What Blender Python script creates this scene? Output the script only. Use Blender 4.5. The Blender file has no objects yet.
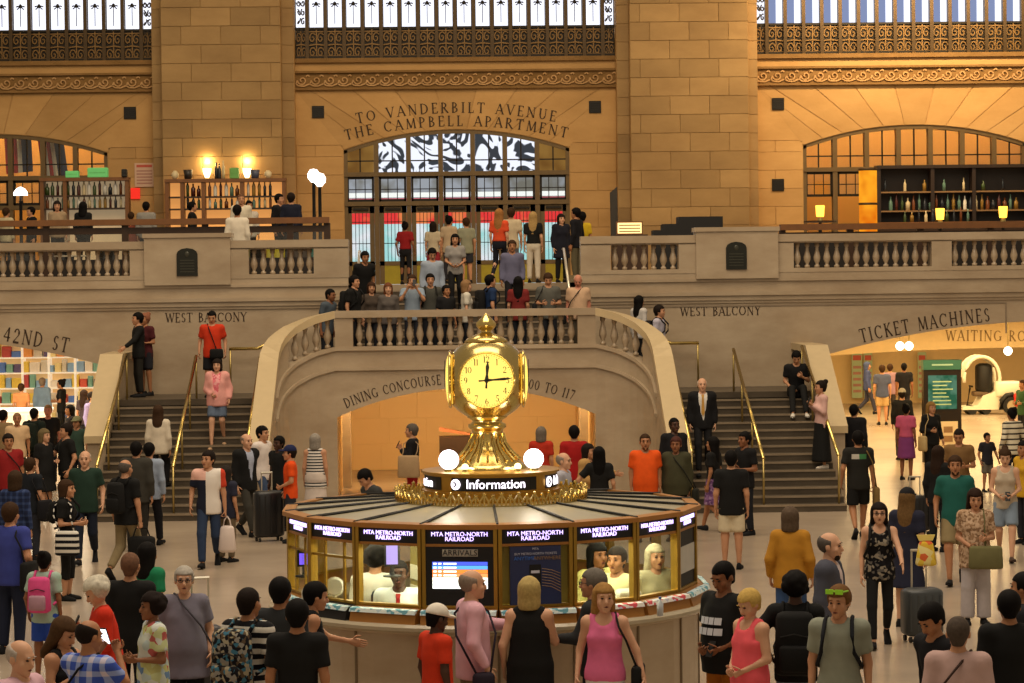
import bpy, math, random
import numpy as np
from mathutils import Matrix, Vector

random.seed(7)
RNG = np.random.default_rng(11)
scene = bpy.context.scene
COL = scene.collection

# ------------------------------------------------------------------ camera
F, CX, CY = 2500.0, 512.0, 341.5           # focal length and centre in photo pixels
CAM = Vector((-0.47, 0.0, 4.3))
YAW, PITCH, ROLL = math.radians(1.60), math.radians(1.34), math.radians(0.69)
cam_data = bpy.data.cameras.new('camera')
cam_data.sensor_width = 36.0
cam_data.lens = 36.0 * F / 1024.0
cam_data.clip_end = 400
cam = bpy.data.objects.new('camera', cam_data)
COL.objects.link(cam)
ROT = (Matrix.Rotation(-YAW, 3, 'Z') @ Matrix.Rotation(math.pi / 2 - PITCH, 3, 'X') @ Matrix.Rotation(-ROLL, 3, 'Z'))
cam.matrix_world = Matrix.Translation(CAM) @ ROT.to_4x4()
scene.camera = cam

# ------------------------------------------------------------------ light and exposure
world = bpy.data.worlds.new('hall_air')
scene.world = world
world.use_nodes = True
bg = world.node_tree.nodes['Background']
bg.inputs[0].default_value = (1.0, 0.80, 0.56, 1)
bg.inputs[1].default_value = 0.30

def area_light(name, loc, target, size, power, color, size_y=None):
    l = bpy.data.lights.new(name, 'AREA')
    l.energy = power; l.color = color; l.size = size
    if size_y:
        l.shape = 'RECTANGLE'; l.size_y = size_y
    o = bpy.data.objects.new(name, l)
    COL.objects.link(o)
    o.location = loc
    d = Vector(target) - Vector(loc)
    o.rotation_euler = d.to_track_quat('-Z', 'Y').to_euler()
    return o

def point_light(name, loc, power, color, radius=0.1):
    l = bpy.data.lights.new(name, 'POINT')
    l.energy = power; l.color = color; l.shadow_soft_size = radius
    o = bpy.data.objects.new(name, l)
    COL.objects.link(o)
    o.location = loc
    return o

WARM = (1.0, 0.74, 0.42)
# chandelier and cornice lamps high over the hall
area_light('ceiling_lamps_front', (0, 22, 24), (0, 26, 0), 18, 3800, (1.0, 0.84, 0.66), 14)
area_light('ceiling_lamps_middle', (0, 42, 24), (0, 50, 0), 20, 3100, (1.0, 0.80, 0.56), 10)
area_light('cornice_lamps', (0, 56, 22), (0, 70, 7), 30, 1150, (1.0, 0.72, 0.40), 5)

area_light('cornice_spots_right', (13, 66.5, 13.2), (13, 70, 9.6), 7, 800, (1.0, 0.70, 0.36), .6)

scene.view_settings.view_transform = 'Standard'
scene.view_settings.look = 'None'
scene.view_settings.gamma = 1.0
scene.view_settings.use_curve_mapping = False
scene.view_settings.exposure = 0.14
try:
    scene.cycles.use_denoising = True
    scene.cycles.max_bounces = 6
    scene.cycles.diffuse_bounces = 3
    scene.cycles.sample_clamp_indirect = 4
except Exception:
    pass

# ------------------------------------------------------------------ pixel helpers
def ray(px, py):
    return ROT @ Vector(((px - CX) / F, (CY - py) / F, -1.0))

def at_y(px, py, Y):
    d = ray(px, py)
    return CAM + d * ((Y - CAM.y) / d.y)

def at_z(px, py, z):
    d = ray(px, py)
    return CAM + d * ((z - CAM.z) / d.z)

def to_px(p):
    q = ROT.transposed() @ (Vector(p) - CAM)
    return CX + F * q.x / -q.z, CY - F * q.y / -q.z

# ------------------------------------------------------------------ materials
MATS = {}

def lin(c):
    if isinstance(c, str):
        c = c.lstrip('#')
        c = tuple(int(c[i:i + 2], 16) / 255 for i in (0, 2, 4))
    return tuple(v / 12.92 if v <= 0.04045 else ((v + 0.055) / 1.055) ** 2.4 for v in c)

def new_mat(name):
    m = bpy.data.materials.new(name)
    m.use_nodes = True
    return m, m.node_tree, m.node_tree.nodes['Principled BSDF']

def plain(name, col, rough=0.6, metal=0.0, emit=0.0, emit_col=None, spec=0.5, vary=0.12, scale=6.0):
    if name in MATS:
        return MATS[name]
    m, nt, b = new_mat(name)
    c = lin(col)
    b.inputs['Roughness'].default_value = rough
    b.inputs['Metallic'].default_value = metal
    b.inputs['Specular IOR Level'].default_value = spec
    if vary > 0:
        tc = nt.nodes.new('ShaderNodeTexCoord')
        no = nt.nodes.new('ShaderNodeTexNoise')
        no.inputs['Scale'].default_value = scale
        no.inputs['Detail'].default_value = 3
        nt.links.new(tc.outputs['Object'], no.inputs['Vector'])
        r = nt.nodes.new('ShaderNodeMix'); r.data_type = 'RGBA'
        r.inputs[6].default_value = (*[v * (1 - vary) for v in c], 1)
        r.inputs[7].default_value = (*[min(1, v * (1 + vary)) for v in c], 1)
        nt.links.new(no.outputs[0], r.inputs[0])
        nt.links.new(r.outputs[2], b.inputs['Base Color'])
    else:
        b.inputs['Base Color'].default_value = (*c, 1)
    if emit > 0:
        b.inputs['Emission Color'].default_value = (*(lin(emit_col) if emit_col else c), 1)
        b.inputs['Emission Strength'].default_value = emit
    MATS[name] = m
    return m

def stone(name, c0, c1, rough=0.5, scale=0.7, tint=0.22, bump=0.15, spec=0.4):
    """veined or mottled stone; every piece gets its own slight tint"""
    m, nt, b = new_mat(name)
    N, L = nt.nodes, nt.links
    tc = N.new('ShaderNodeTexCoord'); geo = N.new('ShaderNodeNewGeometry'); oi = N.new('ShaderNodeObjectInfo')
    n1 = N.new('ShaderNodeTexNoise'); n1.inputs['Scale'].default_value = scale; n1.inputs['Detail'].default_value = 6
    n1.inputs['Roughness'].default_value = 0.65
    mp = N.new('ShaderNodeMapping'); mp.inputs['Scale'].default_value = (1, 1, 2.2)
    L.new(geo.outputs['Position'], mp.inputs['Vector']); L.new(mp.outputs[0], n1.inputs['Vector'])
    mx = N.new('ShaderNodeMix'); mx.data_type = 'RGBA'
    mx.inputs[6].default_value = (*lin(c0), 1); mx.inputs[7].default_value = (*lin(c1), 1)
    cr = N.new('ShaderNodeMapRange'); cr.inputs[1].default_value = 0.3; cr.inputs[2].default_value = 0.7
    L.new(n1.outputs[0], cr.inputs[0]); L.new(cr.outputs[0], mx.inputs[0])
    mr = N.new('ShaderNodeMapRange'); mr.inputs[3].default_value = 1 - tint; mr.inputs[4].default_value = 1 + tint
    L.new(oi.outputs['Random'], mr.inputs[0])
    hs = N.new('ShaderNodeHueSaturation'); L.new(mr.outputs[0], hs.inputs['Value']); L.new(mx.outputs[2], hs.inputs['Color'])
    L.new(hs.outputs[0], b.inputs['Base Color'])
    n2 = N.new('ShaderNodeTexNoise'); n2.inputs['Scale'].default_value = 9; n2.inputs['Detail'].default_value = 4
    L.new(geo.outputs['Position'], n2.inputs['Vector'])
    bp = N.new('ShaderNodeBump'); bp.inputs['Strength'].default_value = bump; bp.inputs['Distance'].default_value = 0.02
    L.new(n2.outputs[0], bp.inputs['Height']); L.new(bp.outputs[0], b.inputs['Normal'])
    b.inputs['Roughness'].default_value = rough
    b.inputs['Specular IOR Level'].default_value = spec
    MATS[name] = m
    return m

LIME = stone('limestone_upper', '#a9834f', '#bf9862', 0.7, 0.5, 0.10, 0.2, 0.25)
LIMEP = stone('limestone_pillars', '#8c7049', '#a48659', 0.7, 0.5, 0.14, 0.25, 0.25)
MARBLE = stone('botticino_marble', '#a08c72', '#b8a68c', 0.26, 0.8, 0.05, 0.06, 0.5)
STEPSTONE = stone('stair_stone', '#40372b', '#584d3e', 0.45, 1.4, 0.10, 0.1, 0.4)
TREAD = stone('stair_nosing', '#7d6e59', '#94846e', 0.4, 1.6, 0.06, 0.1, 0.4)
FLOORM = stone('tennessee_marble_floor', '#9b8a78', '#b5a590', 0.24, 0.35, 0.0, 0.02, 0.5)
BRONZE = plain('dark_bronze', '#4a3a24', 0.45, 0.6, vary=0.25)
BRONZE_D = plain('black_bronze', '#231d14', 0.5, 0.5, vary=0.3)
BRASS = plain('polished_brass', '#dcc074', 0.2, 1.0, vary=0.12, scale=14)
BRASS_D = plain('brushed_brass', '#b29c60', 0.35, 0.9, vary=0.15)
INK = plain('incised_letters', '#3b2a1a', 0.8, vary=0.0)
WOOD = plain('dark_wood', '#3a2616', 0.45, vary=0.25)
WOODL = plain('warm_wood', '#7a4f28', 0.5, vary=0.25)
BLACK = plain('black_matt', '#0d0c0c', 0.6, vary=0.0)
CREAM = plain('cream_plaster', '#d8bb86', 0.7, vary=0.06)

# ------------------------------------------------------------------ mesh builder
class MB:
    def __init__(s):
        s.v = []; s.f = []; s.m = []

    def add(s, verts, faces, mi=0):
        o = len(s.v)
        s.v.extend([tuple(v) for v in verts])
        s.f.extend([tuple(i + o for i in f) for f in faces])
        s.m.extend([mi] * len(faces))
        return s

    def box(s, x0, x1, y0, y1, z0, z1, mi=0):
        v = [(x, y, z) for z in (z0, z1) for y in (y0, y1) for x in (x0, x1)]
        return s.add(v, [(0, 2, 3, 1), (4, 5, 7, 6), (0, 1, 5, 4), (2, 6, 7, 3), (0, 4, 6, 2), (1, 3, 7, 5)], mi)

    def hexa(s, p, mi=0):
        """8 points: bottom ring 0-3, top ring 4-7"""
        return s.add(p, [(3, 2, 1, 0), (4, 5, 6, 7), (0, 1, 5, 4), (1, 2, 6, 5), (2, 3, 7, 6), (3, 0, 4, 7)], mi)

    def lathe(s, prof, seg=12, cx=0, cy=0, mi=0, a0=0.0, sx=1, sy=1, caps=True):
        """prof: list of (r, z) from bottom to top"""
        v = []; f = []
        for r, z in prof:
            for k in range(seg):
                a = a0 + 2 * math.pi * k / seg
                v.append((cx + sx * r * math.cos(a), cy + sy * r * math.sin(a), z))
        n = len(prof)
        for i in range(n - 1):
            for k in range(seg):
                k2 = (k + 1) % seg
                f.append((i * seg + k, i * seg + k2, (i + 1) * seg + k2, (i + 1) * seg + k))
        if caps:
            f.append(tuple(reversed(range(seg))))
            f.append(tuple(range((n - 1) * seg, n * seg)))
        return s.add(v, f, mi)

    def tube(s, pts, r, seg=6, mi=0, r2=None):
        pts = [Vector(p) for p in pts]
        n = len(pts); v = []; f = []
        up = Vector((0, 0, 1))
        for i, p in enumerate(pts):
            d = (pts[min(i + 1, n - 1)] - pts[max(i - 1, 0)]).normalized()
            u = up if abs(d.z) < 0.95 else Vector((1, 0, 0))
            a = d.cross(u).normalized(); b = d.cross(a).normalized()
            rr = r if r2 is None else r + (r2 - r) * i / (n - 1)
            for k in range(seg):
                t = 2 * math.pi * k / seg
                v.append(p + a * (rr * math.cos(t)) + b * (rr * math.sin(t)))
        for i in range(n - 1):
            for k in range(seg):
                k2 = (k + 1) % seg
                f.append((i * seg + k, (i + 1) * seg + k, (i + 1) * seg + k2, i * seg + k2))
        f.append(tuple(range(seg))); f.append(tuple(reversed(range((n - 1) * seg, n * seg))))
        return s.add(v, f, mi)

    def sphere(s, c, r, seg=12, rings=8, mi=0):
        if not hasattr(r, '__len__'):
            r = (r, r, r)
        v = []; f = []
        for i in range(rings + 1):
            t = math.pi * i / rings
            for k in range(seg):
                a = 2 * math.pi * k / seg
                v.append((c[0] + r[0] * math.sin(t) * math.cos(a), c[1] + r[1] * math.sin(t) * math.sin(a), c[2] - r[2] * math.cos(t)))
        for i in range(rings):
            for k in range(seg):
                k2 = (k + 1) % seg
                f.append((i * seg + k, i * seg + k2, (i + 1) * seg + k2, (i + 1) * seg + k))
        return s.add(v, f, mi)

    def prism(s, poly, y0, y1, mi=0):
        """poly: (x, z) outline counter-clockwise seen from -y, extruded along y"""
        n = len(poly)
        v = [(x, y0, z) for x, z in poly] + [(x, y1, z) for x, z in poly]
        f = [tuple(range(n)), tuple(reversed(range(n, 2 * n)))]
        f += [(i, n + i, n + (i + 1) % n, (i + 1) % n) for i in range(n)]
        return s.add(v, f, mi)

    def mesh(s, name, mats, smooth=False):
        me = bpy.data.meshes.new(name)
        me.from_pydata(s.v, [], s.f)
        if not isinstance(mats, (list, tuple)):
            mats = [mats]
        for m in mats:
            me.materials.append(m)
        if len(mats) > 1:
            me.polygons.foreach_set('material_index', s.m)
        if smooth:
            me.polygons.foreach_set('use_smooth', [True] * len(me.polygons))
        me.update()
        return me

    def build(s, name, mats, parent=None, loc=None, smooth=False, rot=None):
        return put(name, s.mesh(name, mats, smooth), parent, loc, rot)

def put(name, me, parent=None, loc=None, rot=None, scale=None):
    o = bpy.data.objects.new(name, me)
    COL.objects.link(o)
    if parent is not None:
        o.parent = parent
    if loc is not None:
        o.location = loc
    if rot is not None:
        o.rotation_euler = rot
    if scale is not None:
        o.scale = scale
    return o

def tag(o, label, cat, group=None):
    o['label'] = label; o['category'] = cat
    if group:
        o['group'] = group
    return o

def struct(o, label=None):
    o['kind'] = 'structure'
    if label:
        o['label'] = label
    return o

def thing(name, label, cat, loc=(0, 0, 0), rz=0.0, group=None):
    o = bpy.data.objects.new(name, None)
    o.empty_display_size = 0.2
    COL.objects.link(o)
    o.location = loc; o.rotation_euler = (0, 0, rz)
    return tag(o, label, cat, group)

def recolor(o, m):
    o.material_slots[0].link = 'OBJECT'
    o.material_slots[0].material = m
    return o

# ------------------------------------------------------------------ lettering
def text_mesh(s, size, depth=0.004, align='CENTER'):
    """flat sans lettering in the x-z plane, facing -y"""
    cu = bpy.data.curves.new('lettering', 'FONT')
    cu.body = s; cu.size = size; cu.extrude = depth; cu.align_x = align; cu.align_y = 'CENTER'
    cu.resolution_u = 3
    cu.space_line = 0.8
    o = bpy.data.objects.new('lettering', cu)
    COL.objects.link(o)
    dg = bpy.context.evaluated_depsgraph_get()
    me = bpy.data.meshes.new_from_object(o.evaluated_get(dg))
    bpy.data.objects.remove(o)
    me.transform(Matrix.Rotation(math.pi / 2, 4, 'X'))
    me.materials.clear()
    return me

TK, TN = 0.15, 0.07        # thick and thin strokes of the Roman capitals
def _S(x, y=0.0, w=0.26):  # serif
    return ('l', x - w / 2, y, x + w / 2, y, 0.05)
GL = {
 'A': (.78, [('l', .05, 0, .38, 1, TN), ('l', .38, 1, .73, 0, TK), ('l', .16, .34, .6, .34, TN), _S(.05), _S(.73)]),
 'B': (.66, [('l', .14, 0, .14, 1, TK), ('a', .24, .76, .26, .24, -90, 90), ('a', .26, .27, .32, .27, -90, 90), ('l', .05, 0, .3, 0, TN), ('l', .05, 1, .26, 1, TN), ('l', .14, .53, .3, .53, TN)]),
 'C': (.82, [('a', .46, .5, .4, .5, 45, 315), ('l', .74, .95, .74, .72, TN)]),
 'D': (.84, [('l', .14, 0, .14, 1, TK), ('a', .3, .5, .46, .5, -90, 90), ('l', .05, 0, .32, 0, TN), ('l', .05, 1, .32, 1, TN)]),
 'E': (.62, [('l', .14, 0, .14, 1, TK), ('l', .04, 0, .58, 0, TN), ('l', .04, 1, .55, 1, TN), ('l', .14, .52, .48, .52, TN), ('l', .57, 0, .57, .2, TN), ('l', .54, 1, .54, .82, TN)]),
 'G': (.86, [('a', .46, .5, .4, .5, 45, 315), ('l', .74, .05, .74, .42, TK), _S(.74, .42)]),
 'H': (.86, [('l', .16, 0, .16, 1, TK), ('l', .7, 0, .7, 1, TK), ('l', .16, .52, .7, .52, TN), _S(.16), _S(.7), _S(.16, 1), _S(.7, 1)]),
 'I': (.36, [('l', .18, 0, .18, 1, TK), _S(.18, 0, .3), _S(.18, 1, .3)]),
 'K': (.78, [('l', .16, 0, .16, 1, TK), ('l', .16, .45, .62, 1, TN), ('l', .3, .6, .7, 0, TK), _S(.16), _S(.16, 1), _S(.62, 1, .2), _S(.7, 0, .2)]),
 'L': (.62, [('l', .16, 0, .16, 1, TK), ('l', .04, 0, .56, 0, TN), ('l', .55, 0, .55, .22, TN), _S(.16, 1)]),
 'M': (1.0, [('l', .12, 0, .18, 1, TN), ('l', .18, 1, .5, .05, TK), ('l', .5, .05, .82, 1, TN), ('l', .82, 1, .88, 0, TK), _S(.12, 0, .2), _S(.88, 0, .24)]),
 'N': (.88, [('l', .14, 0, .14, 1, TN), ('l', .14, 1, .74, 0, TK), ('l', .74, 0, .74, 1, TN), _S(.14, 0, .22), _S(.12, 1, .2), _S(.74, 1, .22)]),
 'O': (.9, [('a', .45, .5, .4, .5, 0, 360)]),
 'P': (.64, [('l', .14, 0, .14, 1, TK), ('a', .26, .73, .3, .27, -90, 90), ('l', .05, 1, .28, 1, TN), ('l', .14, .46, .28, .46, TN), _S(.14)]),
 'R': (.76, [('l', .14, 0, .14, 1, TK), ('a', .26, .75, .28, .25, -90, 90), ('l', .05, 1, .28, 1, TN), ('l', .14, .5, .28, .5, TN), ('l', .3, .5, .68, 0, TK), _S(.14), _S(.68, 0, .2)]),
 'S': (.6, [('a', .3, .74, .2, .26, 30, 270), ('a', .3, .25, .22, .25, -150, 90)]),
 'T': (.74, [('l', .37, 0, .37, 1, TK), ('l', .03, 1, .71, 1, TN), ('l', .04, 1, .04, .8, TN), ('l', .7, 1, .7, .8, TN), _S(.37)]),
 'U': (.84, [('l', .16, .3, .16, 1, TK), ('l', .68, .3, .68, 1, TN), ('a', .42, .3, .26, .3, 180, 360), _S(.16, 1), _S(.68, 1)]),
 'V': (.78, [('l', .06, 1, .4, 0, TK), ('l', .4, 0, .72, 1, TN), _S(.06, 1), _S(.72, 1)]),
 'W': (1.1, [('l', .06, 1, .32, 0, TK), ('l', .32, 0, .55, .95, TN), ('l', .55, .95, .8, 0, TK), ('l', .8, 0, 1.04, 1, TN), _S(.06, 1), _S(1.04, 1)]),
 'Y': (.74, [('l', .05, 1, .37, .5, TK), ('l', .37, .5, .69, 1, TN), ('l', .37, 0, .37, .5, TK), _S(.37), _S(.05, 1, .2), _S(.69, 1, .2)]),
 '0': (.7, [('a', .35, .5, .29, .5, 0, 360)]),
 '1': (.4, [('l', .2, 0, .2, 1, TK), ('l', .2, 1, .06, .86, TN), _S(.2)]),
 '2': (.66, [('a', .32, .72, .24, .28, -30, 180), ('l', .52, .58, .08, .04, TN), ('l', .06, .03, .6, .03, TK)]),
 '3': (.6, [('a', .28, .75, .2, .25, -90, 150), ('a', .28, .26, .25, .26, -150, 90)]),
 '4': (.7, [('l', .48, 0, .48, 1, TK), ('l', .48, 1, .06, .3, TN), ('l', .06, .3, .66, .3, TN)]),
 '5': (.6, [('l', .12, .55, .16, 1, TN), ('l', .16, .97, .52, .97, TK), ('a', .28, .3, .26, .3, -150, 110)]),
 '6': (.64, [('a', .32, .3, .24, .3, 0, 360), ('a', .5, .4, .42, .6, 110, 190)]),
 '7': (.62, [('l', .05, .97, .58, .97, TK), ('l', .57, .95, .22, 0, TN)]),
 '8': (.62, [('a', .31, .75, .2, .25, 0, 360), ('a', .31, .26, .25, .26, 0, 360)]),
 '9': (.64, [('a', .32, .7, .24, .3, 0, 360), ('a', .14, .6, .42, .6, -70, 10)]),
 ' ': (.5, []),
}

def stroke_quads(g):
    out = []
    for st in GL[g][1]:
        if st[0] == 'l':
            _, x0, y0, x1, y1, w = st
            dx, dy = x1 - x0, y1 - y0
            l = math.hypot(dx, dy); nx, ny = -dy / l * w / 2, dx / l * w / 2
            out.append([(x0 - nx, y0 - ny), (x1 - nx, y1 - ny), (x1 + nx, y1 + ny), (x0 + nx, y0 + ny)])
        else:
            _, cx, cy, rx, ry, a0, a1 = st
            n = max(6, int(abs(a1 - a0) / 24))
            pr = None
            for i in range(n + 1):
                a = math.radians(a0 + (a1 - a0) * i / n)
                w = TN + (TK - TN) * abs(math.cos(a))
                c, s_ = math.cos(a), math.sin(a)
                p = ((cx + (rx + w / 4) * c, cy + (ry + w * .1) * s_), (cx + (rx - w * .75) * c, cy + (ry - w * .7) * s_))
                if pr:
                    out.append([pr[1], pr[0], p[0], p[1]])
                pr = p
    return out

def inscription(txt, size, base, depth=0.006, gap=0.16, squeeze=1.0):
    """Roman capitals; base(t) gives (x, z, angle) of the baseline at run length t from the middle"""
    mb = MB()
    widths = [GL[c][0] * squeeze + gap for c in txt]
    tot = sum(widths) * size
    t = -tot / 2
    for c, w in zip(txt, widths):
        tm = t + w * size / 2
        x, z, a = base(tm)
        ca, sa = math.cos(a), math.sin(a)
        for q in stroke_quads(c):
            pts = []
            for (u, v_) in q:
                u = (u * squeeze - (w - gap) / 2) * size; v_ = v_ * size
                pts.append((x + u * ca - v_ * sa, z + u * sa + v_ * ca))
            mb.prism(pts, -depth, 0.004)
        t += w * size
    return mb
# ================================================================== THE HALL
ZB = 4.3          # level of the balcony and of the doors
YF = 53.0         # face of the balcony
YW = 70.0         # upper west wall
ZP, ZL = 2.75, 2.04   # stair platform, side landings

fl = MB()
fl.add([(-32, 6, 0), (32, 6, 0), (32, 100, 0), (-32, 100, 0)], [(0, 1, 2, 3)])
struct(fl.build('floor', FLOORM))

def arch_fn(c, half, zs, za):
    rise = za - zs
    R = (half * half + rise * rise) / (2 * rise)
    return lambda x: za - R + math.sqrt(max(0, R * R - (x - c) ** 2))

def arch_wall(mb, x0, x1, z1, z0, y0, y1, c, half, fn, n=24):
    """wall slab from x0 to x1 with an arched opening of half width `half` round c"""
    if x0 < c - half - 1e-6:
        mb.box(x0, c - half, y0, y1, z0, z1)
    if x1 > c + half + 1e-6:
        mb.box(c + half, x1, y0, y1, z0, z1)
    a, b = max(x0, c - half), min(x1, c + half)
    xs = [a + (b - a) * i / n for i in range(n + 1)]
    for p, q in zip(xs[:-1], xs[1:]):
        zp, zq = fn(p), fn(q)
        mb.hexa([(p, y0, zp), (q, y0, zq), (q, y1, zq), (p, y1, zp), (p, y0, z1), (q, y0, z1), (q, y1, z1), (p, y1, z1)])

# ---------------------------------------------------------------- unit stone block, shared by all courses
ub = MB()
e = 0.012
ub.add([(-.5, 1, -.5), (.5, 1, -.5), (.5, 1, .5), (-.5, 1, .5), (-.5, .35, -.5), (.5, .35, -.5), (.5, .35, .5), (-.5, .35, .5),
        (-.5 + e, 0, -.5 + e), (.5 - e, 0, -.5 + e), (.5 - e, 0, .5 - e), (-.5 + e, 0, .5 - e)],
       [(0, 1, 5, 4), (1, 2, 6, 5), (2, 3, 7, 6), (3, 0, 4, 7), (4, 5, 9, 8), (5, 6, 10, 9), (6, 7, 11, 10), (7, 4, 8, 11), (8, 9, 10, 11)])
BLOCK = ub.mesh('stone_block', LIME)
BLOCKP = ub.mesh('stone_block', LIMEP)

def block(parent, x0, x1, z0, z1, y, proud=0.03, g=0.009, me=None):
    return put('stone_block', me or BLOCK, parent, ((x0 + x1) / 2, y - proud, (z0 + z1) / 2), None, (x1 - x0 - g, proud, z1 - z0 - g))

# ---------------------------------------------------------------- upper west wall
BAYS = (-12.87, 0.0, 12.87)
HB, PIN, POUT = 4.47, 4.82, 8.1
ARCH_H, ARCH_S, ARCH_A = 3.15, 8.06, 8.6
wb = MB()
for c in BAYS:
    fn = arch_fn(c, ARCH_H, ARCH_S, ARCH_A)
    arch_wall(wb, c - HB, c + HB, 10.6, ZB - .3, YW, YW + .6, c, ARCH_H, fn)
for s in (-1, 1):
    a, b = sorted((s * HB, s * (12.87 - HB)))
    wb.box(a, b, YW - .45, YW + .6, ZB - .3, 17)
    a, b = sorted((s * PIN, s * POUT))
    wb.box(a, b, YW - .8, YW - .45, ZB - .3, 17)
wall_back = struct(wb.build('wall_back', LIME))
CH = 0.512
for s in (-1, 1):
    for k in range(17):
        z0 = ZB + k * CH
        z1 = z0 + CH
        if z0 > 12.6:
            break
        n = 3
        L = (POUT - PIN) / n
        off = (0, .5, .25)[k % 3] * L
        xs = [PIN] + [PIN + off + i * L for i in range(0 if off else 1, n) if off or i] + [POUT]
        xs = sorted(set(round(x, 3) for x in xs))
        for p, q in zip(xs[:-1], xs[1:]):
            a, b = sorted((s * p, s * q))
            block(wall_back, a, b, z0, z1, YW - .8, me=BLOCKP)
        for p, q in ((HB, PIN), (POUT, 12.87 - HB)):
            a, b = sorted((s * p, s * q))
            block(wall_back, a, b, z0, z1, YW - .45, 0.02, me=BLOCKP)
for c in BAYS:
    # courses beside the arch
    for s in (-1, 1):
        if (c < 0 and s < 0) or (c > 0 and s > 0):
            continue
        for k in range(8):
            z0 = ZB + k * CH
            z1 = min(z0 + CH, 8.2)
            a, b = sorted((c + s * (ARCH_H + .02), c + s * HB))
            if z1 - z0 < .1:
                continue
            if k % 2:
                m_ = (a + b) / 2 + .12 * s
                block(wall_back, a, m_, z0, z1, YW, 0.02); block(wall_back, m_, b, z0, z1, YW, 0.02)
            else:
                block(wall_back, a, b, z0, z1, YW, 0.02)
    # wedge stones over the arch
    rise = ARCH_A - ARCH_S
    R = (ARCH_H ** 2 + rise ** 2) / (2 * rise); cz = ARCH_A - R
    top = 9.74
    am = math.asin(ARCH_H / R)
    nv = 11
    angs = [-am + 2 * am * i / nv for i in range(nv + 1)]
    for i in range(nv):
        a0, a1 = angs[i] + .0012, angs[i + 1] - .0012
        def xt(a):
            return max(-HB, min(HB, math.tan(a) * 1.75 * (top - cz)))
        poly = [(c + (R + .02) * math.sin(a0), cz + (R + .02) * math.cos(a0)), (c + (R + .02) * math.sin(a1), cz + (R + .02) * math.cos(a1)),
                (c + xt(a1), top), (c + xt(a0), top)]
        MB().prism(poly, YW - .02, YW).build('wedge_stone', LIME, wall_back)
    for s in (-1, 1):
        a = s * am
        poly = [(c + s * (ARCH_H + .02), 8.21), (c + s * HB, 8.21), (c + s * HB, top), (c + max(-HB, min(HB, math.tan(a) * 1.75 * (top - cz))), top)]
        if s < 0:
            poly = poly[::-1]
        MB().prism(poly, YW - .018, YW).build('wedge_stone', LIME, wall_back)

# carved frieze: a running scroll under each great window
FRIEZE = stone('carved_frieze', '#75582f', '#8b6a40', 0.75, 2.0, 0.05, 0.3, 0.2)
fm = MB()
def ribbon(mb, pts, w, y0, y1, mi=0):
    for i in range(len(pts) - 1):
        (x0, z0), (x1, z1) = pts[i], pts[i + 1]
        l = math.hypot(x1 - x0, z1 - z0) or 1e-6
        nx, nz = -(z1 - z0) / l * w / 2, (x1 - x0) / l * w / 2
        mb.prism([(x0 - nx, z0 - nz), (x1 - nx, z1 - nz), (x1 + nx, z1 + nz), (x0 + nx, z0 + nz)], y0, y1, mi)
sp = [((.03 + .105 * (1 - t)) * math.cos(math.pi + t * 7.5), (.03 + .105 * (1 - t)) * math.sin(math.pi + t * 7.5)) for t in [i / 14 for i in range(15)]]
ribbon(fm, sp, .035, -.05, 0)
ribbon(fm, [(-.135, 0), (-.17, -.1), (-.1, -.15), (.05, -.16), (.2, -.1)], .04, -.045, 0)
ribbon(fm, [(.1, .11), (.17, .15), (.2, .1)], .035, -.04, 0)
SCROLL = fm.mesh('scroll_ornament', stone('frieze_scroll', '#a98355', '#bd9768', 0.75, 2.0, 0.05, 0.3, 0.2))
tn = 0
for c, x0, x1 in ((-12.87, -14.6, -8.4), (0, -HB, HB), (12.87, 8.4, 17.2)):
    tn += 1
    t = MB()
    t.box(x0, x1, YW - .05, YW, 9.76, 10.26)
    t.box(x0, x1, YW - .13, YW - .05, 9.74, 9.80)
    t.box(x0, x1, YW - .13, YW - .05, 10.21, 10.27)
    t.box(x0, x1, YW - .10, YW, 10.5, 10.62)
    f = struct(t.build('trim_%d' % tn, FRIEZE))
    n = int((x1 - x0) / .385)
    for i in range(n):
        put('scroll_ornament', SCROLL, f, (x0 + (i + .5) * (x1 - x0) / n, YW - .05, 10.01))

# great windows
def glow(name, col, strength, pattern=None):
    m = bpy.data.materials.new(name); m.use_nodes = True
    nt = m.node_tree; nt.nodes.clear()
    out = nt.nodes.new('ShaderNodeOutputMaterial'); em = nt.nodes.new('ShaderNodeEmission')
    em.inputs[0].default_value = (*lin(col), 1); em.inputs[1].default_value = strength
    nt.links.new(em.outputs[0], out.inputs[0])
    if pattern:
        pattern(nt, em)
    MATS[name] = m
    return m
def noise_mix(c0, c1, scale, lo=.4, hi=.6, wave=False):
    def fn(nt, em):
        geo = nt.nodes.new('ShaderNodeNewGeometry')
        n = nt.nodes.new('ShaderNodeTexNoise'); n.inputs['Scale'].default_value = scale
        if wave:
            n.inputs['Distortion'].default_value = 5.0; n.inputs['Detail'].default_value = 0.5
        nt.links.new(geo.outputs['Position'], n.inputs['Vector'])
        mr = nt.nodes.new('ShaderNodeMapRange'); mr.inputs[1].default_value = lo; mr.inputs[2].default_value = hi
        nt.links.new(n.outputs[0], mr.inputs[0])
        mx = nt.nodes.new('ShaderNodeMix'); mx.data_type = 'RGBA'
        mx.inputs[6].default_value = (*lin(c0), 1); mx.inputs[7].default_value = (*lin(c1), 1)
        nt.links.new(mr.outputs[0], mx.inputs[0]); nt.links.new(mx.outputs[2], em.inputs[0])
    return fn
DAY = glow('daylit_glass', '#f0f2ff', 1.25)
DAY_GREY = glow('daylit_glass_grey', '#8f9cc4', 0.8)
SWIRL = glow('swirl_glow_glass', '#ffffff', 1.0, noise_mix('#3a3d42', '#eef2ff', 1.15, .44, .50, True))  # dark-and-white swirl painted into the glow of the pane
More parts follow.
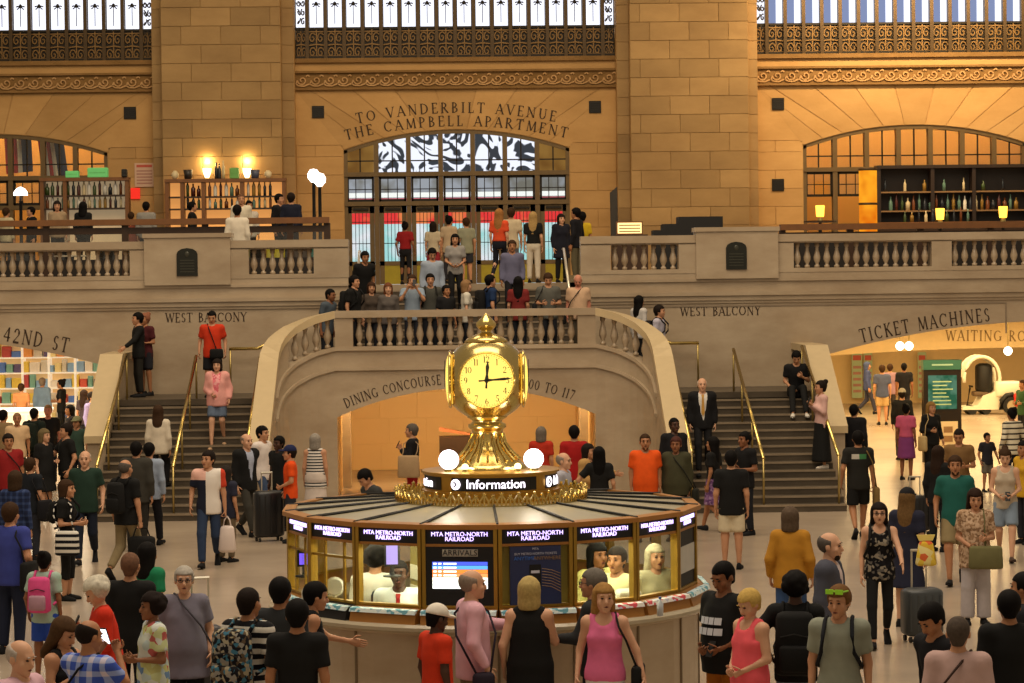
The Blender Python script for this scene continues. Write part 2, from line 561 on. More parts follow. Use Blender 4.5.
AMBERG = glow('amber_glow_glass', '#b08040', .45, noise_mix('#9a6c34', '#c09048', 1.2))  # warm light of the interior painted into the end panes as glow
gp = MB()
gp.box(-.235, .235, -.01, .01, 0, .86)
for sx in (-1, 1):
    for zc in (.2, .6):
        spi = [(sx * .115 + (.02 + .085 * (1 - t)) * math.cos(t * 8 + zc), zc + (.02 + .14 * (1 - t)) * math.sin(t * 8 + zc)) for t in [i / 12 for i in range(13)]]
        ribbon(gp, spi, .032, -.06, -.01, 1)
ribbon(gp, [(-.22, .4), (0, .43), (.22, .4)], .035, -.06, -.01, 1)
ribbon(gp, [(0, .02), (0, .84)], .03, -.05, -.01, 1)
ribbon(gp, [(-.23, .1), (.23, .1)], .03, -.055, -.01, 1)
ribbon(gp, [(-.23, .78), (.23, .78)], .03, -.055, -.01, 1)
GRILLE = gp.mesh('grille_panel', [BRONZE_D, plain('scrollwork_bronze', '#7a5c30', .5, .4, vary=.3)])
fle = MB()
ribbon(fle, [(0, -.5), (0, .12)], .02, -.02, 0)
for sx in (-1, 1):
    ribbon(fle, [(0, .02), (sx * .06, .07), (sx * .12, .05)], .035, -.02, 0)
    ribbon(fle, [(0, .1), (sx * .06, .0), (sx * .1, -.02)], .03, -.02, 0)
fle.sphere((0, -.01, .07), (.045, .02, .06), 8, 6)
FLEURON = fle.mesh('fleuron', BRONZE_D)
sc = MB()
for k in range(7):
    for sx in (-1, 1):
        zc = k * .26 + .1
        spi = [(sx * .06 + (.01 + .05 * (1 - t)) * math.cos(t * 7 * sx + k), zc + (.02 + .09 * (1 - t)) * math.sin(t * 7 + k)) for t in [i / 9 for i in range(10)]]
        ribbon(sc, spi, .035, -.05, 0)
SIDEG = sc.mesh('scroll_strip', BRONZE_D)
PITCH_W = .5275
for wn, (c, x0, x1) in enumerate(((-12.87, -14.6, -8.4), (0, -HB, HB), (12.87, 8.4, 17.2))):
    w = MB()
    w.box(x0, x1, YW + .1, YW + .2, 10.6, 10.7)
    w.box(x0, x1, YW + .1, YW + .2, 11.44, 11.5)
    w.box(x0, x1, YW + .3, YW + .32, 10.6, 16.5)
    wo = struct(w.build('window_%d' % (wn + 4), BRONZE_D))
    lo, hi = c - HB, c + HB
    inner0 = lo + .34
    n = 16
    pw = (hi - lo - .68) / n
    for i in range(n + 1):
        x = inner0 + i * pw
        if x < x0 - .01 or x > x1 + .01:
            continue
        MB().box(x - .05, x + .05, YW + .02, YW + .28, 10.6, 16.4).build('mullion', BRONZE, wo)
        if i < n and x + pw <= x1 + .3:
            xm = x + pw / 2
            put('grille_panel', GRILLE, wo, (xm, YW + .16, 10.6), None, (pw / .53, 1, 1))
            if wn == 2:
                MB().box(xm - .20, xm + .02, YW + .22, YW + .24, 11.5, 16.4).build('window_pane', DAY_GREY, wo)
                MB().box(xm + .02, xm + .20, YW + .22, YW + .24, 11.5, 16.4).build('window_pane', DAY, wo)
            else:
                MB().box(xm - .19, xm + .19, YW + .22, YW + .24, 11.5, 16.4).build('window_pane', DAY, wo)
                put('fleuron', FLEURON, wo, (xm, YW + .2, 12.1))
    for x in (lo + .17, hi - .17):
        if x0 < x < x1:
            put('scroll_strip', SIDEG, wo, (x, YW + .14, 11.3))
            MB().box(x - .14, x + .14, YW + .22, YW + .24, 11.2, 16.4).build('window_pane', DAY, wo)
            put('grille_panel', GRILLE, wo, (x, YW + .16, 10.6), None, (.62, 1, 1))
struct(MB().box(-18, 18, YW + .5, YW + .7, 16.4, 17).build('trim_9', LIME))

# vents
for i, (px, py, Y) in enumerate(((130, 113, YW), (318, 112, YW), (595, 107, YW), (778, 104, YW), (778, 185, YW))):
    p = at_y(px, py, Y - .03)
    v = thing('wall_vent', ('square dark wall vent above the red notice left of the pillar', 'square dark wall vent left of the carved Vanderbilt lettering', 'square dark wall vent right of the carved Vanderbilt lettering', 'upper square dark wall vent right of the tall pillar', 'lower square dark wall vent beside the bar window')[i], 'vent', p, 0, 'square wall vents')
    MB().box(-.17, .17, -.02, .05, -.17, .17).build('frame', BRONZE_D, v)
    for k in range(5):
        MB().box(-.14, .14, -.035, -.02, -.13 + k * .058, -.10 + k * .058).build('louvre', BLACK, v)

# carved lettering over the doors
def arc_base(cx, zc, R):
    return lambda t: (cx + R * math.sin(t / R), zc - R + R * math.cos(t / R), -t / R)
ins = inscription('TO VANDERBILT AVENUE', .28, arc_base(0, 9.08, 14), gap=.3).build('inscription', INK, wall_back, (0, YW - .022, 0))
ins = inscription('THE CAMPBELL APARTMENT', .28, arc_base(0, 8.71, 13), gap=.3).build('inscription', INK, wall_back, (0, YW - .022, 0))

# ---------------------------------------------------------------- arched windows and the doors
GLASSM = None
def clear_glass():
    m = bpy.data.materials.new('window_glass'); m.use_nodes = True
    nt = m.node_tree; nt.nodes.clear()
    out = nt.nodes.new('ShaderNodeOutputMaterial'); tr = nt.nodes.new('ShaderNodeBsdfTransparent'); gl = nt.nodes.new('ShaderNodeBsdfGlossy')
    gl.inputs['Roughness'].default_value = .05
    tr.inputs[0].default_value = (.93, .95, .93, 1)
    mx = nt.nodes.new('ShaderNodeMixShader'); mx.inputs[0].default_value = .07
    nt.links.new(tr.outputs[0], mx.inputs[1]); nt.links.new(gl.outputs[0], mx.inputs[2]); nt.links.new(mx.outputs[0], out.inputs[0])
    return m
GLASSM = clear_glass()
FRAMEM = plain('bronze_window_frame', '#6a5636', .5, .35, vary=.2)
AMBERWALL = plain('vestibule_amber_stone', '#d8a050', .6, vary=.12, scale=.7)
Z1, Z2, Z3 = 7.38, 6.56, 4.305
for wn, c in enumerate(BAYS):
    fn = arch_fn(c, ARCH_H, ARCH_S, ARCH_A)
    w = MB()
    n = 20
    xs = [c - ARCH_H + 2 * ARCH_H * i / n for i in range(n + 1)]
    for p, q in zip(xs[:-1], xs[1:]):
        w.hexa([(p, YW + .02, fn(p) - .1), (q, YW + .02, fn(q) - .1), (q, YW + .3, fn(q) - .1), (p, YW + .3, fn(p) - .1),
                (p, YW + .02, fn(p)), (q, YW + .02, fn(q)), (q, YW + .3, fn(q)), (p, YW + .3, fn(p))])
    for s in (-1, 1):
        a, b = sorted((c + s * ARCH_H, c + s * (ARCH_H - .1)))
        w.box(a, b, YW + .02, YW + .3, ZB, ARCH_S)
    wo = struct(w.build('window_%d' % (wn + 1), FRAMEM))
    bw = 2 * ARCH_H / 7
    for zz in (Z1, Z2) if wn != 2 else (Z1,):
        MB().box(c - ARCH_H, c + ARCH_H, YW - .02, YW + .3, zz - .06, zz + .06).build('transom', FRAMEM, wo)
    for i in range(1, 7):
        x = c - ARCH_H + i * bw
        MB().box(x - .065, x + .065, YW + .0, YW + .28, ZB if wn != 2 or i < 3 else Z1, fn(x) - .05).build('mullion', FRAMEM, wo)
    for i in range(7):
        xa, xb = c - ARCH_H + i * bw + .07, c - ARCH_H + (i + 1) * bw - .07
        xm = (xa + xb) / 2
        za = min(fn(xa), fn(xb)) - .1
        poly = [(xa, Z1 + .06), (xb, Z1 + .06), (xb, fn(xb) - .1), (xm, fn(xm) - .1), (xa, fn(xa) - .1)]
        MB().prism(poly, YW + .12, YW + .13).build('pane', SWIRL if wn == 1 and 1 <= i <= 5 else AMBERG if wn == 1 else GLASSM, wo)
        b_ = MB(); b_.box(xm - .018, xm + .018, YW + .09, YW + .16, Z1, fn(xm) - .1); b_.box(xa, xb, YW + .09, YW + .16, 7.74, 7.775)
        b_.build('glazing_bar', BRONZE_D, wo)
        if wn == 2 and i > 2:
            continue
        r = MB(); r.box(xa, xb, YW + .06, YW + .1, Z2 + .06, Z2 + .13); r.box(xa, xb, YW + .06, YW + .1, Z1 - .13, Z1 - .06)
        r.box(xa, xa + .06, YW + .06, YW + .1, Z2 + .06, Z1 - .06); r.box(xb - .06, xb, YW + .06, YW + .1, Z2 + .06, Z1 - .06)
        for f_ in (.33, .67):
            r.box(xa + (xb - xa) * f_ - .012, xa + (xb - xa) * f_ + .012, YW + .08, YW + .1, Z2 + .1, Z1 - .1)
        r.box(xa, xb, YW + .08, YW + .1, 6.95, 6.975)
        r.build('sash', BRONZE_D, wo)
        MB().box(xa, xb, YW + .12, YW + .13, Z2 + .06, Z1 - .06).build('pane', GLASSM, wo)
        if wn == 1:
            d = MB()
            d.box(xa, xa + .13, YW + .06, YW + .14, Z3, Z2 - .06); d.box(xb - .13, xb, YW + .06, YW + .14, Z3, Z2 - .06)
            d.box(xa, xb, YW + .06, YW + .14, 6.3, Z2 - .06); d.box(xa, xb, YW + .06, YW + .14, 4.83, 4.95)
            do = struct(d.build('door_%d' % (i + 1), FRAMEM))
            MB().box(xa + .13, xb - .13, YW + .09, YW + .1, 4.95, 6.3).build('pane', GLASSM, do)
            g = MB()
            for k in range(1, 5):
                xx = xa + .13 + (xb - xa - .26) * k / 5
                g.box(xx - .008, xx + .008, YW + .07, YW + .11, 4.95, 6.3)
            for zz in (5.45, 6.05):
                g.box(xa + .13, xb - .13, YW + .07, YW + .11, zz - .01, zz + .01)
            g.build('glazing_bar', BRONZE_D, do)
            MB().box(xa + .13, xb - .13, YW + .08, YW + .12, Z3, 4.83).build('kick_panel', plain('pale_brass_panel', '#b7a63c', .3, .6, vary=.2), do)
            MB().box(xm - .22, xm + .22, YW - .02, YW + .06, 6.38, 6.44).build('door_closer', BRONZE_D, do)

# the street side behind the doors: bright shopfronts and awnings in daylight
DAYC = glow('street_daylight', '#c8f0f4', 1.0, noise_mix('#a8e4e6', '#f4f4ff', 1.1, .42, .6))
REDA = glow('sunlit_red_awning', '#ff3030', .9, noise_mix('#ff2c34', '#ff8a4a', 1.3, .5, .62))
GREYF = glow('street_facade', '#8a8a90', .8, noise_mix('#7d7a74', '#b2b6c4', 1.5))
WHITEL = glow('street_white', '#ffffff', 1.1)
PINKL = glow('street_pink', '#ff6f86', .8)
YS = 75.5
st = struct(MB().box(-6, 5, YS, YS + .2, 4.0, 6.12).build('wall_street', DAYC))
tag(MB().box(-6, 5, YS - .35, YS, 6.12, 6.46).build('street_awning', REDA), 'sunlit red street awning seen through the glass doors', 'awning')
f = struct(MB().box(-6, 5, YS, YS + .2, 6.46, 10.6).build('wall_street_upper', GREYF))
MB().box(-6, 5, YS - .1, YS, 6.92, 7.06).build('light_strip', WHITEL, f)
MB().box(-6, 5, YS - .1, YS, 6.82, 6.89).build('light_strip', PINKL, f)
struct(MB().box(-6, 5, YW + .6, YS, ZB - .3, ZB).build('floor_vestibule', MARBLE))
# warm lit vestibules behind the arched side windows
for s in (-1, 1):
    a, b = sorted((s * 5.4, s * 19))
    m = MB(); m.box(a, b, 72.4, 72.6, 3.9, 10.4)
    struct(m.build('wall_vestibule_%s' % ('left' if s < 0 else 'right'), AMBERWALL))
    struct(MB().box(a, b, YW + .5, 72.6, ZB - .3, ZB).build('floor_vestibule_%s' % ('left' if s < 0 else 'right'), MARBLE))
    area_light('vestibule_lamps', (s * 12.5, 70.9, 9.4), (s * 12.5, 72.4, 6.8), 8, 160, (1, .66, .3), .4)

# ---------------------------------------------------------------- balcony: slab, face, passages
def fp(px, Y):
    return at_y(px, 283, Y).x
OPX = 2.44
fb = MB()
for s in (-1, 1):
    a, b = sorted((s * OPX, s * 20))
    fb.box(a, b, YF + .05, YW + .1, ZB - .35, ZB)
fb.box(-OPX, OPX, 57.0, YW + .5, ZB - .35, ZB)
struct(fb.build('floor_balcony', MARBLE))

ZD = ZB + .45
dd = MB(); dd.box(-19.5, -3.6, 57.0, 69.1, ZB, ZD); dd.box(-19.5, -3.6, 56.7, 57.0, ZB, ZB + .22)
struct(dd.build('floor_dining', WOOD))
PASS_C, PASS_H, PASS_S, PASS_A = 12.65, 5.05, 2.66, 3.36
pfn = {s: arch_fn(s * PASS_C, PASS_H, PASS_S, PASS_A) for s in (-1, 1)}
for s, nm in ((-1, 'left'), (1, 'right')):
    m = MB()
    a, b = sorted((s * OPX, s * 20))
    arch_wall(m, a, b, 3.86, 0, YF, YF + .6, s * PASS_C, PASS_H, pfn[s], 40)
    m.box(a, b, YF, YF + .5, 3.86, 4.46)
    # inner return beside the upper flight
    a, b = sorted((s * OPX, s * (OPX + .35)))
    m.box(a, b, YF + .5, 57.2, 2.0, 4.46)
    wo = struct(m.build('wall_balcony_%s' % nm, MARBLE))
    a, b = sorted((s * OPX, s * 20))
    t = MB(); t.box(a, b, YF - .1, YF, 3.98, 4.06); t.box(a, b, YF - .06, YF, 3.88, 3.98); t.box(a, b, YF - .03, YF, 3.82, 3.88)
    t.box(a, b, YF - .04, YF, 4.28, 4.34)
    struct(t.build('trim_%d' % (4 if s < 0 else 5), MARBLE))
    inscription('WEST BALCONY', .19, lambda q: (s * 5.45 + q, 3.56, 0), gap=.1, squeeze=.88).build('inscription', INK, wo, (0, YF - .001, 0))
    # recessed panel lines under the cornice
    if s > 0:
        pl = MB()
        xr = fp(1005, YF)
        pl.box(s * 2.6, xr, YF - .012, YF, 3.74, 3.77)
        pl.box(xr, xr + .03, YF - .012, YF, 3.1, 3.77)
        pl.build('panel_line', plain('shadow_groove', '#857560', .6), wo)
wl, wr = bpy.data.objects['wall_balcony_left'], bpy.data.objects['wall_balcony_right']
Rr = (PASS_H ** 2 + (PASS_A - PASS_S) ** 2) / (2 * (PASS_A - PASS_S))
def arch_text(txt, size, px, s, up, wall):
    xm = fp(px, YF)
    R2 = Rr + up
    cz = PASS_A - Rr
    th0 = math.asin((xm - s * PASS_C) / R2)
    def base(t):
        th = th0 + t / R2
        return (s * PASS_C + R2 * math.sin(th), cz + R2 * math.cos(th), -th)
    inscription(txt, size, base, squeeze=.74).build('inscription', INK, wall, (0, YF - .001, 0))
arch_text('TICKET MACHINES', .28, 925, 1, .06, wr)
arch_text('42ND ST', .3, 34, -1, .08, wl)

# balusters
bpf = [(.055, 0), (.06, .05), (.03, .08), (.035, .1), (.075, .2), (.078, .26), (.055, .36), (.035, .43), (.04, .46), (.03, .48), (.05, .52), (.055, .6)]
BAL = MB().lathe([(r, z * .6 / .6) for r, z in bpf], 8).mesh('baluster', MARBLE, True)
def slab(mb, x0, x1, y0, y1, z0, z1):
    mb.box(x0, x1, y0, y1, z0, z1)
def balustrade_straight(root, x0, x1, y, zb, zt, n, first=None):
    """open run: base kerb, rail and n balusters"""
    for i in range(n):
        x = x0 + (i + .5) * (x1 - x0) / n
        o = put('baluster', BAL, root, (x, y, zb), None, (1, 1, (zt - zb) / .6))
PLAQ = plain('dark_bronze_plaque', '#2b2c26', .4, .5, vary=.2)
ZR0, ZR1, ZBT = 5.08, 5.27, 4.55
for s, lab in ((-1, 'marble balustrade along the left balcony'), (1, 'marble balustrade along the right balcony')):
    bt = thing('balustrade', lab + ' with turned balusters', 'balustrade', (0, 0, 0))
    Yc = YF + .2
    if s < 0:
        runs = [(-3, 130, 14), (249, 314, 7)]
        piers = [(130, 145), (231, 249), (314, 349)]
        pq = (145, 231)
        rail = (-18, fp(349, YF))
    else:
        runs = [(611, 679, 7), (794, 932, 14), (952, 1031, 8)]
        piers = [(581, 611), (679, 696), (778, 794), (932, 952)]
        pq = (696, 778)
        rail = (fp(581, YF), 18)
    m = MB(); m.box(rail[0], rail[1], YF - .02, YF + .42, ZR0 + .03, ZR1); m.box(rail[0], rail[1], YF + .03, YF + .37, ZR0, ZR0 + .03)
    m.build('rail', MARBLE, bt)
    m = MB(); m.box(rail[0], rail[1], YF - .01, YF + .45, 4.46, ZBT); m.build('base_kerb', MARBLE, bt)
    for a, b in piers:
        MB().box(fp(a, YF), fp(b, YF), YF + .0, YF + .4, ZBT, ZR0).build('pier', MARBLE, bt)
    a, b = fp(pq[0], YF), fp(pq[1], YF)
    m = MB(); m.box(a, b, YF - .1, YF + .5, 4.34, 5.34); m.box(a - .03, b + .03, YF - .13, YF + .53, 5.34, 5.43)
    m.build('pedestal', MARBLE, bt)
    for a, b, n in runs:
        balustrade_straight(bt, fp(a, YF), fp(b, YF), Yc, ZBT, ZR0, n)
    xc = fp((188 if s < 0 else 736), YF)
    pqo = thing('bronze_plaque', 'dark bronze plaque with arched top on the %s balcony pedestal' % ('left' if s < 0 else 'right'), 'plaque', (xc, YF - .1, 4.53), 0, 'bronze plaques')
    poly = [(-.22, 0), (.22, 0), (.22, .46)] + [(.22 * math.cos(q), .46 + .13 * math.sin(q)) for q in (.5, 1.0, 1.57, 2.14, 2.64)] + [(-.22, .46)]
    MB().prism(poly, -.03, 0).build('plate', PLAQ, pqo)
    m = MB(); m.sphere((0, -.03, .46), (.05, .015, .06), 8, 6)
    for k in range(5):
        m.box(-.15, .15, -.036, -.03, .08 + k * .06, .1 + k * .06)
    m.build('relief', plain('plaque_relief', '#4a4a40', .4, .6), pqo)

# ---------------------------------------------------------------- staircases
NR, T0, TD = 15, 46.0, 0.32
RISE = ZL / NR
XI, XO = 4.04, 6.98
def side_z(Y):
    k = math.floor((Y - T0) / TD) + 1
    return max(0, min(NR, k)) * RISE
def step_mesh(w, d, h, nm='step'):
    m = MB()
    m.box(-w / 2, w / 2, .015, d + .02, -h, -.035, 0)
    m.box(-w / 2, w / 2, 0, .06, -.035, 0, 1)
    m.box(-w / 2, w / 2, .06, d + .02, -.035, 0, 0)
    return m.mesh(nm, [STEPSTONE, TREAD])
STEP = step_mesh(XO - XI, TD, RISE + .04)
for s in (-1, 1):
    nm = 'left' if s < 0 else 'right'
    sc_ = thing('staircase', 'broad dark marble stair flight on the %s side rising to the landing' % nm, 'staircase', (s * (XI + XO) / 2, T0, 0), 0, 'side stair flights')
    for k in range(NR - 1):
        put('step', STEP, sc_, (0, k * TD, (k + 1) * RISE))
        if k > 0:
            pass
    MB().box(-(XO - XI) / 2, (XO - XI) / 2, TD * (NR - 1), YF - T0 - .03, ZL - .12, ZL).build('landing', STEPSTONE, sc_)
    m = MB()
    m.prism([(0, 0), (1, 0), (1, 1)], 0, 1)
    # body under the steps
    q = MB(); w2 = (XO - XI) / 2
    q.hexa([(-w2, .2, 0), (w2, .2, 0), (w2, 6.95, 0), (-w2, 6.95, 0), (-w2, .2, .02), (w2, .2, .02), (w2, TD * NR, ZL - .15), (-w2, TD * NR, ZL - .15)])
    q.build('carcase', STEPSTONE, sc_)
    # short flight turning inwards to the platform
    s2 = thing('staircase', 'short inner flight climbing from the %s landing to the central platform' % nm, 'staircase', (s * XI, 51.86, ZL), 0, 'inner stair flights')
    nr = 5
    for k in range(nr):
        x = -s * (k * .26)
        x2 = -s * 1.42
        a, b = sorted((x, x2))
        MB().box(a, b, -1.1, 1.1, 0, (k + 1) * (ZP - ZL) / nr).build('step', STEPSTONE, s2)
    # outer parapet
    xa, xb = s * 7.0, s * 7.36
    a, b = min(xa, xb), max(xa, xb)
    YA, ZA = 48.5, 1.30
    p = MB()
    p.box(a, b, YA, YF, 0, ZA)
    p.add([(a, YA, ZA), (a, 50.9, 2.82), (a, YF, 2.82), (a, YF, .5), (b, YA, ZA), (b, 50.9, 2.82), (b, YF, 2.82), (b, YF, .5)],
          [(0, 1, 2, 3), (7, 6, 5, 4), (0, 4, 5, 1), (1, 5, 6, 2), (0, 3, 7, 4)])
    po = struct(p.build('wall_stair_outer_%s' % nm, MARBLE))
    c_ = MB()
    for (ya, za), (yb, zb) in (((YA - .05, ZA), (50.9, 2.82)), ((50.9, 2.82), (YF, 2.82))):
        c_.hexa([(a - .05, ya, za), (b + .05, ya, za), (b + .05, yb, zb), (a - .05, yb, zb), (a - .05, ya, za + .14), (b + .05, ya, za + .14), (b + .05, yb, zb + .14), (a - .05, yb, zb + .14)])
    c_.build('coping', plain('pale_coping_marble', '#c2ad86', .3, vary=.08), po)

# upper flight to the doors
NU, U0, UD = 11, 53.5, 0.32
URISE = (ZB - ZP) / NU
def up_z(Y):
    k = math.floor((Y - U0) / UD) + 1
    return ZP + max(0, min(NU, k)) * URISE
up = thing('staircase', 'central upper stair flight rising from the platform to the glass doors', 'staircase', (0, U0, ZP))
US = step_mesh(2 * OPX - .06, UD, URISE + .04)
for k in range(NU - 1):
    put('step', US, up, (0, k * UD, (k + 1) * URISE))
MB().box(-OPX + .03, OPX - .03, .3, 4, -.3, 0.1).build('carcase', STEPSTONE, up)

# central platform and its curved front wall
XS, YP = 2.62, 50.3
XC, YC2 = 3.75, 49.2
pf = MB(); pf.box(-XS, XS, YP + .2, YF + 1, ZP - .3, ZP)
struct(pf.build('floor_platform', STEPSTONE))

def path_pts(s):
    """plan of the inner stair wall from the foot of the stair round to the platform: (x, y, z of rail top)"""
    P = []
    for i in range(9):
        Y = 45.7 + (YC2 - 45.7) * i / 8
        P.append((XC, Y))
    for i in range(1, 11):
        t = math.pi / 2 * i / 10
        P.append((XS + (XC - XS) * math.cos(t), YC2 + (YP - YC2) * math.sin(t)))
    out = []
    for x, Y in P:
        if Y <= YC2 + 1e-6:
            z = np.interp(Y, [45.7, 46.4, YC2], [1.15, 1.38, 2.82])
        else:
            a = math.atan2((Y - YC2) / (YP - YC2), (x - XS) / (XC - XS)) / (math.pi / 2)
            z = np.interp(a, [0, .25, .5, .75, 1], [2.82, 3.22, 3.48, 3.67, 3.78])
        out.append((s * x, Y, float(z)))
    return out

CF = arch_fn(0, 2.6, 1.64, 2.2)
for s in (-1, 1):
    nm = 'left' if s < 0 else 'right'
    P = path_pts(s)
    def offs(i, d):
        p, q = P[max(i - 1, 0)], P[min(i + 1, len(P) - 1)]
        dx, dy = q[0] - p[0], q[1] - p[1]
        l = math.hypot(dx, dy)
        return (P[i][0] + s * dy / l * d, P[i][1] - s * dx / l * d)
    w = MB(); cop = MB(); mold = MB(); kerb = MB()
    n = len(P)
    OPEN0 = 12       # from here on the parapet is open, with balusters
    for i in range(n - 1):
        z0, z1 = P[i][2], P[i + 1][2]
        top0, top1 = (z0 - .14, z1 - .14) if i < OPEN0 else (z0 - .72, z1 - .72)
        a0, a1, b0, b1 = offs(i, 0), offs(i + 1, 0), offs(i, .28), offs(i + 1, .28)
        w.hexa([(*a0, 0), (*a1, 0), (*b1, 0), (*b0, 0), (*a0, top0), (*a1, top1), (*b1, top1), (*b0, top0)])
        e0, e1, g0, g1 = offs(i, -.05), offs(i + 1, -.05), offs(i, .33), offs(i + 1, .33)
        cop.hexa([(*e0, z0 - .15), (*e1, z1 - .15), (*g1, z1 - .15), (*g0, z0 - .15), (*e0, z0), (*e1, z1), (*g1, z1), (*g0, z0)])
        if i >= 8:
            m0, m1 = offs(i, -.05), offs(i + 1, -.05)
            mold.hexa([(*m0, z0 - 1.2), (*m1, z1 - 1.2), (*a1, z1 - 1.2), (*a0, z0 - 1.2), (*m0, z0 - 1.13), (*m1, z1 - 1.13), (*a1, z1 - 1.13), (*a0, z0 - 1.13)])
            mold.hexa([(*m0, z0 - .80), (*m1, z1 - .80), (*a1, z1 - .80), (*a0, z0 - .80), (*m0, z0 - .72), (*m1, z1 - .72), (*a1, z1 - .72), (*a0, z0 - .72)])
    wo = struct(w.build('wall_stair_inner_%s' % nm, MARBLE))
    cop.build('coping', plain('pale_coping_marble', '#c2ad86', .3, vary=.08), wo)
    mold.build('moulding', MARBLE, wo)
    # balusters on the curve
    acc = [0.0]
    for i in range(OPEN0, n - 1):
        acc.append(acc[-1] + math.hypot(P[i + 1][0] - P[i][0], P[i + 1][1] - P[i][1]))
    nb = 5
    for k in range(nb):
        d = acc[-1] * (k + .35) / nb
        i = max(j for j in range(len(acc)) if acc[j] <= d)
        i = min(i, len(acc) - 2)
        t = (d - acc[i]) / (acc[i + 1] - acc[i])
        A, B = P[OPEN0 + i], P[OPEN0 + i + 1]
        oa, ob = offs(OPEN0 + i, .14), offs(OPEN0 + i + 1, .14)
        z = A[2] + (B[2] - A[2]) * t
        put('baluster', BAL, wo, (oa[0] + (ob[0] - oa[0]) * t, oa[1] + (ob[1] - oa[1]) * t, z - .72), None, (1, 1, .58 / .6))

# central front with the arch to the dining concourse
m = MB()
arch_wall(m, -XS, XS, ZP + .02, 0, YP, YP + .5, 0, 2.6, CF, 24)
m.box(-XS, XS, YP, YP + .42, ZP + .02, 3.06)
wc = struct(m.build('wall_stair_front', MARBLE))
t = MB(); t.box(-XS, XS, YP - .05, YP, 2.58, 2.65); t.box(-XS, XS, YP - .05, YP, 2.98, 3.06)
t.build('moulding', MARBLE, wc)
cb = thing('balustrade', 'marble balustrade across the central stair platform behind the clock', 'balustrade', (0, 0, 0))
MB().box(-XS, XS, YP - .05, YP + .4, 3.64, 3.78).build('rail', MARBLE, cb)
for s in (-1, 1):
    a, b = sorted((s * XS, s * (XS - .36)))
    MB().box(a, b, YP - .02, YP + .36, 3.06, 3.64).build('pier', MARBLE, cb)
nbal = 22
balustrade_straight(cb, -XS + .38, XS - .38, YP + .17, 3.06, 3.64, nbal)
Rc = (2.6 ** 2 + .56 ** 2) / (2 * .56)
def ctext(txt, px0, px1, size, up):
    xm = fp((px0 + px1) / 2, YP)
    R2 = Rc + up; cz = 2.2 - Rc
    th0 = math.asin(xm / R2)
    def base(t):
        th = th0 + t / R2
        return (R2 * math.sin(th), cz + R2 * math.cos(th), -th)
    inscription(txt, size, base, gap=.11, squeeze=.74).build('inscription', INK, wc, (0, YP - .001, 0))
ctext('DINING CONCOURSE', 343, 440, .19, .1)
ctext('TRACKS 100 TO 117', 478, 576, .19, .1)
# ramp chamber behind the arch
AMB = plain('ramp_hall_stone', '#dfba80', .55, vary=.06, scale=.6)
m = MB(); m.box(-2.92, 2.92, 58, 58.3, 0, 2.4)
for s in (-1, 1):
    a, b = sorted((s * 2.61, s * 2.9))
    m.box(a, b, YP + .5, 53.05, 0, 2.02); m.box(a, b, 53.05, 58, 0, 2.4)
m.box(-2.6, 2.6, YP + .5, 58.3, 2.3, 2.4)
rc = struct(m.build('wall_ramp', AMB))
for k in range(4):
    for j in range(6):
        x0 = -2.6 + j * .867 + (.0 if k % 2 else -.2)
        a, b = max(-2.6, x0), min(2.6, x0 + .867 if j < 5 else 2.6)
        put('stone_block', BLOCK, rc, ((a + b) / 2, 57.99, .3 + k * .6), None, (b - a - .005, .012, .596)).data = BLOCK
        recolor(rc.children[-1], AMB)
area_light('ramp_lamps', (0, 52.5, 2.28), (0, 56.5, .9), 4.5, 260, (1, .70, .34), .5)

# ---------------------------------------------------------------- passages
for s, nm in ((-1, 'left'), (1, 'right')):
    m = MB()
    x0, x1 = sorted((s * 6.9, s * 23))
    m.box(x0, x1, 86, 86.3, 0, 4.0)
    xi = s * 6.9
    a, b = sorted((xi, xi + s * .3))
    m.box(a, b, YF + .6, 86, 0, 4.0)
    w = struct(m.build('wall_passage_%s' % nm, CREAM))
    struct(MB().box(x0, x1, YF + .6, 86, 3.6, 3.9).build('ceiling_passage_%s' % nm, CREAM))
# beam with the second lettering on the right
bfn = arch_fn(PASS_C, 6.0, 2.45, 2.75)
m = MB(); arch_wall(m, 7.2, 20, 3.6, 0, 60, 60.5, PASS_C + 1, 7.5, arch_fn(PASS_C + 1, 7.5, 2.25, 2.6), 24)
bm = struct(m.build('wall_passage_beam', CREAM))
inscription('WAITING ROOM', .25, lambda q: (at_y(996, 340, 60).x + q, 2.76 - .02 * q, -.02), gap=.14, squeeze=.9).build('inscription', plain('pale_incised_letters', '#8a7048', .8), bm, (0, 59.999, 0))
area_light('passage_lamps_right', (14.5, 71, 3.55), (14.5, 71, 0), 12, 2300, (1, .72, .34), 18)
area_light('passage_lamps_right_near', (12.5, 56.8, 3.5), (12.5, 56.8, 0), 8, 500, (1, .72, .34), 3)
area_light('passage_lamps_left', (-12.5, 62, 3.55), (-12.5, 62, 0), 9, 1600, (1, .82, .55), 12)

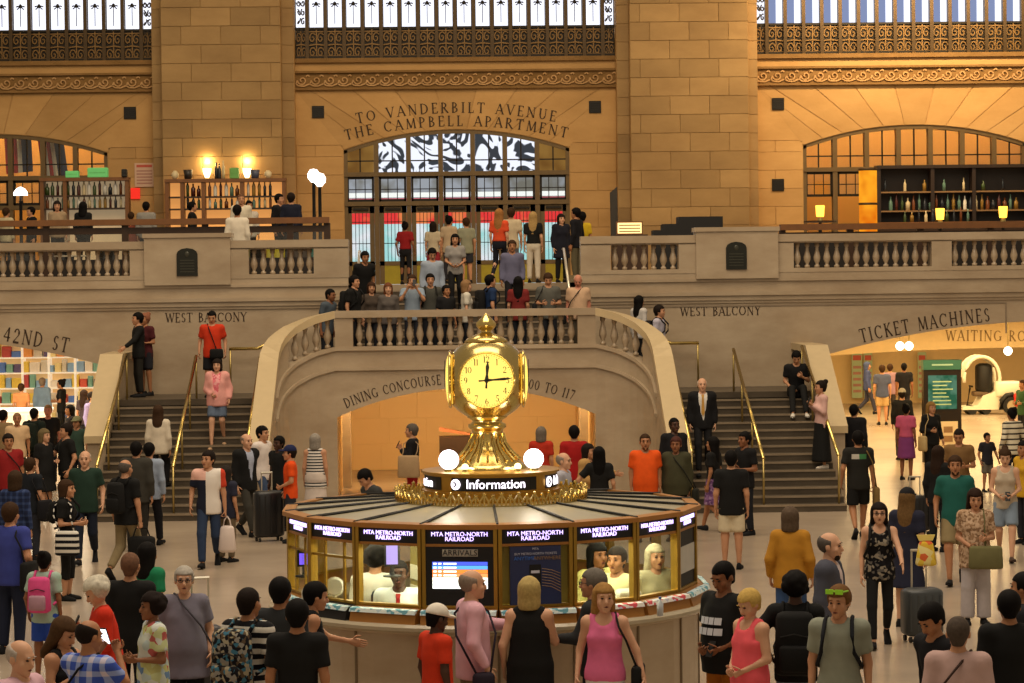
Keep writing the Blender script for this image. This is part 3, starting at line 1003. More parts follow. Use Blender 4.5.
# brass handrails
def handrail(label, x, ya, yb, zfun, top_ext=True, h=.86):
    r = thing('handrail', label, 'handrail', (x, ya, 0), 0, 'brass stair handrails')
    pts = [(0, 0, zfun(ya) + h), (0, yb - ya, zfun(yb) + h)]
    MB().tube(pts, .035, 8).build('rail', BRASS, r, smooth=True)
    for f_ in (0.0, .36, .7, 1.0):
        Y = ya + (yb - ya) * f_
        MB().tube([(0, Y - ya, zfun(Y)), (0, Y - ya, zfun(ya) + (zfun(yb) - zfun(ya)) * f_ + h)], .022, 6).build('post', BRASS_D, r, smooth=True)
    return r
lz = lambda Y: max(0, min(ZL, (Y - T0 + .2) / TD * RISE))
handrail('tall brass handrail down the middle of the left stair flight', -5.45, 46.1, 50.7, lz)
handrail('tall brass handrail down the middle of the right stair flight', 5.45, 46.1, 50.7, lz)
for s in (-1, 1):
    nm = 'left' if s < 0 else 'right'
    handrail('slim brass handrail along the inner wall of the %s stair' % nm, s * 4.12, 46.1, 50.2, lz, h=1.0)
    handrail('slim brass handrail along the outer wall of the %s stair' % nm, s * 6.85, 46.1, 50.7, lz, h=.9)
    r = thing('handrail', 'short brass handrail turning up from the %s landing' % nm, 'handrail', (s * XI, 52.6, ZL), 0, 'brass landing handrails')
    MB().tube([(s * .9, 0, .95), (s * .3, 0, .95), (-s * 1.2, 0, 1.68)], .035, 8).build('rail', BRASS, r, smooth=True)
    MB().tube([(s * .88, 0, 0), (s * .88, 0, .95)], .022, 6).build('post', BRASS_D, r, smooth=True)
    r = thing('handrail', 'white metal handrail at the top of the central flight, %s side' % nm, 'handrail', (s * (OPX - .12), 54.6, up_z(54.6)), 0, 'upper flight handrails')
    MB().tube([(0, 0, .85), (0, 2.2, 1.75), (0, 2.6, 1.75)], .03, 8).build('rail', plain('pale_steel', '#d8d2c0', .3, .7), r, smooth=True)
    MB().tube([(0, 0, -.6), (0, 0, .85)], .025, 6).build('post', plain('pale_steel', '#d8d2c0', .3, .7), r, smooth=True)
# ================================================================== PEOPLE
def surface_nets(D, org, h):
    S = D < 0
    nx, ny, nz = D.shape
    cnt = np.zeros((nx - 1, ny - 1, nz - 1), np.int8)
    for a in (0, 1):
        for b in (0, 1):
            for c in (0, 1):
                cnt += S[a:nx - 1 + a, b:ny - 1 + b, c:nz - 1 + c]
    act = (cnt > 0) & (cnt < 8)
    I, J, K = np.nonzero(act)
    idx = np.full(act.shape, -1, np.int64)
    idx[I, J, K] = np.arange(len(I))
    acc = np.zeros((len(I), 3)); w = np.zeros(len(I))
    cor = [(a, b, c) for a in (0, 1) for b in (0, 1) for c in (0, 1)]
    vals = {q: D[I + q[0], J + q[1], K + q[2]] for q in cor}
    for p in cor:
        for ax in range(3):
            if p[ax] == 0:
                q = tuple(1 if i == ax else p[i] for i in range(3))
                da, db = vals[p], vals[q]
                m = (da < 0) != (db < 0)
                t = da[m] / (da[m] - db[m])
                pt = np.tile(np.array(p, float), (len(t), 1)); pt[:, ax] += t
                acc[m] += pt; w[m] += 1
    V = np.array(org) + h * (np.stack([I, J, K], 1) + acc / w[:, None])
    faces = []
    for ax in range(3):
        sl0 = [slice(1, -1)] * 3; sl1 = [slice(1, -1)] * 3
        sl0[ax] = slice(0, -1); sl1[ax] = slice(1, None)
        A, B = S[tuple(sl0)], S[tuple(sl1)]
        ch = np.nonzero(A != B)
        pos = [c + (0 if i == ax else 1) for i, c in enumerate(ch)]
        flip = A[ch]
        u, v = (ax + 1) % 3, (ax + 2) % 3
        q = []
        for du, dv in ((1, 1), (0, 1), (0, 0), (1, 0)):
            c = [None] * 3
            c[ax] = pos[ax]; c[u] = pos[u] - du; c[v] = pos[v] - dv
            q.append(idx[c[0], c[1], c[2]])
        q = np.stack(q, 1)
        q[~flip] = q[~flip][:, ::-1]
        faces.append(q)
    return V, np.concatenate(faces)

class Field:
    def __init__(s, lo, hi, h):
        s.h = h; s.lo = np.array(lo, float) - 2 * h
        n = np.ceil((np.array(hi) + 2 * h - s.lo) / h).astype(int) + 1
        s.ax = [s.lo[i] + h * np.arange(n[i]) for i in range(3)]
        s.D = np.full(tuple(n), 0.25)

    def sub(s, lo, hi):
        sl = []
        for i in range(3):
            a = max(0, int((lo[i] - s.lo[i]) / s.h)); b = min(len(s.ax[i]), int((hi[i] - s.lo[i]) / s.h) + 2)
            if b <= a:
                return None
            sl.append(slice(a, b))
        return tuple(sl), s.ax[0][sl[0]][:, None, None], s.ax[1][sl[1]][None, :, None], s.ax[2][sl[2]][None, None, :]

    def mix(s, sl, d, k):
        A = s.D[sl]
        if k <= 0:
            s.D[sl] = np.minimum(A, d); return
        t = np.clip(.5 + .5 * (A - d) / k, 0, 1)
        s.D[sl] = A * (1 - t) + d * t - k * t * (1 - t)

    def cap(s, a, b, ra, rb, k=.03, flat=False):
        a = np.array(a, float); b = np.array(b, float)
        pad = max(ra, rb) + k + 2 * s.h
        r = s.sub(np.minimum(a, b) - pad, np.maximum(a, b) + pad)
        if not r:
            return
        sl, X, Y, Z = r
        d = b - a; L = d @ d + 1e-9
        t0 = ((X - a[0]) * d[0] + (Y - a[1]) * d[1] + (Z - a[2]) * d[2]) / L
        t = np.clip(t0, 0, 1)
        dist = np.sqrt((X - a[0] - t * d[0]) ** 2 + (Y - a[1] - t * d[1]) ** 2 + (Z - a[2] - t * d[2]) ** 2) - (ra + (rb - ra) * t)
        if flat:
            dist = np.maximum(dist, (t0 - 1) * math.sqrt(L))
        s.mix(sl, dist, k)

    def ell(s, c, r, k=.03):
        c = np.array(c, float); r = np.array(r, float)
        q = s.sub(c - r - k - 2 * s.h, c + r + k + 2 * s.h)
        if not q:
            return
        sl, X, Y, Z = q
        d = (np.sqrt(((X - c[0]) / r[0]) ** 2 + ((Y - c[1]) / r[1]) ** 2 + ((Z - c[2]) / r[2]) ** 2) - 1) * min(r)
        s.mix(sl, d, k)

    def lathe(s, zs, rx, ry, cy, k=.03, R=None, o=None, zc=None, c0=0.0):
        """elliptical tube along the (tilted) body axis; zc = (lo, hi) flat ends"""
        zs = np.array(zs)
        ext = max(max(rx), max(ry)) + k + 2 * s.h
        lo = np.array([-ext, -ext, zs[0] - .02 - k]); hi = np.array([ext, ext, zs[-1] + .02 + k])
        if R is None:
            r = s.sub(lo + [0, min(cy), 0], hi + [0, max(cy), 0])
        else:
            cs = np.array([[x, y, z] for x in (lo[0], hi[0]) for y in (lo[1], hi[1]) for z in (lo[2], hi[2])])
            cs = (cs - o) @ R.T + o
            r = s.sub(cs.min(0), cs.max(0))
        if not r:
            return
        sl, X, Y, Z = r
        if R is not None:
            X, Y, Z = X - o[0], Y - o[1], Z - o[2]
            X, Y, Z = (R[0, 0] * X + R[1, 0] * Y + R[2, 0] * Z + o[0], R[0, 1] * X + R[1, 1] * Y + R[2, 1] * Z + o[1], R[0, 2] * X + R[1, 2] * Y + R[2, 2] * Z + o[2])
        ix = np.interp(Z, zs, rx); iy = np.interp(Z, zs, ry); ic = np.interp(Z, zs, cy)
        d = (np.sqrt((X / ix) ** 2 + ((Y - ic) / iy) ** 2) - 1) * np.minimum(ix, iy)
        zl, zh = zc or (zs[0], zs[-1])
        d = np.maximum(d, np.maximum(zl - Z, Z - zh))
        s.mix(sl, d, k)

    def clip(s, fn):
        X, Y, Z = s.ax[0][:, None, None], s.ax[1][None, :, None], s.ax[2][None, None, :]
        s.D = np.maximum(s.D, fn(X, Y, Z))

    def mesh(s):
        D = s.D
        D[0] = D[-1] = .2; D[:, 0] = D[:, -1] = .2; D[:, :, 0] = D[:, :, -1] = .2
        return surface_nets(D, s.lo, s.h)

def np_mesh(name, V, Fq, mats, mi=None, smooth=True):
    me = bpy.data.meshes.new(name)
    nq = len(Fq)
    me.vertices.add(len(V)); me.vertices.foreach_set('co', np.asarray(V, np.float32).ravel())
    me.loops.add(nq * 4); me.loops.foreach_set('vertex_index', np.asarray(Fq, np.int32).ravel())
    me.polygons.add(nq)
    me.polygons.foreach_set('loop_start', np.arange(0, nq * 4, 4, dtype=np.int32))
    if mi is not None:
        me.polygons.foreach_set('material_index', np.asarray(mi, np.int32))
    me.polygons.foreach_set('use_smooth', np.full(nq, smooth))
    for m in mats:
        me.materials.append(m)
    me.update(calc_edges=True)
    return me

# ---- templates in head / hand / shoe space (metres, figure 1.75 m tall)
def tpl_head(h):
    f = Field((-.11, -.14, -.15), (.11, .12, .14), h)
    f.ell((0, .012, .03), (.076, .096, .09), 0)
    f.ell((0, -.02, -.045), (.06, .07, .075), .03)       # jaw and face
    f.ell((0, -.07, -.095), (.03, .022, .022), .02)      # chin
    f.cap((0, -.088, .012), (0, -.106, -.03), .009, .016, .012)   # nose
    f.cap((-.035, -.078, .03), (.035, -.078, .03), .012, .012, .015)  # brow
    f.cap((-.018, -.084, -.062), (.018, -.084, -.062), .009, .009, .01)  # lips
    for s in (-1, 1):
        f.ell((s * .078, .01, -.008), (.013, .022, .034), .008)   # ear
        f.ell((s * .045, -.06, -.03), (.024, .02, .024), .02)     # cheek
    return f.mesh()

def feature_quads():
    """eyes, brows and mouth: small raised patches on the face, quads only"""
    V = []; Fq = []; mi = []
    def blob(c, r, m):
        o = len(V)
        for t in (-1, 0, 1):
            for (a, b) in ((-1, 0), (0, -1), (1, 0), (0, 1)):
                q = 1 if t == 0 else .55
                V.append((c[0] + r[0] * a * q, c[1] + r[1] * t, c[2] + r[2] * b * q))
        for l in range(2):
            for k in range(4):
                Fq.append((o + l * 4 + k, o + l * 4 + (k + 1) % 4, o + l * 4 + 4 + (k + 1) % 4, o + l * 4 + 4 + k)); mi.append(m)
        Fq.append((o, o + 1, o + 2, o + 3)); mi.append(m)
        Fq.append((o + 8, o + 9, o + 10, o + 11)); mi.append(m)
    for s in (-1, 1):
        blob((s * .031, -.083, .008), (.016, .009, .0085), 1)
        blob((s * .032, -.0925, .032), (.02, .006, .005), 2)
    blob((0, -.0945, -.062), (.026, .005, .0075), 3)
    return np.array(V), np.array(Fq), mi

HEADS = {'n': tpl_head(.0135), 'f': tpl_head(.02)}
FEAT = feature_quads()

def tpl_hand(curl):
    """left hand hanging down: wrist at origin, fingers to -z, palm facing -x, thumb to -y"""
    V = []; Fq = []
    def loft(path, rad, seg=6, flat=1.0):
        o = len(V)
        for p, r in zip(path, rad):
            for k in range(seg):
                a = 2 * math.pi * k / seg
                V.append((p[0] + r * flat * math.cos(a), p[1] + r * math.sin(a), p[2]))
        for i in range(len(path) - 1):
            for k in range(seg):
                k2 = (k + 1) % seg
                Fq.append((o + i * seg + k, o + i * seg + k2, o + (i + 1) * seg + k2, o + (i + 1) * seg + k))
        e = o + (len(path) - 1) * seg
        Fq.append((e, e + 1, e + 2, e + 3)); Fq.append((e, e + 3, e + 4, e + 5))
    # palm
    o = len(V)
    for z, hw, th in ((.01, .026, .02), (-.03, .036, .017), (-.075, .042, .015), (-.098, .038, .013)):
        for k in range(8):
            a = 2 * math.pi * k / 8
            V.append((th * math.cos(a), hw * math.sin(a), z))
    for i in range(3):
        for k in range(8):
            k2 = (k + 1) % 8
            Fq.append((o + i * 8 + k, o + i * 8 + k2, o + i * 8 + 8 + k2, o + i * 8 + 8 + k))
    Fq.append((o + 24, o + 25, o + 26, o + 27)); Fq.append((o + 24, o + 27, o + 28, o + 31)); Fq.append((o + 28, o + 29, o + 30, o + 31))
    for y, L in ((-.03, .072), (-.0095, .082), (.0105, .076), (.029, .06)):
        p = [np.array((0, y, -.088))]; a = curl * .3
        for sgl in (.45, .32, .23):
            a += curl * .5
            p.append(p[-1] + L * sgl * np.array((-math.sin(a), 0, -math.cos(a))))
        loft(p, (.0095, .009, .0082, .006))
    # thumb from the side of the palm
    p = [np.array((-.004, -.03, -.02))]
    for L, dv in ((.036, (-.25, -.75, -.6)), (.03, (-.4 - .4 * curl, -.35, -.85)), (.022, (-.4 - .5 * curl, -.05, -.8))):
        dv = np.array(dv); p.append(p[-1] + L * dv / np.linalg.norm(dv))
    loft(p, (.013, .011, .0095, .007))
    Fq2 = [tuple(q) for q in Fq]
    return np.array(V), np.array(Fq2)
HANDS = {'relaxed': tpl_hand(.55), 'grip': tpl_hand(1.5), 'flat': tpl_hand(.15)}

def tpl_shoe():
    m = MB()
    st = [(.085, .030, .03, .085), (.06, .036, .0, .10), (.0, .036, .0, .095), (-.06, .042, .0, .07), (-.12, .047, .0, .055), (-.165, .036, .0, .045), (-.185, .012, .0, .03)]
    V = []; Fq = []
    for y, w, zb, zt in st:
        V += [(-w, y, 0.0), (w, y, 0.0), (w * 1.02, y, .028), (w * .9, y, (zt + .028) / 2), (w * .45, y, zt), (-w * .45, y, zt), (-w * .9, y, (zt + .028) / 2), (-w * 1.02, y, .028)]
    for i in range(len(st) - 1):
        for k in range(8):
            k2 = (k + 1) % 8
            Fq.append((i * 8 + k, i * 8 + 8 + k, i * 8 + 8 + k2, i * 8 + k2))
    e = (len(st) - 1) * 8
    for b in (0, e):
        Fq += [(b, b + 1, b + 2, b + 7), (b + 7, b + 2, b + 3, b + 6), (b + 6, b + 3, b + 4, b + 5)]
    return np.array(V), np.array(Fq)
SHOE_V, SHOE_F = tpl_shoe()
SHOE = np_mesh('shoe', SHOE_V, SHOE_F, [BLACK])

HAIR = {}
def hair_mesh(kind):
    if kind in HAIR:
        return HAIR[kind]
    h = .014
    f = Field((-.17, -.17, -.46 if kind in ('long', 'pony', 'longer') else -.22), (.17, .2, .22), h)
    big = .022 if kind in ('curly', 'afro') else .004 if kind == 'buzz' else .012
    if kind == 'ring':
        big = .005
    f.ell((0, .016, .03), (.08 + big, .1 + big, .092 + big), 0)
    def face(X, Y, Z):      # cut the face free
        fl = {'short': .05, 'buzz': .055, 'bob': .045, 'long': .045, 'longer': .045, 'pony': .05, 'bun': .05, 'curly': .055, 'afro': .055, 'ring': .2, 'cropped': .05}[kind]
        return np.minimum(np.minimum(-.035 - Y + .35 * np.maximum(0, -Z), fl - Z), .2) * 1.0
    if kind in ('short', 'buzz', 'cropped', 'ring', 'pony', 'bun'):
        if kind != 'ring':
            f.cap((0, .045, .0), (0, .055, -.06), .06, .046, .03)
        f.clip(lambda X, Y, Z: np.maximum(-.085 - Z + 0 * X, np.where(Y < .02, -.02 - Z, -1.)))
    if kind == 'bob':
        f.lathe([-.15, -.1, 0, .06], [.09, .098, .094, .08], [.08, .095, .1, .09], [.03, .025, .02, .02], .03)
    if kind in ('long', 'longer'):
        b = -.26 if kind == 'long' else -.40
        f.lathe([b, -.2, -.1, 0, .06], [.07, .105, .104, .095, .08], [.035, .055, .08, .1, .09], [.085, .075, .04, .02, .02], .03)
    if kind == 'pony':
        f.cap((0, .1, .04), (0, .15, -.04), .035, .045, .02); f.cap((0, .15, -.04), (0, .13, -.22), .045, .02, .02)
    if kind == 'bun':
        f.ell((0, .1, .1), (.05, .05, .048), .01)
    if kind in ('curly', 'afro'):
        rr = np.random.default_rng(3)
        for k in range(46):
            t = rr.uniform(0, 2 * math.pi); u = rr.uniform(-.5, 1)
            d = np.array([math.sqrt(1 - u * u) * math.cos(t), math.sqrt(1 - u * u) * math.sin(t), u])
            if d[1] < -.45 and d[2] < .5:
                continue
            c = np.array((0, .02, .015)) + d * np.array((.085, .1, .1))
            f.ell(c, (.034, .034, .034), .012)
    f.clip(face)
    if kind == 'ring':       # hair left round the sides of a bald head
        f.clip(lambda X, Y, Z: np.maximum(Z - .06 - .3 * np.maximum(Y, 0), -.02 - Y + 0 * X))
    V, Q = f.mesh()
    HAIR[kind] = np_mesh('hair', V, Q, [BLACK])
    return HAIR[kind]
def cap_mesh():
    if 'cap' not in HAIR:
        f = Field((-.14, -.24, -.02), (.14, .16, .18), .014)
        f.ell((0, .012, .04), (.095, .115, .105), 0)
        f.clip(lambda X, Y, Z: .035 - Z + 0 * X + 0 * Y)
        f.ell((0, -.11, .045), (.075, .085, .018), .008)
        V, Q = f.mesh(); HAIR['cap'] = np_mesh('cap', V, Q, [BLACK])
    return HAIR['cap']

# ---- cloth
def cloth(c, rough=.85):
    if not isinstance(c, str) or not c.startswith('#'):
        return c if not isinstance(c, str) else MATS[c]
    return plain('cloth_' + c[1:], '#%02x%02x%02x' % tuple(max(int(c[i:i + 2], 16), 24) for i in (1, 3, 5)), rough, vary=.18, scale=9, spec=.2)  # darkest cloth colours lifted to imitate haze over the blacks
def skin(c):
    return plain('skin_' + c[1:], c, .55, vary=.06, scale=12, spec=.35)
def hairm(c):
    return plain('hair_' + c[1:], c, .75, vary=.4, scale=40, spec=.12)
def pattern(name, build):
    m, nt, b = new_mat(name)
    b.inputs['Roughness'].default_value = .85
    b.inputs['Specular IOR Level'].default_value = .2
    tc = nt.nodes.new('ShaderNodeTexCoord')
    sep = nt.nodes.new('ShaderNodeSeparateXYZ')
    nt.links.new(tc.outputs['Object'], sep.inputs[0])
    build(nt, tc, sep, b)
    MATS[name] = m
    return m
def _math(nt, op, a, b=None):
    n = nt.nodes.new('ShaderNodeMath'); n.operation = op
    for i, v in enumerate((a, b)):
        if v is None:
            continue
        if isinstance(v, (int, float)):
            n.inputs[i].default_value = v
        else:
            nt.links.new(v, n.inputs[i])
    return n.outputs[0]
def _mix(nt, f, a, b):
    n = nt.nodes.new('ShaderNodeMix'); n.data_type = 'RGBA'
    nt.links.new(f, n.inputs[0])
    for i, v in ((6, a), (7, b)):
        if isinstance(v, str):
            n.inputs[i].default_value = (*lin(v), 1)
        else:
            nt.links.new(v, n.inputs[i])
    return n.outputs[2]
def stripes(name, axis, per, duty, c0, c1):
    def b(nt, tc, sep, bs):
        w = _math(nt, 'FRACT', _math(nt, 'MULTIPLY', sep.outputs[axis], 1 / per))
        nt.links.new(_mix(nt, _math(nt, 'LESS_THAN', w, duty), c0, c1), bs.inputs['Base Color'])
    return pattern(name, b)
def speckle(name, scale, cols, thr=(.45, .55)):
    def b(nt, tc, sep, bs):
        n = nt.nodes.new('ShaderNodeTexVoronoi'); n.inputs['Scale'].default_value = scale
        nt.links.new(tc.outputs['Object'], n.inputs['Vector'])
        r = nt.nodes.new('ShaderNodeValToRGB'); r.color_ramp.interpolation = 'CONSTANT'
        sp_ = nt.nodes.new('ShaderNodeSeparateColor'); nt.links.new(n.outputs['Color'], sp_.inputs[0])
        nt.links.new(sp_.outputs[0], r.inputs[0])
        el = r.color_ramp.elements
        while len(el) < len(cols):
            el.new(.5)
        for i, c in enumerate(cols):
            el[i].position = i / len(cols); el[i].color = (*lin(c), 1)
        nt.links.new(r.outputs[0], bs.inputs['Base Color'])
    return pattern(name, b)
stripes('cloth_breton', 2, .055, .42, '#d8d2c8', '#23222a')
stripes('cloth_breton_wide', 2, .11, .3, '#d9cfb4', '#3b342e')
stripes('cloth_zebra', 2, .09, .5, '#d8d4ca', '#15151a')
def _plaid(c0, c1, c2, per):
    def b(nt, tc, sep, bs):
        fx = _math(nt, 'LESS_THAN', _math(nt, 'FRACT', _math(nt, 'MULTIPLY', sep.outputs[0], 1 / per)), .4)
        fz = _math(nt, 'LESS_THAN', _math(nt, 'FRACT', _math(nt, 'MULTIPLY', sep.outputs[2], 1 / per)), .4)
        nt.links.new(_mix(nt, fz, _mix(nt, fx, c0, c1), _mix(nt, fx, c1, c2)), bs.inputs['Base Color'])
    return b
pattern('cloth_plaid_blue', _plaid('#3c57b8', '#8d9fd6', '#c9c4d8', .11))
pattern('cloth_plaid_navy', _plaid('#1b2440', '#27365c', '#3a4a72', .09))
speckle('cloth_floral', 28, ['#0e0d10', '#0e0d10', '#141318', '#0e0d10', '#8a8172', '#5e5a55'])
speckle('cloth_brown_print', 36, ['#9a7a5c', '#b89a7c', '#c7a98c', '#84674c'])
speckle('cloth_tiedye', 13, ['#c8d0c4', '#c0c080', '#b8605c', '#6a88b0', '#d0d4cc', '#c8cf9a', '#b8c8c8'])
speckle('cloth_purple_print', 24, ['#6f4a78', '#8b6794', '#5a3a66', '#9c7f9f'])
speckle('pack_print', 34, ['#15151a', '#8f8a80', '#3d6f86', '#15151a', '#a0977e', '#15151a', '#5a4a38'])
speckle('cloth_pink_print', 26, ['#e07c86', '#f0a8a8', '#d46874'])
def _tri(nt, tc, sep, bs):
    left = _math(nt, 'LESS_THAN', sep.outputs[0], -.03)
    hi = _math(nt, 'GREATER_THAN', sep.outputs[2], 1.32)
    red = _math(nt, 'GREATER_THAN', sep.outputs[0], .19)
    c = _mix(nt, red, '#e4dcd2', '#c8432c')
    nt.links.new(_mix(nt, left, c, _mix(nt, hi, '#1d2233', '#e7b7a8')), bs.inputs['Base Color'])
pattern('cloth_tricolour', _tri)
def _print(nt, tc, sep, bs):
    z = _math(nt, 'MULTIPLY', _math(nt, 'GREATER_THAN', sep.outputs[2], 1.3), _math(nt, 'LESS_THAN', sep.outputs[2], 1.38))
    y = _math(nt, 'GREATER_THAN', sep.outputs[1], .05)
    x = _math(nt, 'LESS_THAN', _math(nt, 'ABSOLUTE', sep.outputs[0]), .12)
    g = _math(nt, 'GREATER_THAN', sep.outputs[0], .0)
    nt.links.new(_mix(nt, _math(nt, 'MULTIPLY', _math(nt, 'MULTIPLY', z, x), y), '#23221f', _mix(nt, g, '#3f7a4c', '#b9b4a8')), bs.inputs['Base Color'])
pattern('cloth_backprint', _print)

ARMS = {  # (outward, forward, up) of elbow and wrist from the shoulder, hand pose
 'down': ((.05, -.03, -.285), (.06, .03, -.53), 'relaxed'),
 'slack': ((.08, -.05, -.27), (.09, .07, -.49), 'relaxed'),
 'swingf': ((.05, .07, -.27), (.04, .24, -.44), 'relaxed'),
 'swingb': ((.06, -.14, -.24), (.06, -.18, -.49), 'relaxed'),
 'carry': ((.05, .0, -.29), (.07, .03, -.55), 'grip'),
 'bent': ((.06, -.02, -.28), (-.05, .21, -.28), 'grip'),
 'low': ((.06, .0, -.28), (-.07, .18, -.38), 'grip'),
 'phone': ((.06, .03, -.27), (-.08, .22, -.13), 'grip'),
 'photo': ((.06, .18, -.17), (-.08, .27, .06), 'grip'),
 'reach': ((.04, .23, -.17), (.02, .46, -.18), 'flat'),
 'reachdown': ((.08, .16, -.22), (.10, .36, -.36), 'flat'),
 'strap': ((.10, .05, -.26), (-.04, .15, -.08), 'grip'),
 'hip': ((.2, -.04, -.21), (.05, .07, -.40), 'grip'),
 'out': ((.13, .0, -.26), (.2, .05, -.5), 'grip'),
 'pocket': ((.11, -.07, -.26), (.0, .05, -.47), 'relaxed'),
 'rest': ((.06, .1, -.25), (.0, .3, -.26), 'flat'),
 'lap': ((.06, .03, -.27), (-.06, .24, -.36), 'relaxed'),
}
LEGS = {  # per side: knee (x, y, z), ankle (x, y, z), foot pitch;  forward is -y
 'stand': (((.1, -.015, .49), (.105, .02, .09), 0), ((.1, -.015, .49), (.105, .02, .09), 0)),
 'ease': (((.1, -.01, .49), (.1, .02, .09), 0), ((.12, -.06, .5), (.15, -.06, .09), 0)),
 'walk': (((.1, -.15, .51), (.09, -.25, .1), -8), ((.1, -.0, .48), (.09, .27, .2), 38)),
 'walk2': (((.1, -.0, .48), (.09, .27, .2), 38), ((.1, -.15, .51), (.09, -.25, .1), -8)),
 'down': (((.1, -.16, .5), (.1, -.22, .0), 5), ((.1, -.1, .5), (.1, .12, .14), 18)),
 'climb': (((.1, -.26, .62), (.1, -.22, .25), 0), ((.1, .0, .49), (.1, .08, .1), 10)),
 'sitlow': (((.11, -.40, .56), (.11, -.78, .09), 0), ((.12, -.38, .57), (.16, -.74, .09), 0)),
 'sit': (((.11, -.43, .5), (.11, -.40, .09), 0), ((.11, -.43, .5), (.11, -.40, .09), 0)),
}
TZ = [.80, .88, .96, 1.05, 1.15, 1.27, 1.37, 1.44, 1.485]
TRX = {'m': [.12, .156, .158, .144, .150, .166, .164, .118, .06], 'f': [.125, .172, .170, .136, .138, .150, .150, .105, .052]}
TRY = {'m': [.085, .112, .11, .1, .106, .116, .108, .08, .06], 'f': [.085, .115, .11, .095, .098, .108, .098, .072, .052]}
FATX = [.5, .9, 1, 1.05, .9, .55, .35, .1, 0]
FATY = [.5, .9, 1.2, 1.35, 1.1, .6, .25, .05, 0]
PEOPLE = []
HS = 1.09

def place(px, py, h, level, Y=None):
    """foot position from the pixel of the crown of the head"""
    if level in ('floor', 'landing', 'platform', 'top', 'booth', 'dais'):
        z = {'floor': 0, 'landing': ZL, 'platform': ZP, 'top': ZB, 'booth': 0, 'dais': ZD}[level]
        if Y is not None:
            p = at_y(px, py, Y); return Vector((p.x, Y, z))
        p = at_z(px, py, z + h)
        return Vector((p.x, p.y, z))
    if level == 'y':        # depth given, height follows from the pixel (figures partly hidden, on ramps)
        p = at_y(px, py, Y); return Vector((p.x, Y, p.z - h))
    fn, a, b = (side_z, T0 + .05, YF) if level == 'side' else (up_z, U0 - 1.5, YW - 1)
    best = None
    for i in range(400):
        Yc = a + (b - a) * i / 399
        p = at_y(px, py, Yc)
        err = abs(fn(Yc) + h - p.z)
        if best is None or err < best[0]:
            best = (err, Yc, p.x, fn(Yc))
    return Vector((best[2], best[1], best[3]))

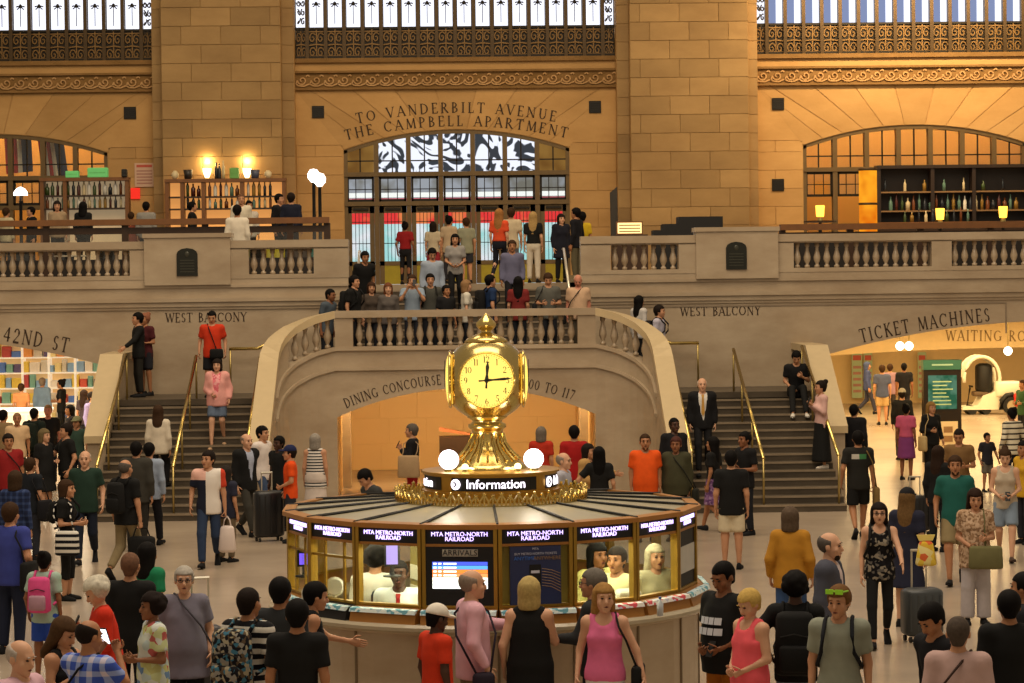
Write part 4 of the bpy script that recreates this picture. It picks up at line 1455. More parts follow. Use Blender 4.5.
def person(label, px, py, h, level='floor', rot=0, sex='m', skin_c='#c08a68', hair=('short', '#2a1d14'), top=('tee', '#333333'), bot=('pants', '#2b2d38'),
           arms=('down', 'down'), legs='stand', lean=0, head=(0, 0), fat=0.0, shoes='#1a1a1c', Y=None, res=None, cap=None, over=None, tie=None, beard=None, group=None, hem=None, glasses=False):
    loc = place(px, py, h, level, Y)
    dist = (loc - CAM).length
    hres = res or (.022 if dist < 34 else .026 if dist < 47 else .033)
    th = math.radians(lean)
    sit = legs.startswith('sit')
    dz = -.42 if sit else 0.0
    hipz = .92
    O = np.array([0, 0, hipz])
    Rm = np.array([[1, 0, 0], [0, math.cos(th), math.sin(th) * 1.0], [0, -math.sin(th), math.cos(th)]])
    # lean forward: top moves to -y
    Rm = np.array([[1, 0, 0], [0, math.cos(th), -math.sin(th)], [0, math.sin(th), math.cos(th)]])
    def U(p):
        return (Rm @ (np.array(p, float) - O)) + O
    sw = .158 if sex == 'f' else .176
    J = {}
    for s, nm in ((-1, 0), (1, 1)):
        sh = np.array([s * sw, .01, 1.405])
        e, w, hp = ARMS[arms[nm]]
        el = sh + np.array([s * e[0], -e[1], e[2]]); wr = sh + np.array([s * w[0], -w[1], w[2]])
        J[nm] = (U(sh), U(el), U(wr), hp)
    lg = LEGS[legs]
    G = {}
    for s, nm in ((-1, 0), (1, 1)):
        kn, an, pit = lg[nm]
        G[nm] = (np.array([s * .085, 0, .92 if not sit else .94]), np.array([s * kn[0], kn[1], kn[2] - (dz if sit else 0)]), np.array([s * an[0], an[1], an[2] - (dz if sit else 0)]), pit)
    rx = [a + fat * .075 * b for a, b in zip(TRX[sex], FATX)]
    ry = [a + fat * .10 * b for a, b in zip(TRY[sex], FATY)]
    cy = [-(fat * .03) * b for b in FATY]
    pts = [U((0, 0, 1.75))] + [q for v in J.values() for q in v[:3]] + [q for v in G.values() for q in v[:3]]
    P = np.array(pts)
    lo, hi = P.min(0) - .12, P.max(0) + .12
    lo[0] = min(lo[0], -.26 - fat * .1); hi[0] = max(hi[0], .26 + fat * .1); lo[1] = min(lo[1], -.22 - fat * .12); hi[1] = max(hi[1], .2 + fat * .05)
    gf = 1 + fat * .25
    # --- body: one continuous surface
    f = Field(lo, (hi[0], hi[1], U((0, 0, 1.62))[2] + .05), hres)
    f.lathe(TZ, [v - .004 for v in rx], [v - .004 for v in ry], cy, .02, Rm, O)
    f.cap(J[0][0], J[1][0], .062, .062, .05)
    for nm in (0, 1):
        sh, el, wr, _ = J[nm]
        tn_ = .9 if sex == 'f' else 1.0
        f.cap(sh, el, .054 * tn_ * gf, .041 * tn_ * gf, .03); f.cap(el, wr, .041 * tn_ * gf, .028 * tn_, .02)
        hp, kn, an, _ = G[nm]
        f.cap(hp, kn, .073 * gf, .056 * gf, .03); f.cap(kn, an, .058 * gf, .036, .03)
        f.cap(kn + (an - kn) * .12 + np.array([0, .018, 0]), kn + (an - kn) * .5 + np.array([0, .014, 0]), .045, .038, .03)
    f.cap(U((0, .012, 1.44)), U((0, -.004, 1.58)), .062 if sex == 'm' else .05, .052 if sex == 'm' else .046, .03)
    V, Q = f.mesh()
    Vs, Qs, Ms = [V], [Q], [np.zeros(len(Q), int)]
    nV = len(V)
    # head
    hc = U((0, -.014, 1.622))
    hp_, hy_ = math.radians(head[0]), math.radians(head[1])
    Hm = Matrix.Rotation(hy_, 3, 'Z') @ Matrix.Rotation(hp_ + th, 3, 'X')
    Hn = np.array(Hm) * HS
    hv, hq = HEADS['n' if hres < .03 else 'f']
    Vs.append(hv @ Hn.T + hc); Qs.append(hq + nV); Ms.append(np.zeros(len(hq), int)); nV += len(hv)
    fv, fq, fm_ = FEAT
    Vs.append(fv @ Hn.T + hc); Qs.append(fq + nV); Ms.append(np.array(fm_)); nV += len(fv)
    # hands
    hand_pos = []
    for nm, s in ((0, -1), (1, 1)):
        sh, el, wr, hk = J[nm]
        v, q = HANDS[hk]
        v = v.copy()
        if s < 0:
            v[:, 0] *= -1; q = q[:, ::-1]
        d = Vector(wr - el).normalized()
        rot_ = Vector((0, 0, -1)).rotation_difference(d).to_matrix()
        vv = v @ np.array(rot_).T + wr
        Vs.append(vv); Qs.append(q + nV); Ms.append(np.zeros(len(q), int)); nV += len(vv)
        hand_pos.append(Vector(wr) + d * .1)
    V = np.concatenate(Vs); Q = np.concatenate(Qs); M = np.concatenate(Ms)
    V[:, 2] += dz
    sk = skin(skin_c)
    me = np_mesh('person', V, Q, [sk, plain('eye_dark', '#2a201c', .3, vary=0), hairm(hair[1] if hair else '#4a3a30'), plain('lip_tone', '#8a4a44', .5, vary=0)], M)
    body = put('person', me, None, loc, (0, 0, math.radians(rot)), (h / 1.75,) * 3)
    tag(body, label, 'person', group)
    MW = Matrix.Translation(loc) @ Matrix.Rotation(math.radians(rot), 4, 'Z') @ Matrix.Scale(h / 1.75, 4)
    offz = Vector((0, 0, dz))

    def garment(name, fld, mat):
        V, Q = fld.mesh()
        if len(Q) == 0:
            return None
        V = V.copy(); V[:, 2] += dz
        return put(name, np_mesh(name, V, Q, [mat]), body)

    def local_clip(fld, fn):      # clip in the tilted frame of the upper body
        def g(X, Y, Z):
            X1, Y1, Z1 = X - O[0], Y - O[1], Z - O[2]
            return fn(Rm[0, 0] * X1 + Rm[1, 0] * Y1 + Rm[2, 0] * Z1 + O[0], Rm[0, 1] * X1 + Rm[1, 1] * Y1 + Rm[2, 1] * Z1 + O[1], Rm[0, 2] * X1 + Rm[1, 2] * Y1 + Rm[2, 2] * Z1 + O[2])
        fld.clip(g)

    def upper(kind, mat, off, name, opening=None, hem_=None):
        z0 = {'tee': .80, 'long': .80, 'tank': .82, 'jacket': .78, 'coat': .62, 'dress': .56, 'shirt': .88, 'tunic': .68, 'longdress': .30, 'sleeveless': .74}[kind]
        if hem_:
            z0 = hem_
        zs = list(TZ); a = [v + off for v in rx]; b = [v + off for v in ry]; c = list(cy)
        a[0] = max(a[0], rx[1] + off); b[0] = max(b[0], ry[1] + off)      # hangs straight from the hips
        hw = .085 + .074 * gf + .024 + off * .5
        for i_ in (0, 1, 2):
            a[i_] = max(a[i_], hw); b[i_] = max(b[i_], .079 * gf + .036 + off)
        a[3] = max(a[3], (rx[2] + rx[4]) / 2 - .004 + off); b[3] = max(b[3], (ry[2] + ry[4]) / 2 + off)
        if z0 < TZ[0]:
            fl_ = (TZ[0] - z0)
            zs = [z0] + zs; a = [a[0] + fl_ * .16] + a; b = [b[0] + fl_ * .16] + b; c = [c[0]] + c
        g = Field((lo[0], lo[1], z0 - .15), (hi[0], hi[1], U((0, 0, 1.5))[2] + .1), hres)
        g.lathe(zs, a, b, c, .0, Rm, O, (z0, 1.478))
        if sex == 'f':
            for s in (-1, 1):
                g.ell(U((s * .07, -.075, 1.27)), (.068 + off * .5, .055 + off * .5, .065), .04)
        if kind not in ('tank', 'sleeveless'):
            g.cap(J[0][0], J[1][0], .066 + off, .066 + off, .04)
            for nm in (0, 1):
                sh, el, wr, _ = J[nm]
                ro = off * .8
                if kind in ('tee', 'dress', 'tunic', 'longdress'):
                    g.cap(sh, sh + (el - sh) * .72, .058 * gf + ro, .056 * gf + ro, .025, True)
                else:
                    g.cap(sh, el, .056 * gf + ro, .047 * gf + ro, .025)
                    g.cap(el, el + (wr - el) * .96, .047 * gf + ro, .036 + ro * .8, .02, True)
        else:
            g.cap(U((-.1, .01, 1.43)), U((.1, .01, 1.43)), .05 + off, .05 + off, .03)
            wd = .135 if kind == 'tank' else .15
            local_clip(g, lambda X, Y, Z: np.minimum(np.abs(X) - wd, Z - 1.30))
            local_clip(g, lambda X, Y, Z: .085 - np.sqrt(X ** 2 + (Y + .09) ** 2 * .6 + (Z - 1.47) ** 2))
        # neckline
        local_clip(g, lambda X, Y, Z: .062 - np.sqrt(X ** 2 + (Y + .045) ** 2 + ((Z - 1.50) * .9) ** 2))
        if opening:
            local_clip(g, opening)
        return garment(name, g, mat)

    kind, tm = top
    nm_ = {'tee': 'shirt', 'long': 'shirt', 'tank': 'tank_top', 'jacket': 'jacket', 'coat': 'coat', 'dress': 'dress', 'shirt': 'shirt', 'tunic': 'tunic', 'longdress': 'dress', 'sleeveless': 'sleeveless_top'}[kind]
    off0 = .011 if kind not in ('jacket', 'coat') else .028
    upper(kind, cloth(tm), off0 + .004, nm_, None, hem)
    if over:
        ok, om = over
        wv = .055
        upper(ok, cloth(om), .036, 'jacket', lambda X, Y, Z: np.minimum(np.clip((Z - .98) * .17 + .012, .0, .075) - np.abs(X), -.02 - Y))
    if tie:
        t = MB()
        for (z0_, z1_, w0, w1) in ((1.03, 1.10, .0, .032), (1.10, 1.40, .032, .018), (1.40, 1.44, .018, .024)):
            ys = [-(np.interp(z, TZ, ry) + .03 - np.interp(z, TZ, cy)) for z in (z0_, z1_)]
            q = [U((-w0, ys[0], z0_)), U((w0, ys[0], z0_)), U((w0, ys[0] + .02, z0_)), U((-w0, ys[0] + .02, z0_)), U((-w1, ys[1], z1_)), U((w1, ys[1], z1_)), U((w1, ys[1] + .02, z1_)), U((-w1, ys[1] + .02, z1_))]
            t.hexa([(p[0], p[1], p[2] + dz) for p in q])
        t.build('tie', cloth(tie), body)
    # --- legs
    bk, bm_ = bot if bot else (None, None)
    if bk in ('pants', 'shorts', 'capri', 'leggings', 'wide'):
        o_ = {'pants': .016, 'shorts': .026, 'capri': .012, 'leggings': .006, 'wide': .026}[bk]
        frac = {'pants': 1.0, 'leggings': .97, 'wide': 1.0, 'capri': .45, 'shorts': .0}[bk]
        g = Field((lo[0], lo[1], lo[2] - .05), (hi[0], hi[1], 1.1), hres)
        zz = [.78, .86, .88, .96, 1.05]
        g.lathe(zz, [np.interp(z, TZ, rx) + .008 for z in zz], [np.interp(z, TZ, ry) + .008 for z in zz], [np.interp(z, TZ, cy) for z in zz], .03, None, None, (.80, 1.03))
        for n_ in (0, 1):
            hp, kn, an, _ = G[n_]
            if bk == 'shorts':
                g.cap(hp, hp + (kn - hp) * .86, .076 * gf + o_, .066 * gf + o_ + .008, .02, True)
            else:
                g.cap(hp, kn, .074 * gf + o_, .058 * gf + o_, .02)
                g.cap(kn, kn + (an - kn) * frac, .058 * gf + o_, (.040 if frac > .9 else .055) + o_ * (1.1 if bk != 'wide' else 2.0), .02, True)
        garment('shorts' if bk == 'shorts' else 'trousers', g, cloth(bm_))
    elif bk in ('skirt', 'longskirt'):
        z0 = .50 if bk == 'skirt' else .14
        zs = [z0, .80, .90, .97, 1.06]
        a = [.22 if bk == 'skirt' else .25, .19, np.interp(.9, TZ, rx) + .02, np.interp(.97, TZ, rx) + .012, np.interp(1.06, TZ, rx) + .01]
        b = [.18 if bk == 'skirt' else .2, .14, np.interp(.9, TZ, ry) + .02, np.interp(.97, TZ, ry) + .012, np.interp(1.06, TZ, ry) + .01]
        g = Field((-.3, -.26, z0 - .05), (.3, .26, 1.12), hres)
        g.lathe(zs, a, b, [0] * 5, 0, None, None, (z0, 1.05))
        garment('skirt', g, cloth(bm_))
    # --- shoes
    for n_, s in ((0, -1), (1, 1)):
        hp, kn, an, pit = G[n_]
        z = an[2] - .09
        sh = put('shoe', SHOE, body, (an[0], an[1] + (.0 if pit <= 8 else .04), z + dz - (.0 if pit <= 8 else .03)), (math.radians(-pit) * -1 if False else math.radians(pit), 0, s * .12))
        recolor(sh, cloth(shoes))
    # --- hair, cap, beard
    def on_head(name, me_, mat, sc=1.0, off=(0, 0, 0)):
        o = put(name, me_, body)
        o.matrix_local = Matrix.Translation(Vector(hc) + offz + Hm @ Vector(off)) @ Hm.to_4x4() @ Matrix.Scale(sc * HS, 4)
        recolor(o, mat)
        return o
    if hair and hair[0]:
        on_head('hair', hair_mesh(hair[0]), hairm(hair[1]))
    if cap:
        on_head('cap', cap_mesh(), cloth(cap))
    if beard:
        m = MB(); m.sphere((0, -.056, -.088), (.047, .036, .038), 10, 6)
        on_head('beard', m.mesh('beard', [BLACK], True), hairm(beard))
    if glasses:
        m = MB()
        for s in (-1, 1):
            m.tube([(s * .031 + .019 * math.cos(a), -.1, .006 + .015 * math.sin(a)) for a in [i * math.pi / 4 for i in range(9)]], .003, 4)
            m.tube([(s * .05, -.1, .01), (s * .083, .0, .01)], .003, 4)
        m.tube([(-.012, -.102, .01), (.012, -.102, .01)], .003, 4)
        on_head('glasses', m.mesh('glasses', [BLACK]), BLACK)
    info = dict(body=body, MW=MW, hands=[MW @ (p + offz) for p in hand_pos], U=lambda p: MW @ (Vector(U(p)) + offz), U0=lambda p: Vector(U(p)) + offz, rot=math.radians(rot), sc=h / 1.75, ry=ry, rx=rx, lean=th, dz=dz, MWr=MW @ Matrix.Translation(offz), Rm=Rm, O=O)
    PEOPLE.append(info)
    return info

# ---- things people carry
def rbox(w, d, h, r=.03, mi=0, mb=None, taper=1.0):
    """rounded upright box standing on z = 0"""
    mb = mb or MB()
    prof = [(0, r), (r * .4, r * .25), (r, 0), (h - r, 0), (h - r * .4, r * .25), (h, r)]
    rings = []
    V = []; Fq = []
    for z, ins in prof:
        k = 1 + (taper - 1) * z / h
        a, b = w / 2 * k - ins, d / 2 * k - ins
        c = min(r, a * .6, b * .6)
        ring = []
        for sx, sy in ((1, -1), (1, 1), (-1, 1), (-1, -1)):
            o1, o2 = ((sx * a, sy * (b - c)), (sx * (a - c), sy * b))
            ring += [o1, o2] if sx * sy > 0 else [o2, o1]
        V += [(x, y, z) for x, y in ring]
    n = 8
    for i in range(len(prof) - 1):
        for k in range(n):
            Fq.append((i * n + k, i * n + (k + 1) % n, (i + 1) * n + (k + 1) % n, (i + 1) * n + k))
    Fq.append(tuple(reversed(range(n)))); Fq.append(tuple(range((len(prof) - 1) * n, len(prof) * n)))
    return mb.add(V, Fq, mi)

def backpack(p, label, col, size=1.0, straps=True, pocket=None):
    root = thing('backpack', label, 'backpack')
    root.matrix_world = p['MWr'] @ Matrix.Translation(Vector(p['O'])) @ Matrix(p['Rm'].tolist()).to_4x4() @ Matrix.Translation(-Vector(p['O']))
    y0 = .135 + (p['ry'][5] - .11)
    w, d, h = .30 * size, .17 * size, .46 * size
    m = rbox(w, d, h, .05, taper=.88)
    b = m.build('pack_body', cloth(col), root, (0, y0 + d / 2, 1.44 - h), smooth=True)
    rbox(w * .72, .07, h * .42, .03).build('front_pocket', cloth(pocket or col), root, (0, y0 + d, 1.44 - h + .04), smooth=True)
    for z in (h * .62,):
        MB().tube([(-w * .34, 0, 0), (0, .012, .03), (w * .34, 0, 0)], .006, 5).build('zip', BLACK, root, (0, y0 + d - .005, 1.44 - h + z))
    if straps:
        for s in (-1, 1):
            x = s * .105
            f_ = p['ry'][5] + .045
            MB().tube([(x, y0, 1.40), (x, .04, 1.495), (x * 1.05, -.05, 1.475), (x * 1.15, -f_, 1.36), (x * 1.3, -f_ + .01, 1.22), (x * 1.75, -.02, 1.10), (x * 1.6, y0, 1.06)], .018, 5).build('strap', cloth(col), root, smooth=True)
    return root

def shoulder_bag(p, label, col, side=1, w=.34, h=.28, d=.1, drop=.55, cross=False, front=False, y=None, cat='handbag', name='shoulder_bag', strapc=None):
    """side: +1 hangs on the +x side of the figure, -1 on the -x side"""
    root = thing(name, label, cat)
    root.matrix_world = p['MWr'] @ Matrix.Translation(Vector(p['O'])) @ Matrix(p['Rm'].tolist()).to_4x4() @ Matrix.Translation(-Vector(p['O']))
    sx = side
    bx = sx * (.24 + d / 2 + max(p['rx'][1] - .17, 0)) if not front else sx * .1
    by = (y if y is not None else -.02) if not front else -(p['ry'][2] + .05 + d / 2)
    zt = 1.44 - drop
    m = rbox(d if not front else w, w if not front else d, h, .035, taper=.94)
    m.build('bag_body', cloth(col), root, (bx, by, zt - h), smooth=True)
    f_ = p['ry'][5] + .04
    sh = (-sx if cross else sx) * .1
    for fs in (-1, 1):
        pts = [(sh, 0, 1.495), (sh + (bx - sh) * .25, fs * f_ * .9, 1.38), (sh + (bx - sh) * .6, fs * (f_ + .01) * (1 if cross else .8), 1.2 if cross else 1.25), (bx, by + fs * w * .3 if not front else by, zt - .02)]
        MB().tube(pts, .011, 5).build('strap', cloth(strapc or col), root, smooth=True)
    return root

def phone(p, label, side=1, lit=False, cat='phone', out=.03):
    q = p['hands'][0 if side < 0 else 1]
    o = thing('phone', label, cat, q, p['rot'])
    rbox(.075, .011, .15, .005).build('phone_case', BLACK, o, (0, -.005, -.03))
    MB().box(-.033, .033, .0, .002, -.02, .11).build('phone_screen', glow('lit_phone_screen', '#e8f0ff', 2.5) if lit and 'lit_phone_screen' not in MATS else MATS['lit_phone_screen'] if lit else plain('dark_phone_screen', '#10131a', .1, vary=0), o, (0, .001, 0))
    o.rotation_euler = (math.radians(-25), 0, p['rot'])
    return o

def suitcase(loc, label, col, rz=0, h=.62, handle=.45, w=.42, d=.26, group=None):
    o = thing('suitcase', label, 'suitcase', loc, rz, group)
    rbox(w, d, h, .05).build('shell', plain('case_' + col[1:], col, .4, vary=.1), o, (0, 0, .07), smooth=True)
    for k in range(5):
        MB().box(-w * .4 + k * w * .2 - .01, -w * .4 + k * w * .2 + .01, -d / 2 - .006, -d / 2 + .01, .14, h).build('rib', plain('case_' + col[1:], col, .4, vary=.1), o)
    for sx in (-1, 1):
        for sy in (-1, 1):
            m = MB(); m.tube([(-.015, 0, 0), (.015, 0, 0)], .035, 10)
            m.build('wheel', BLACK, o, (sx * w * .38, sy * d * .34, .035))
    m = MB(); st = plain('pale_steel', '#d8d2c0', .3, .7)
    for s in (-1, 1):
        m.tube([(s * .09, d * .3, h + .05), (s * .09, d * .3, h + .07 + handle)], .011, 6)
    m.tube([(-.1, d * .3, h + .07 + handle), (.1, d * .3, h + .07 + handle)], .018, 6)
    m.build('handle', st, o)
    return o
# ================================================================== INFORMATION BOOTH AND CLOCK
BX, BY = 0.0, 25.0
NS, RB, PH0 = 18, 2.03, math.radians(.45)
def bp_(r, k, z):
    a = PH0 + 2 * math.pi * k / NS
    return (r * math.sin(a), -r * math.cos(a), z)
booth = thing('information_booth', 'round glazed information booth with marble counter in the middle of the hall', 'booth', (BX, BY, 0))
CURV = stone('booth_marble', '#b9a283', '#cdbba0', .3, 1.2, .04, .05, .5)
BROWNM = plain('roof_edge_bronze', '#b07a3c', .4, .5, vary=.2)
GOLDF = plain('gilt_frame', '#b08c3a', .35, .8, vary=.2)
ROOFM = plain('pale_roof_metal', '#a79f86', .38, .35, vary=.15, scale=4)
YELI = plain('booth_yellow_lining', '#a89a44', .6, vary=.25)
# base wall and counter
m = MB(); m.lathe([(2.12, 0), (2.12, .12), (2.06, .16), (2.06, 1.05), (2.12, 1.09), (1.96, 1.09), (1.96, 0)], 64, caps=False)
m.build('base_wall', CURV, booth, smooth=False)
for k in range(NS):
    a0 = PH0 + 2 * math.pi * k / NS
    m = MB(); x, y = 2.065 * math.sin(a0), -2.065 * math.cos(a0)
    m.box(-.012, .012, -.006, .006, .16, 1.09)
    o = m.build('panel_joint', plain('joint_shadow', '#7d6a50', .6), booth, (x, y, 0), rot=(0, 0, a0))
m = MB(); m.lathe([(2.05, 1.08), (2.2, 1.09), (2.23, 1.11), (2.23, 1.14), (2.2, 1.165), (1.8, 1.165), (1.8, 1.08), (2.05, 1.08)], 64, caps=False)
m.build('counter', plain('counter_marble', '#b6a98e', .25, vary=.1), booth, smooth=False)
# floor inside, ceiling, core
m = MB(); m.lathe([(1.9, 1.86), (1.9, 1.89), (.5, 1.89)], 32); m.build('inner_ceiling', plain('booth_ceiling', '#e8dfb0', .6), booth)
m = MB(); m.lathe([(.66, .0), (.66, 1.86)], 24); m.build('core', YELI, booth)
m = MB(); m.lathe([(1.94, .85), (1.62, .85), (1.62, .9), (1.94, .9)], 32, caps=False); m.build('inner_desk', plain('desk_cream', '#d8cfae', .5), booth)
SIGN_T = text_mesh('MTA METRO-NORTH\nRAILROAD', .056, .004)
SIGN_T.materials.append(glow('sign_violet_white', '#cdb4ff', 2.6))
def face_frame(k):
    """matrix of face k: origin mid-face on the floor, x along the face, -y outwards"""
    a = PH0 + 2 * math.pi * (k + .5) / NS
    r = RB * math.cos(math.pi / NS)
    return (r * math.sin(a), -r * math.cos(a), 0), a
SW = 2 * RB * math.sin(math.pi / NS)
for k in range(NS):
    loc, a = face_frame(k)
    rot = (0, 0, a)
    if True:
        hd = MB(); hd.box(-SW / 2, SW / 2, -.02, .06, 1.875, 1.9); hd.box(-SW / 2, SW / 2, -.02, .06, 2.03, 2.06)
        h_ = hd.build('header', BROWNM, booth, loc, rot=rot)
        sp_ = MB().box(-SW / 2 + .03, SW / 2 - .03, -.015, .04, 1.9, 2.03).build('sign_panel', BLACK, booth, loc, rot=rot)
        o = put('sign_lettering', SIGN_T, sp_, (0, -.02, 1.966))
    fr = MB(); fr.box(-SW / 2, -SW / 2 + .035, -.03, .05, 1.165, 2.06); fr.box(SW / 2 - .035, SW / 2, -.03, .05, 1.165, 2.06)
    fr.box(-SW / 2, SW / 2, -.025, .04, 1.305, 1.33)
    fr.build('window_frame', GOLDF, booth, loc, rot=rot)
    if k not in (17, 0, 3):
        MB().box(-SW / 2 + .03, SW / 2 - .03, .0, .008, 1.32, 1.88).build('window_pane', GLASSM, booth, loc, rot=rot)
    sl = MB(); sl.hexa([(-SW / 2, -.16, 1.165), (SW / 2, -.16, 1.165), (SW / 2, .0, 1.165), (-SW / 2, .0, 1.165), (-SW / 2, -.12, 1.285), (SW / 2, -.12, 1.285), (SW / 2, .0, 1.305), (-SW / 2, .0, 1.305)])
    d_ = sl.build('sill_desk', BROWNM if k not in (15,) else BLACK, booth, loc, rot=rot)
    st_ = MB(); st_.hexa([(-SW / 2, -.16, 1.255), (SW / 2, -.16, 1.255), (SW / 2, -.145, 1.255), (-SW / 2, -.145, 1.255), (-SW / 2, -.145, 1.29), (SW / 2, -.145, 1.29), (SW / 2, -.09, 1.298), (-SW / 2, -.09, 1.298)])
    st_.build('leaflet_strip', speckle('leaflets_red', 22, ['#e8e4dc', '#d85a64', '#e8e4dc', '#c8c8d8']) if k in (1, 2) and 'leaflets_red' not in MATS else MATS['leaflets_red'] if k in (1, 2) else (speckle('leaflets_blue', 22, ['#d8e8e8', '#6fa8b8', '#e0ece8', '#c0d8e0']) if 'leaflets_blue' not in MATS else MATS['leaflets_blue']), d_)
# thin glazing bars in the left bays
for k in (15, 14):
    loc, a = face_frame(k)
    for x in (-.13, .16):
        MB().box(x - .012, x + .012, -.01, .01, 1.32, 1.88).build('glazing_bar', GOLDF, booth, loc, rot=(0, 0, a))
    MB().box(-SW / 2, SW / 2, -.01, .01, 1.72, 1.745).build('glazing_bar', GOLDF, booth, loc, rot=(0, 0, a))
# arrivals screen in the bay left of the middle
loc, a = face_frame(17)
R15 = (0, 0, a)
ab = MB().box(-.32, .32, -.02, .02, 1.33, 1.875).build('arrivals_board', BLACK, booth, loc, rot=R15)
MB().box(-.16, .17, -.028, -.02, 1.785, 1.85).build('arrivals_plate', plain('plate_grey', '#b7b2a4', .5), ab)
tx = text_mesh('ARRIVALS', .075, .003); tx.materials.append(plain('dark_letter', '#2b2a2a', .5, vary=0)); put('lettering', tx, ab, (.005, -.031, 1.817))
rows = [('#4b5bd8', 1.5), ('#5aa0f0', 1.6), ('#ff8a3a', 1.5), ('#ff9a58', 1.5), ('#fff4d8', 2.0), ('#f4f6e8', 2.0), ('#f2f6ec', 2.0)]
for i, (c, s_) in enumerate(rows):
    MB().box(-.255, .26, -.026, -.02, 1.735 - (i + 1) * .036 + .004, 1.735 - i * .036).build('screen_row', glow('screen_row_%d' % i, c, s_), ab)
    for x0, w in ((-.245, .03), (-.2, .03), (-.15, .12)):
        MB().box(x0, x0 + w, -.029, -.026, 1.735 - (i + 1) * .036 + .012, 1.735 - i * .036 - .01).build('screen_text', glow('screen_text_white', '#ffffff', 2.2) if 'screen_text_white' not in MATS else MATS['screen_text_white'], ab)
# navy poster in the bay right of the middle
loc, a = face_frame(0)
NAVY = plain('poster_navy', '#2a3560', .4, vary=.1)
MB().box(-SW / 2 + .03, SW / 2 - .03, .05, .06, 1.33, 1.88).build('back_panel', YELI, booth, loc, rot=(0, 0, a))
pb = MB().box(-.24, .24, -.02, .02, 1.33, 1.87).build('ticket_poster', NAVY, booth, loc, rot=(0, 0, a))
for txt, sz, z, c in (('BUY METRO-NORTH TICKETS', .03, 1.80, '#c8cce0'), ('ANYTIME,', .048, 1.757, '#3f78d8'), ('ANYWHERE', .048, 1.757, '#9a7a5a')):
    t = text_mesh(txt, sz, .002); t.materials.append(plain('poster_ink_' + c[1:], c, .5, vary=0))
    put('lettering', t, pb, (-.1 if txt.startswith('ANYT') else .11 if txt.startswith('ANYW') else 0, -.024, z))
t = text_mesh('MTA', .03, .002); t.materials.append(plain('poster_ink_c8cce0', '#c8cce0', .5, vary=0)); put('lettering', t, pb, (0, -.024, 1.845))
MB().box(-.06, .05, -.024, -.02, 1.46, 1.70).build('printed_phone', BLACK, pb)
MB().box(-.045, .035, -.026, -.024, 1.62, 1.645).build('printed_screen', plain('poster_white', '#d8dcec', .5, vary=0), pb)
MB().box(-.045, .035, -.026, -.024, 1.50, 1.53).build('printed_screen', plain('poster_white', '#d8dcec', .5, vary=0), pb)
for i in range(7):
    MB().tube([(.06, -.021, 1.66 - i * .026), (.15, -.021, 1.645 - i * .026), (.235, -.021, 1.61 - i * .028)], .003, 4).build('printed_line', plain('poster_ink_9a7a5a', '#9a7a5a', .5, vary=0), pb)
# dark end bay
loc, a = face_frame(3)
m = MB(); m.box(-SW / 2 + .03, SW / 2 - .03, -.005, .02, 1.33, 1.88); m.build('dark_panel', BLACK, booth, loc, rot=(0, 0, a))
MB().box(-.3, .3, -.012, -.005, 1.46, 1.72).build('notice', plain('notice_white', '#c9c6bd', .5), booth, loc, rot=(0, 0, a))
# roof: sixteen metal panels with dark seams and a bronze edge
for k in range(NS):
    A, B = bp_(2.07, k, 2.065), bp_(2.07, k + 1, 2.065)
    C, D = bp_(.9, k + 1, 2.15), bp_(.9, k, 2.15)
    m = MB(); m.hexa([(A[0], A[1], 2.05), (B[0], B[1], 2.05), (C[0], C[1], 2.12), (D[0], D[1], 2.12), A, B, C, D])
    m.build('roof_panel', ROOFM, booth)
    MB().tube([(A[0], A[1], 2.082), (D[0], D[1], 2.157)], .014, 5).build('roof_seam', BLACK, booth)
    E, F_ = bp_(2.1, k, 0), bp_(2.1, k + 1, 0); G_, H_ = bp_(1.98, k, 0), bp_(1.98, k + 1, 0)
    m = MB(); m.hexa([(E[0], E[1], 2.04), (F_[0], F_[1], 2.04), (H_[0], H_[1], 2.04), (G_[0], G_[1], 2.04), (E[0], E[1], 2.082), (F_[0], F_[1], 2.082), (H_[0], H_[1], 2.09), (G_[0], G_[1], 2.09)])
    m.build('roof_edge', BROWNM, booth)
# gilt crown ring
m = MB(); m.lathe([(.97, 2.12), (.97, 2.155), (.94, 2.155)], 48); m.lathe([(.9, 2.12), (.92, 2.14)], 48); m.build('crown_base', BRASS_D, booth)
lf = MB()
ribbon(lf, [(-.032, .0), (-.036, .05), (-.018, .085), (0, .12), (.018, .085), (.036, .05), (.032, 0)], .014, -.006, .006)
ribbon(lf, [(0, .0), (0, .1)], .014, -.008, .008)
lf.sphere((0, 0, .125), .016, 6, 4)
LEAF = lf.mesh('crown_leaf', BRASS)
for k in range(72):
    a = 2 * math.pi * k / 72
    put('crown_leaf', LEAF, booth, (.955 * math.sin(a), -.955 * math.cos(a), 2.15), (0, 0, a), (1.2, 1.2, .95 if k % 2 else .8))
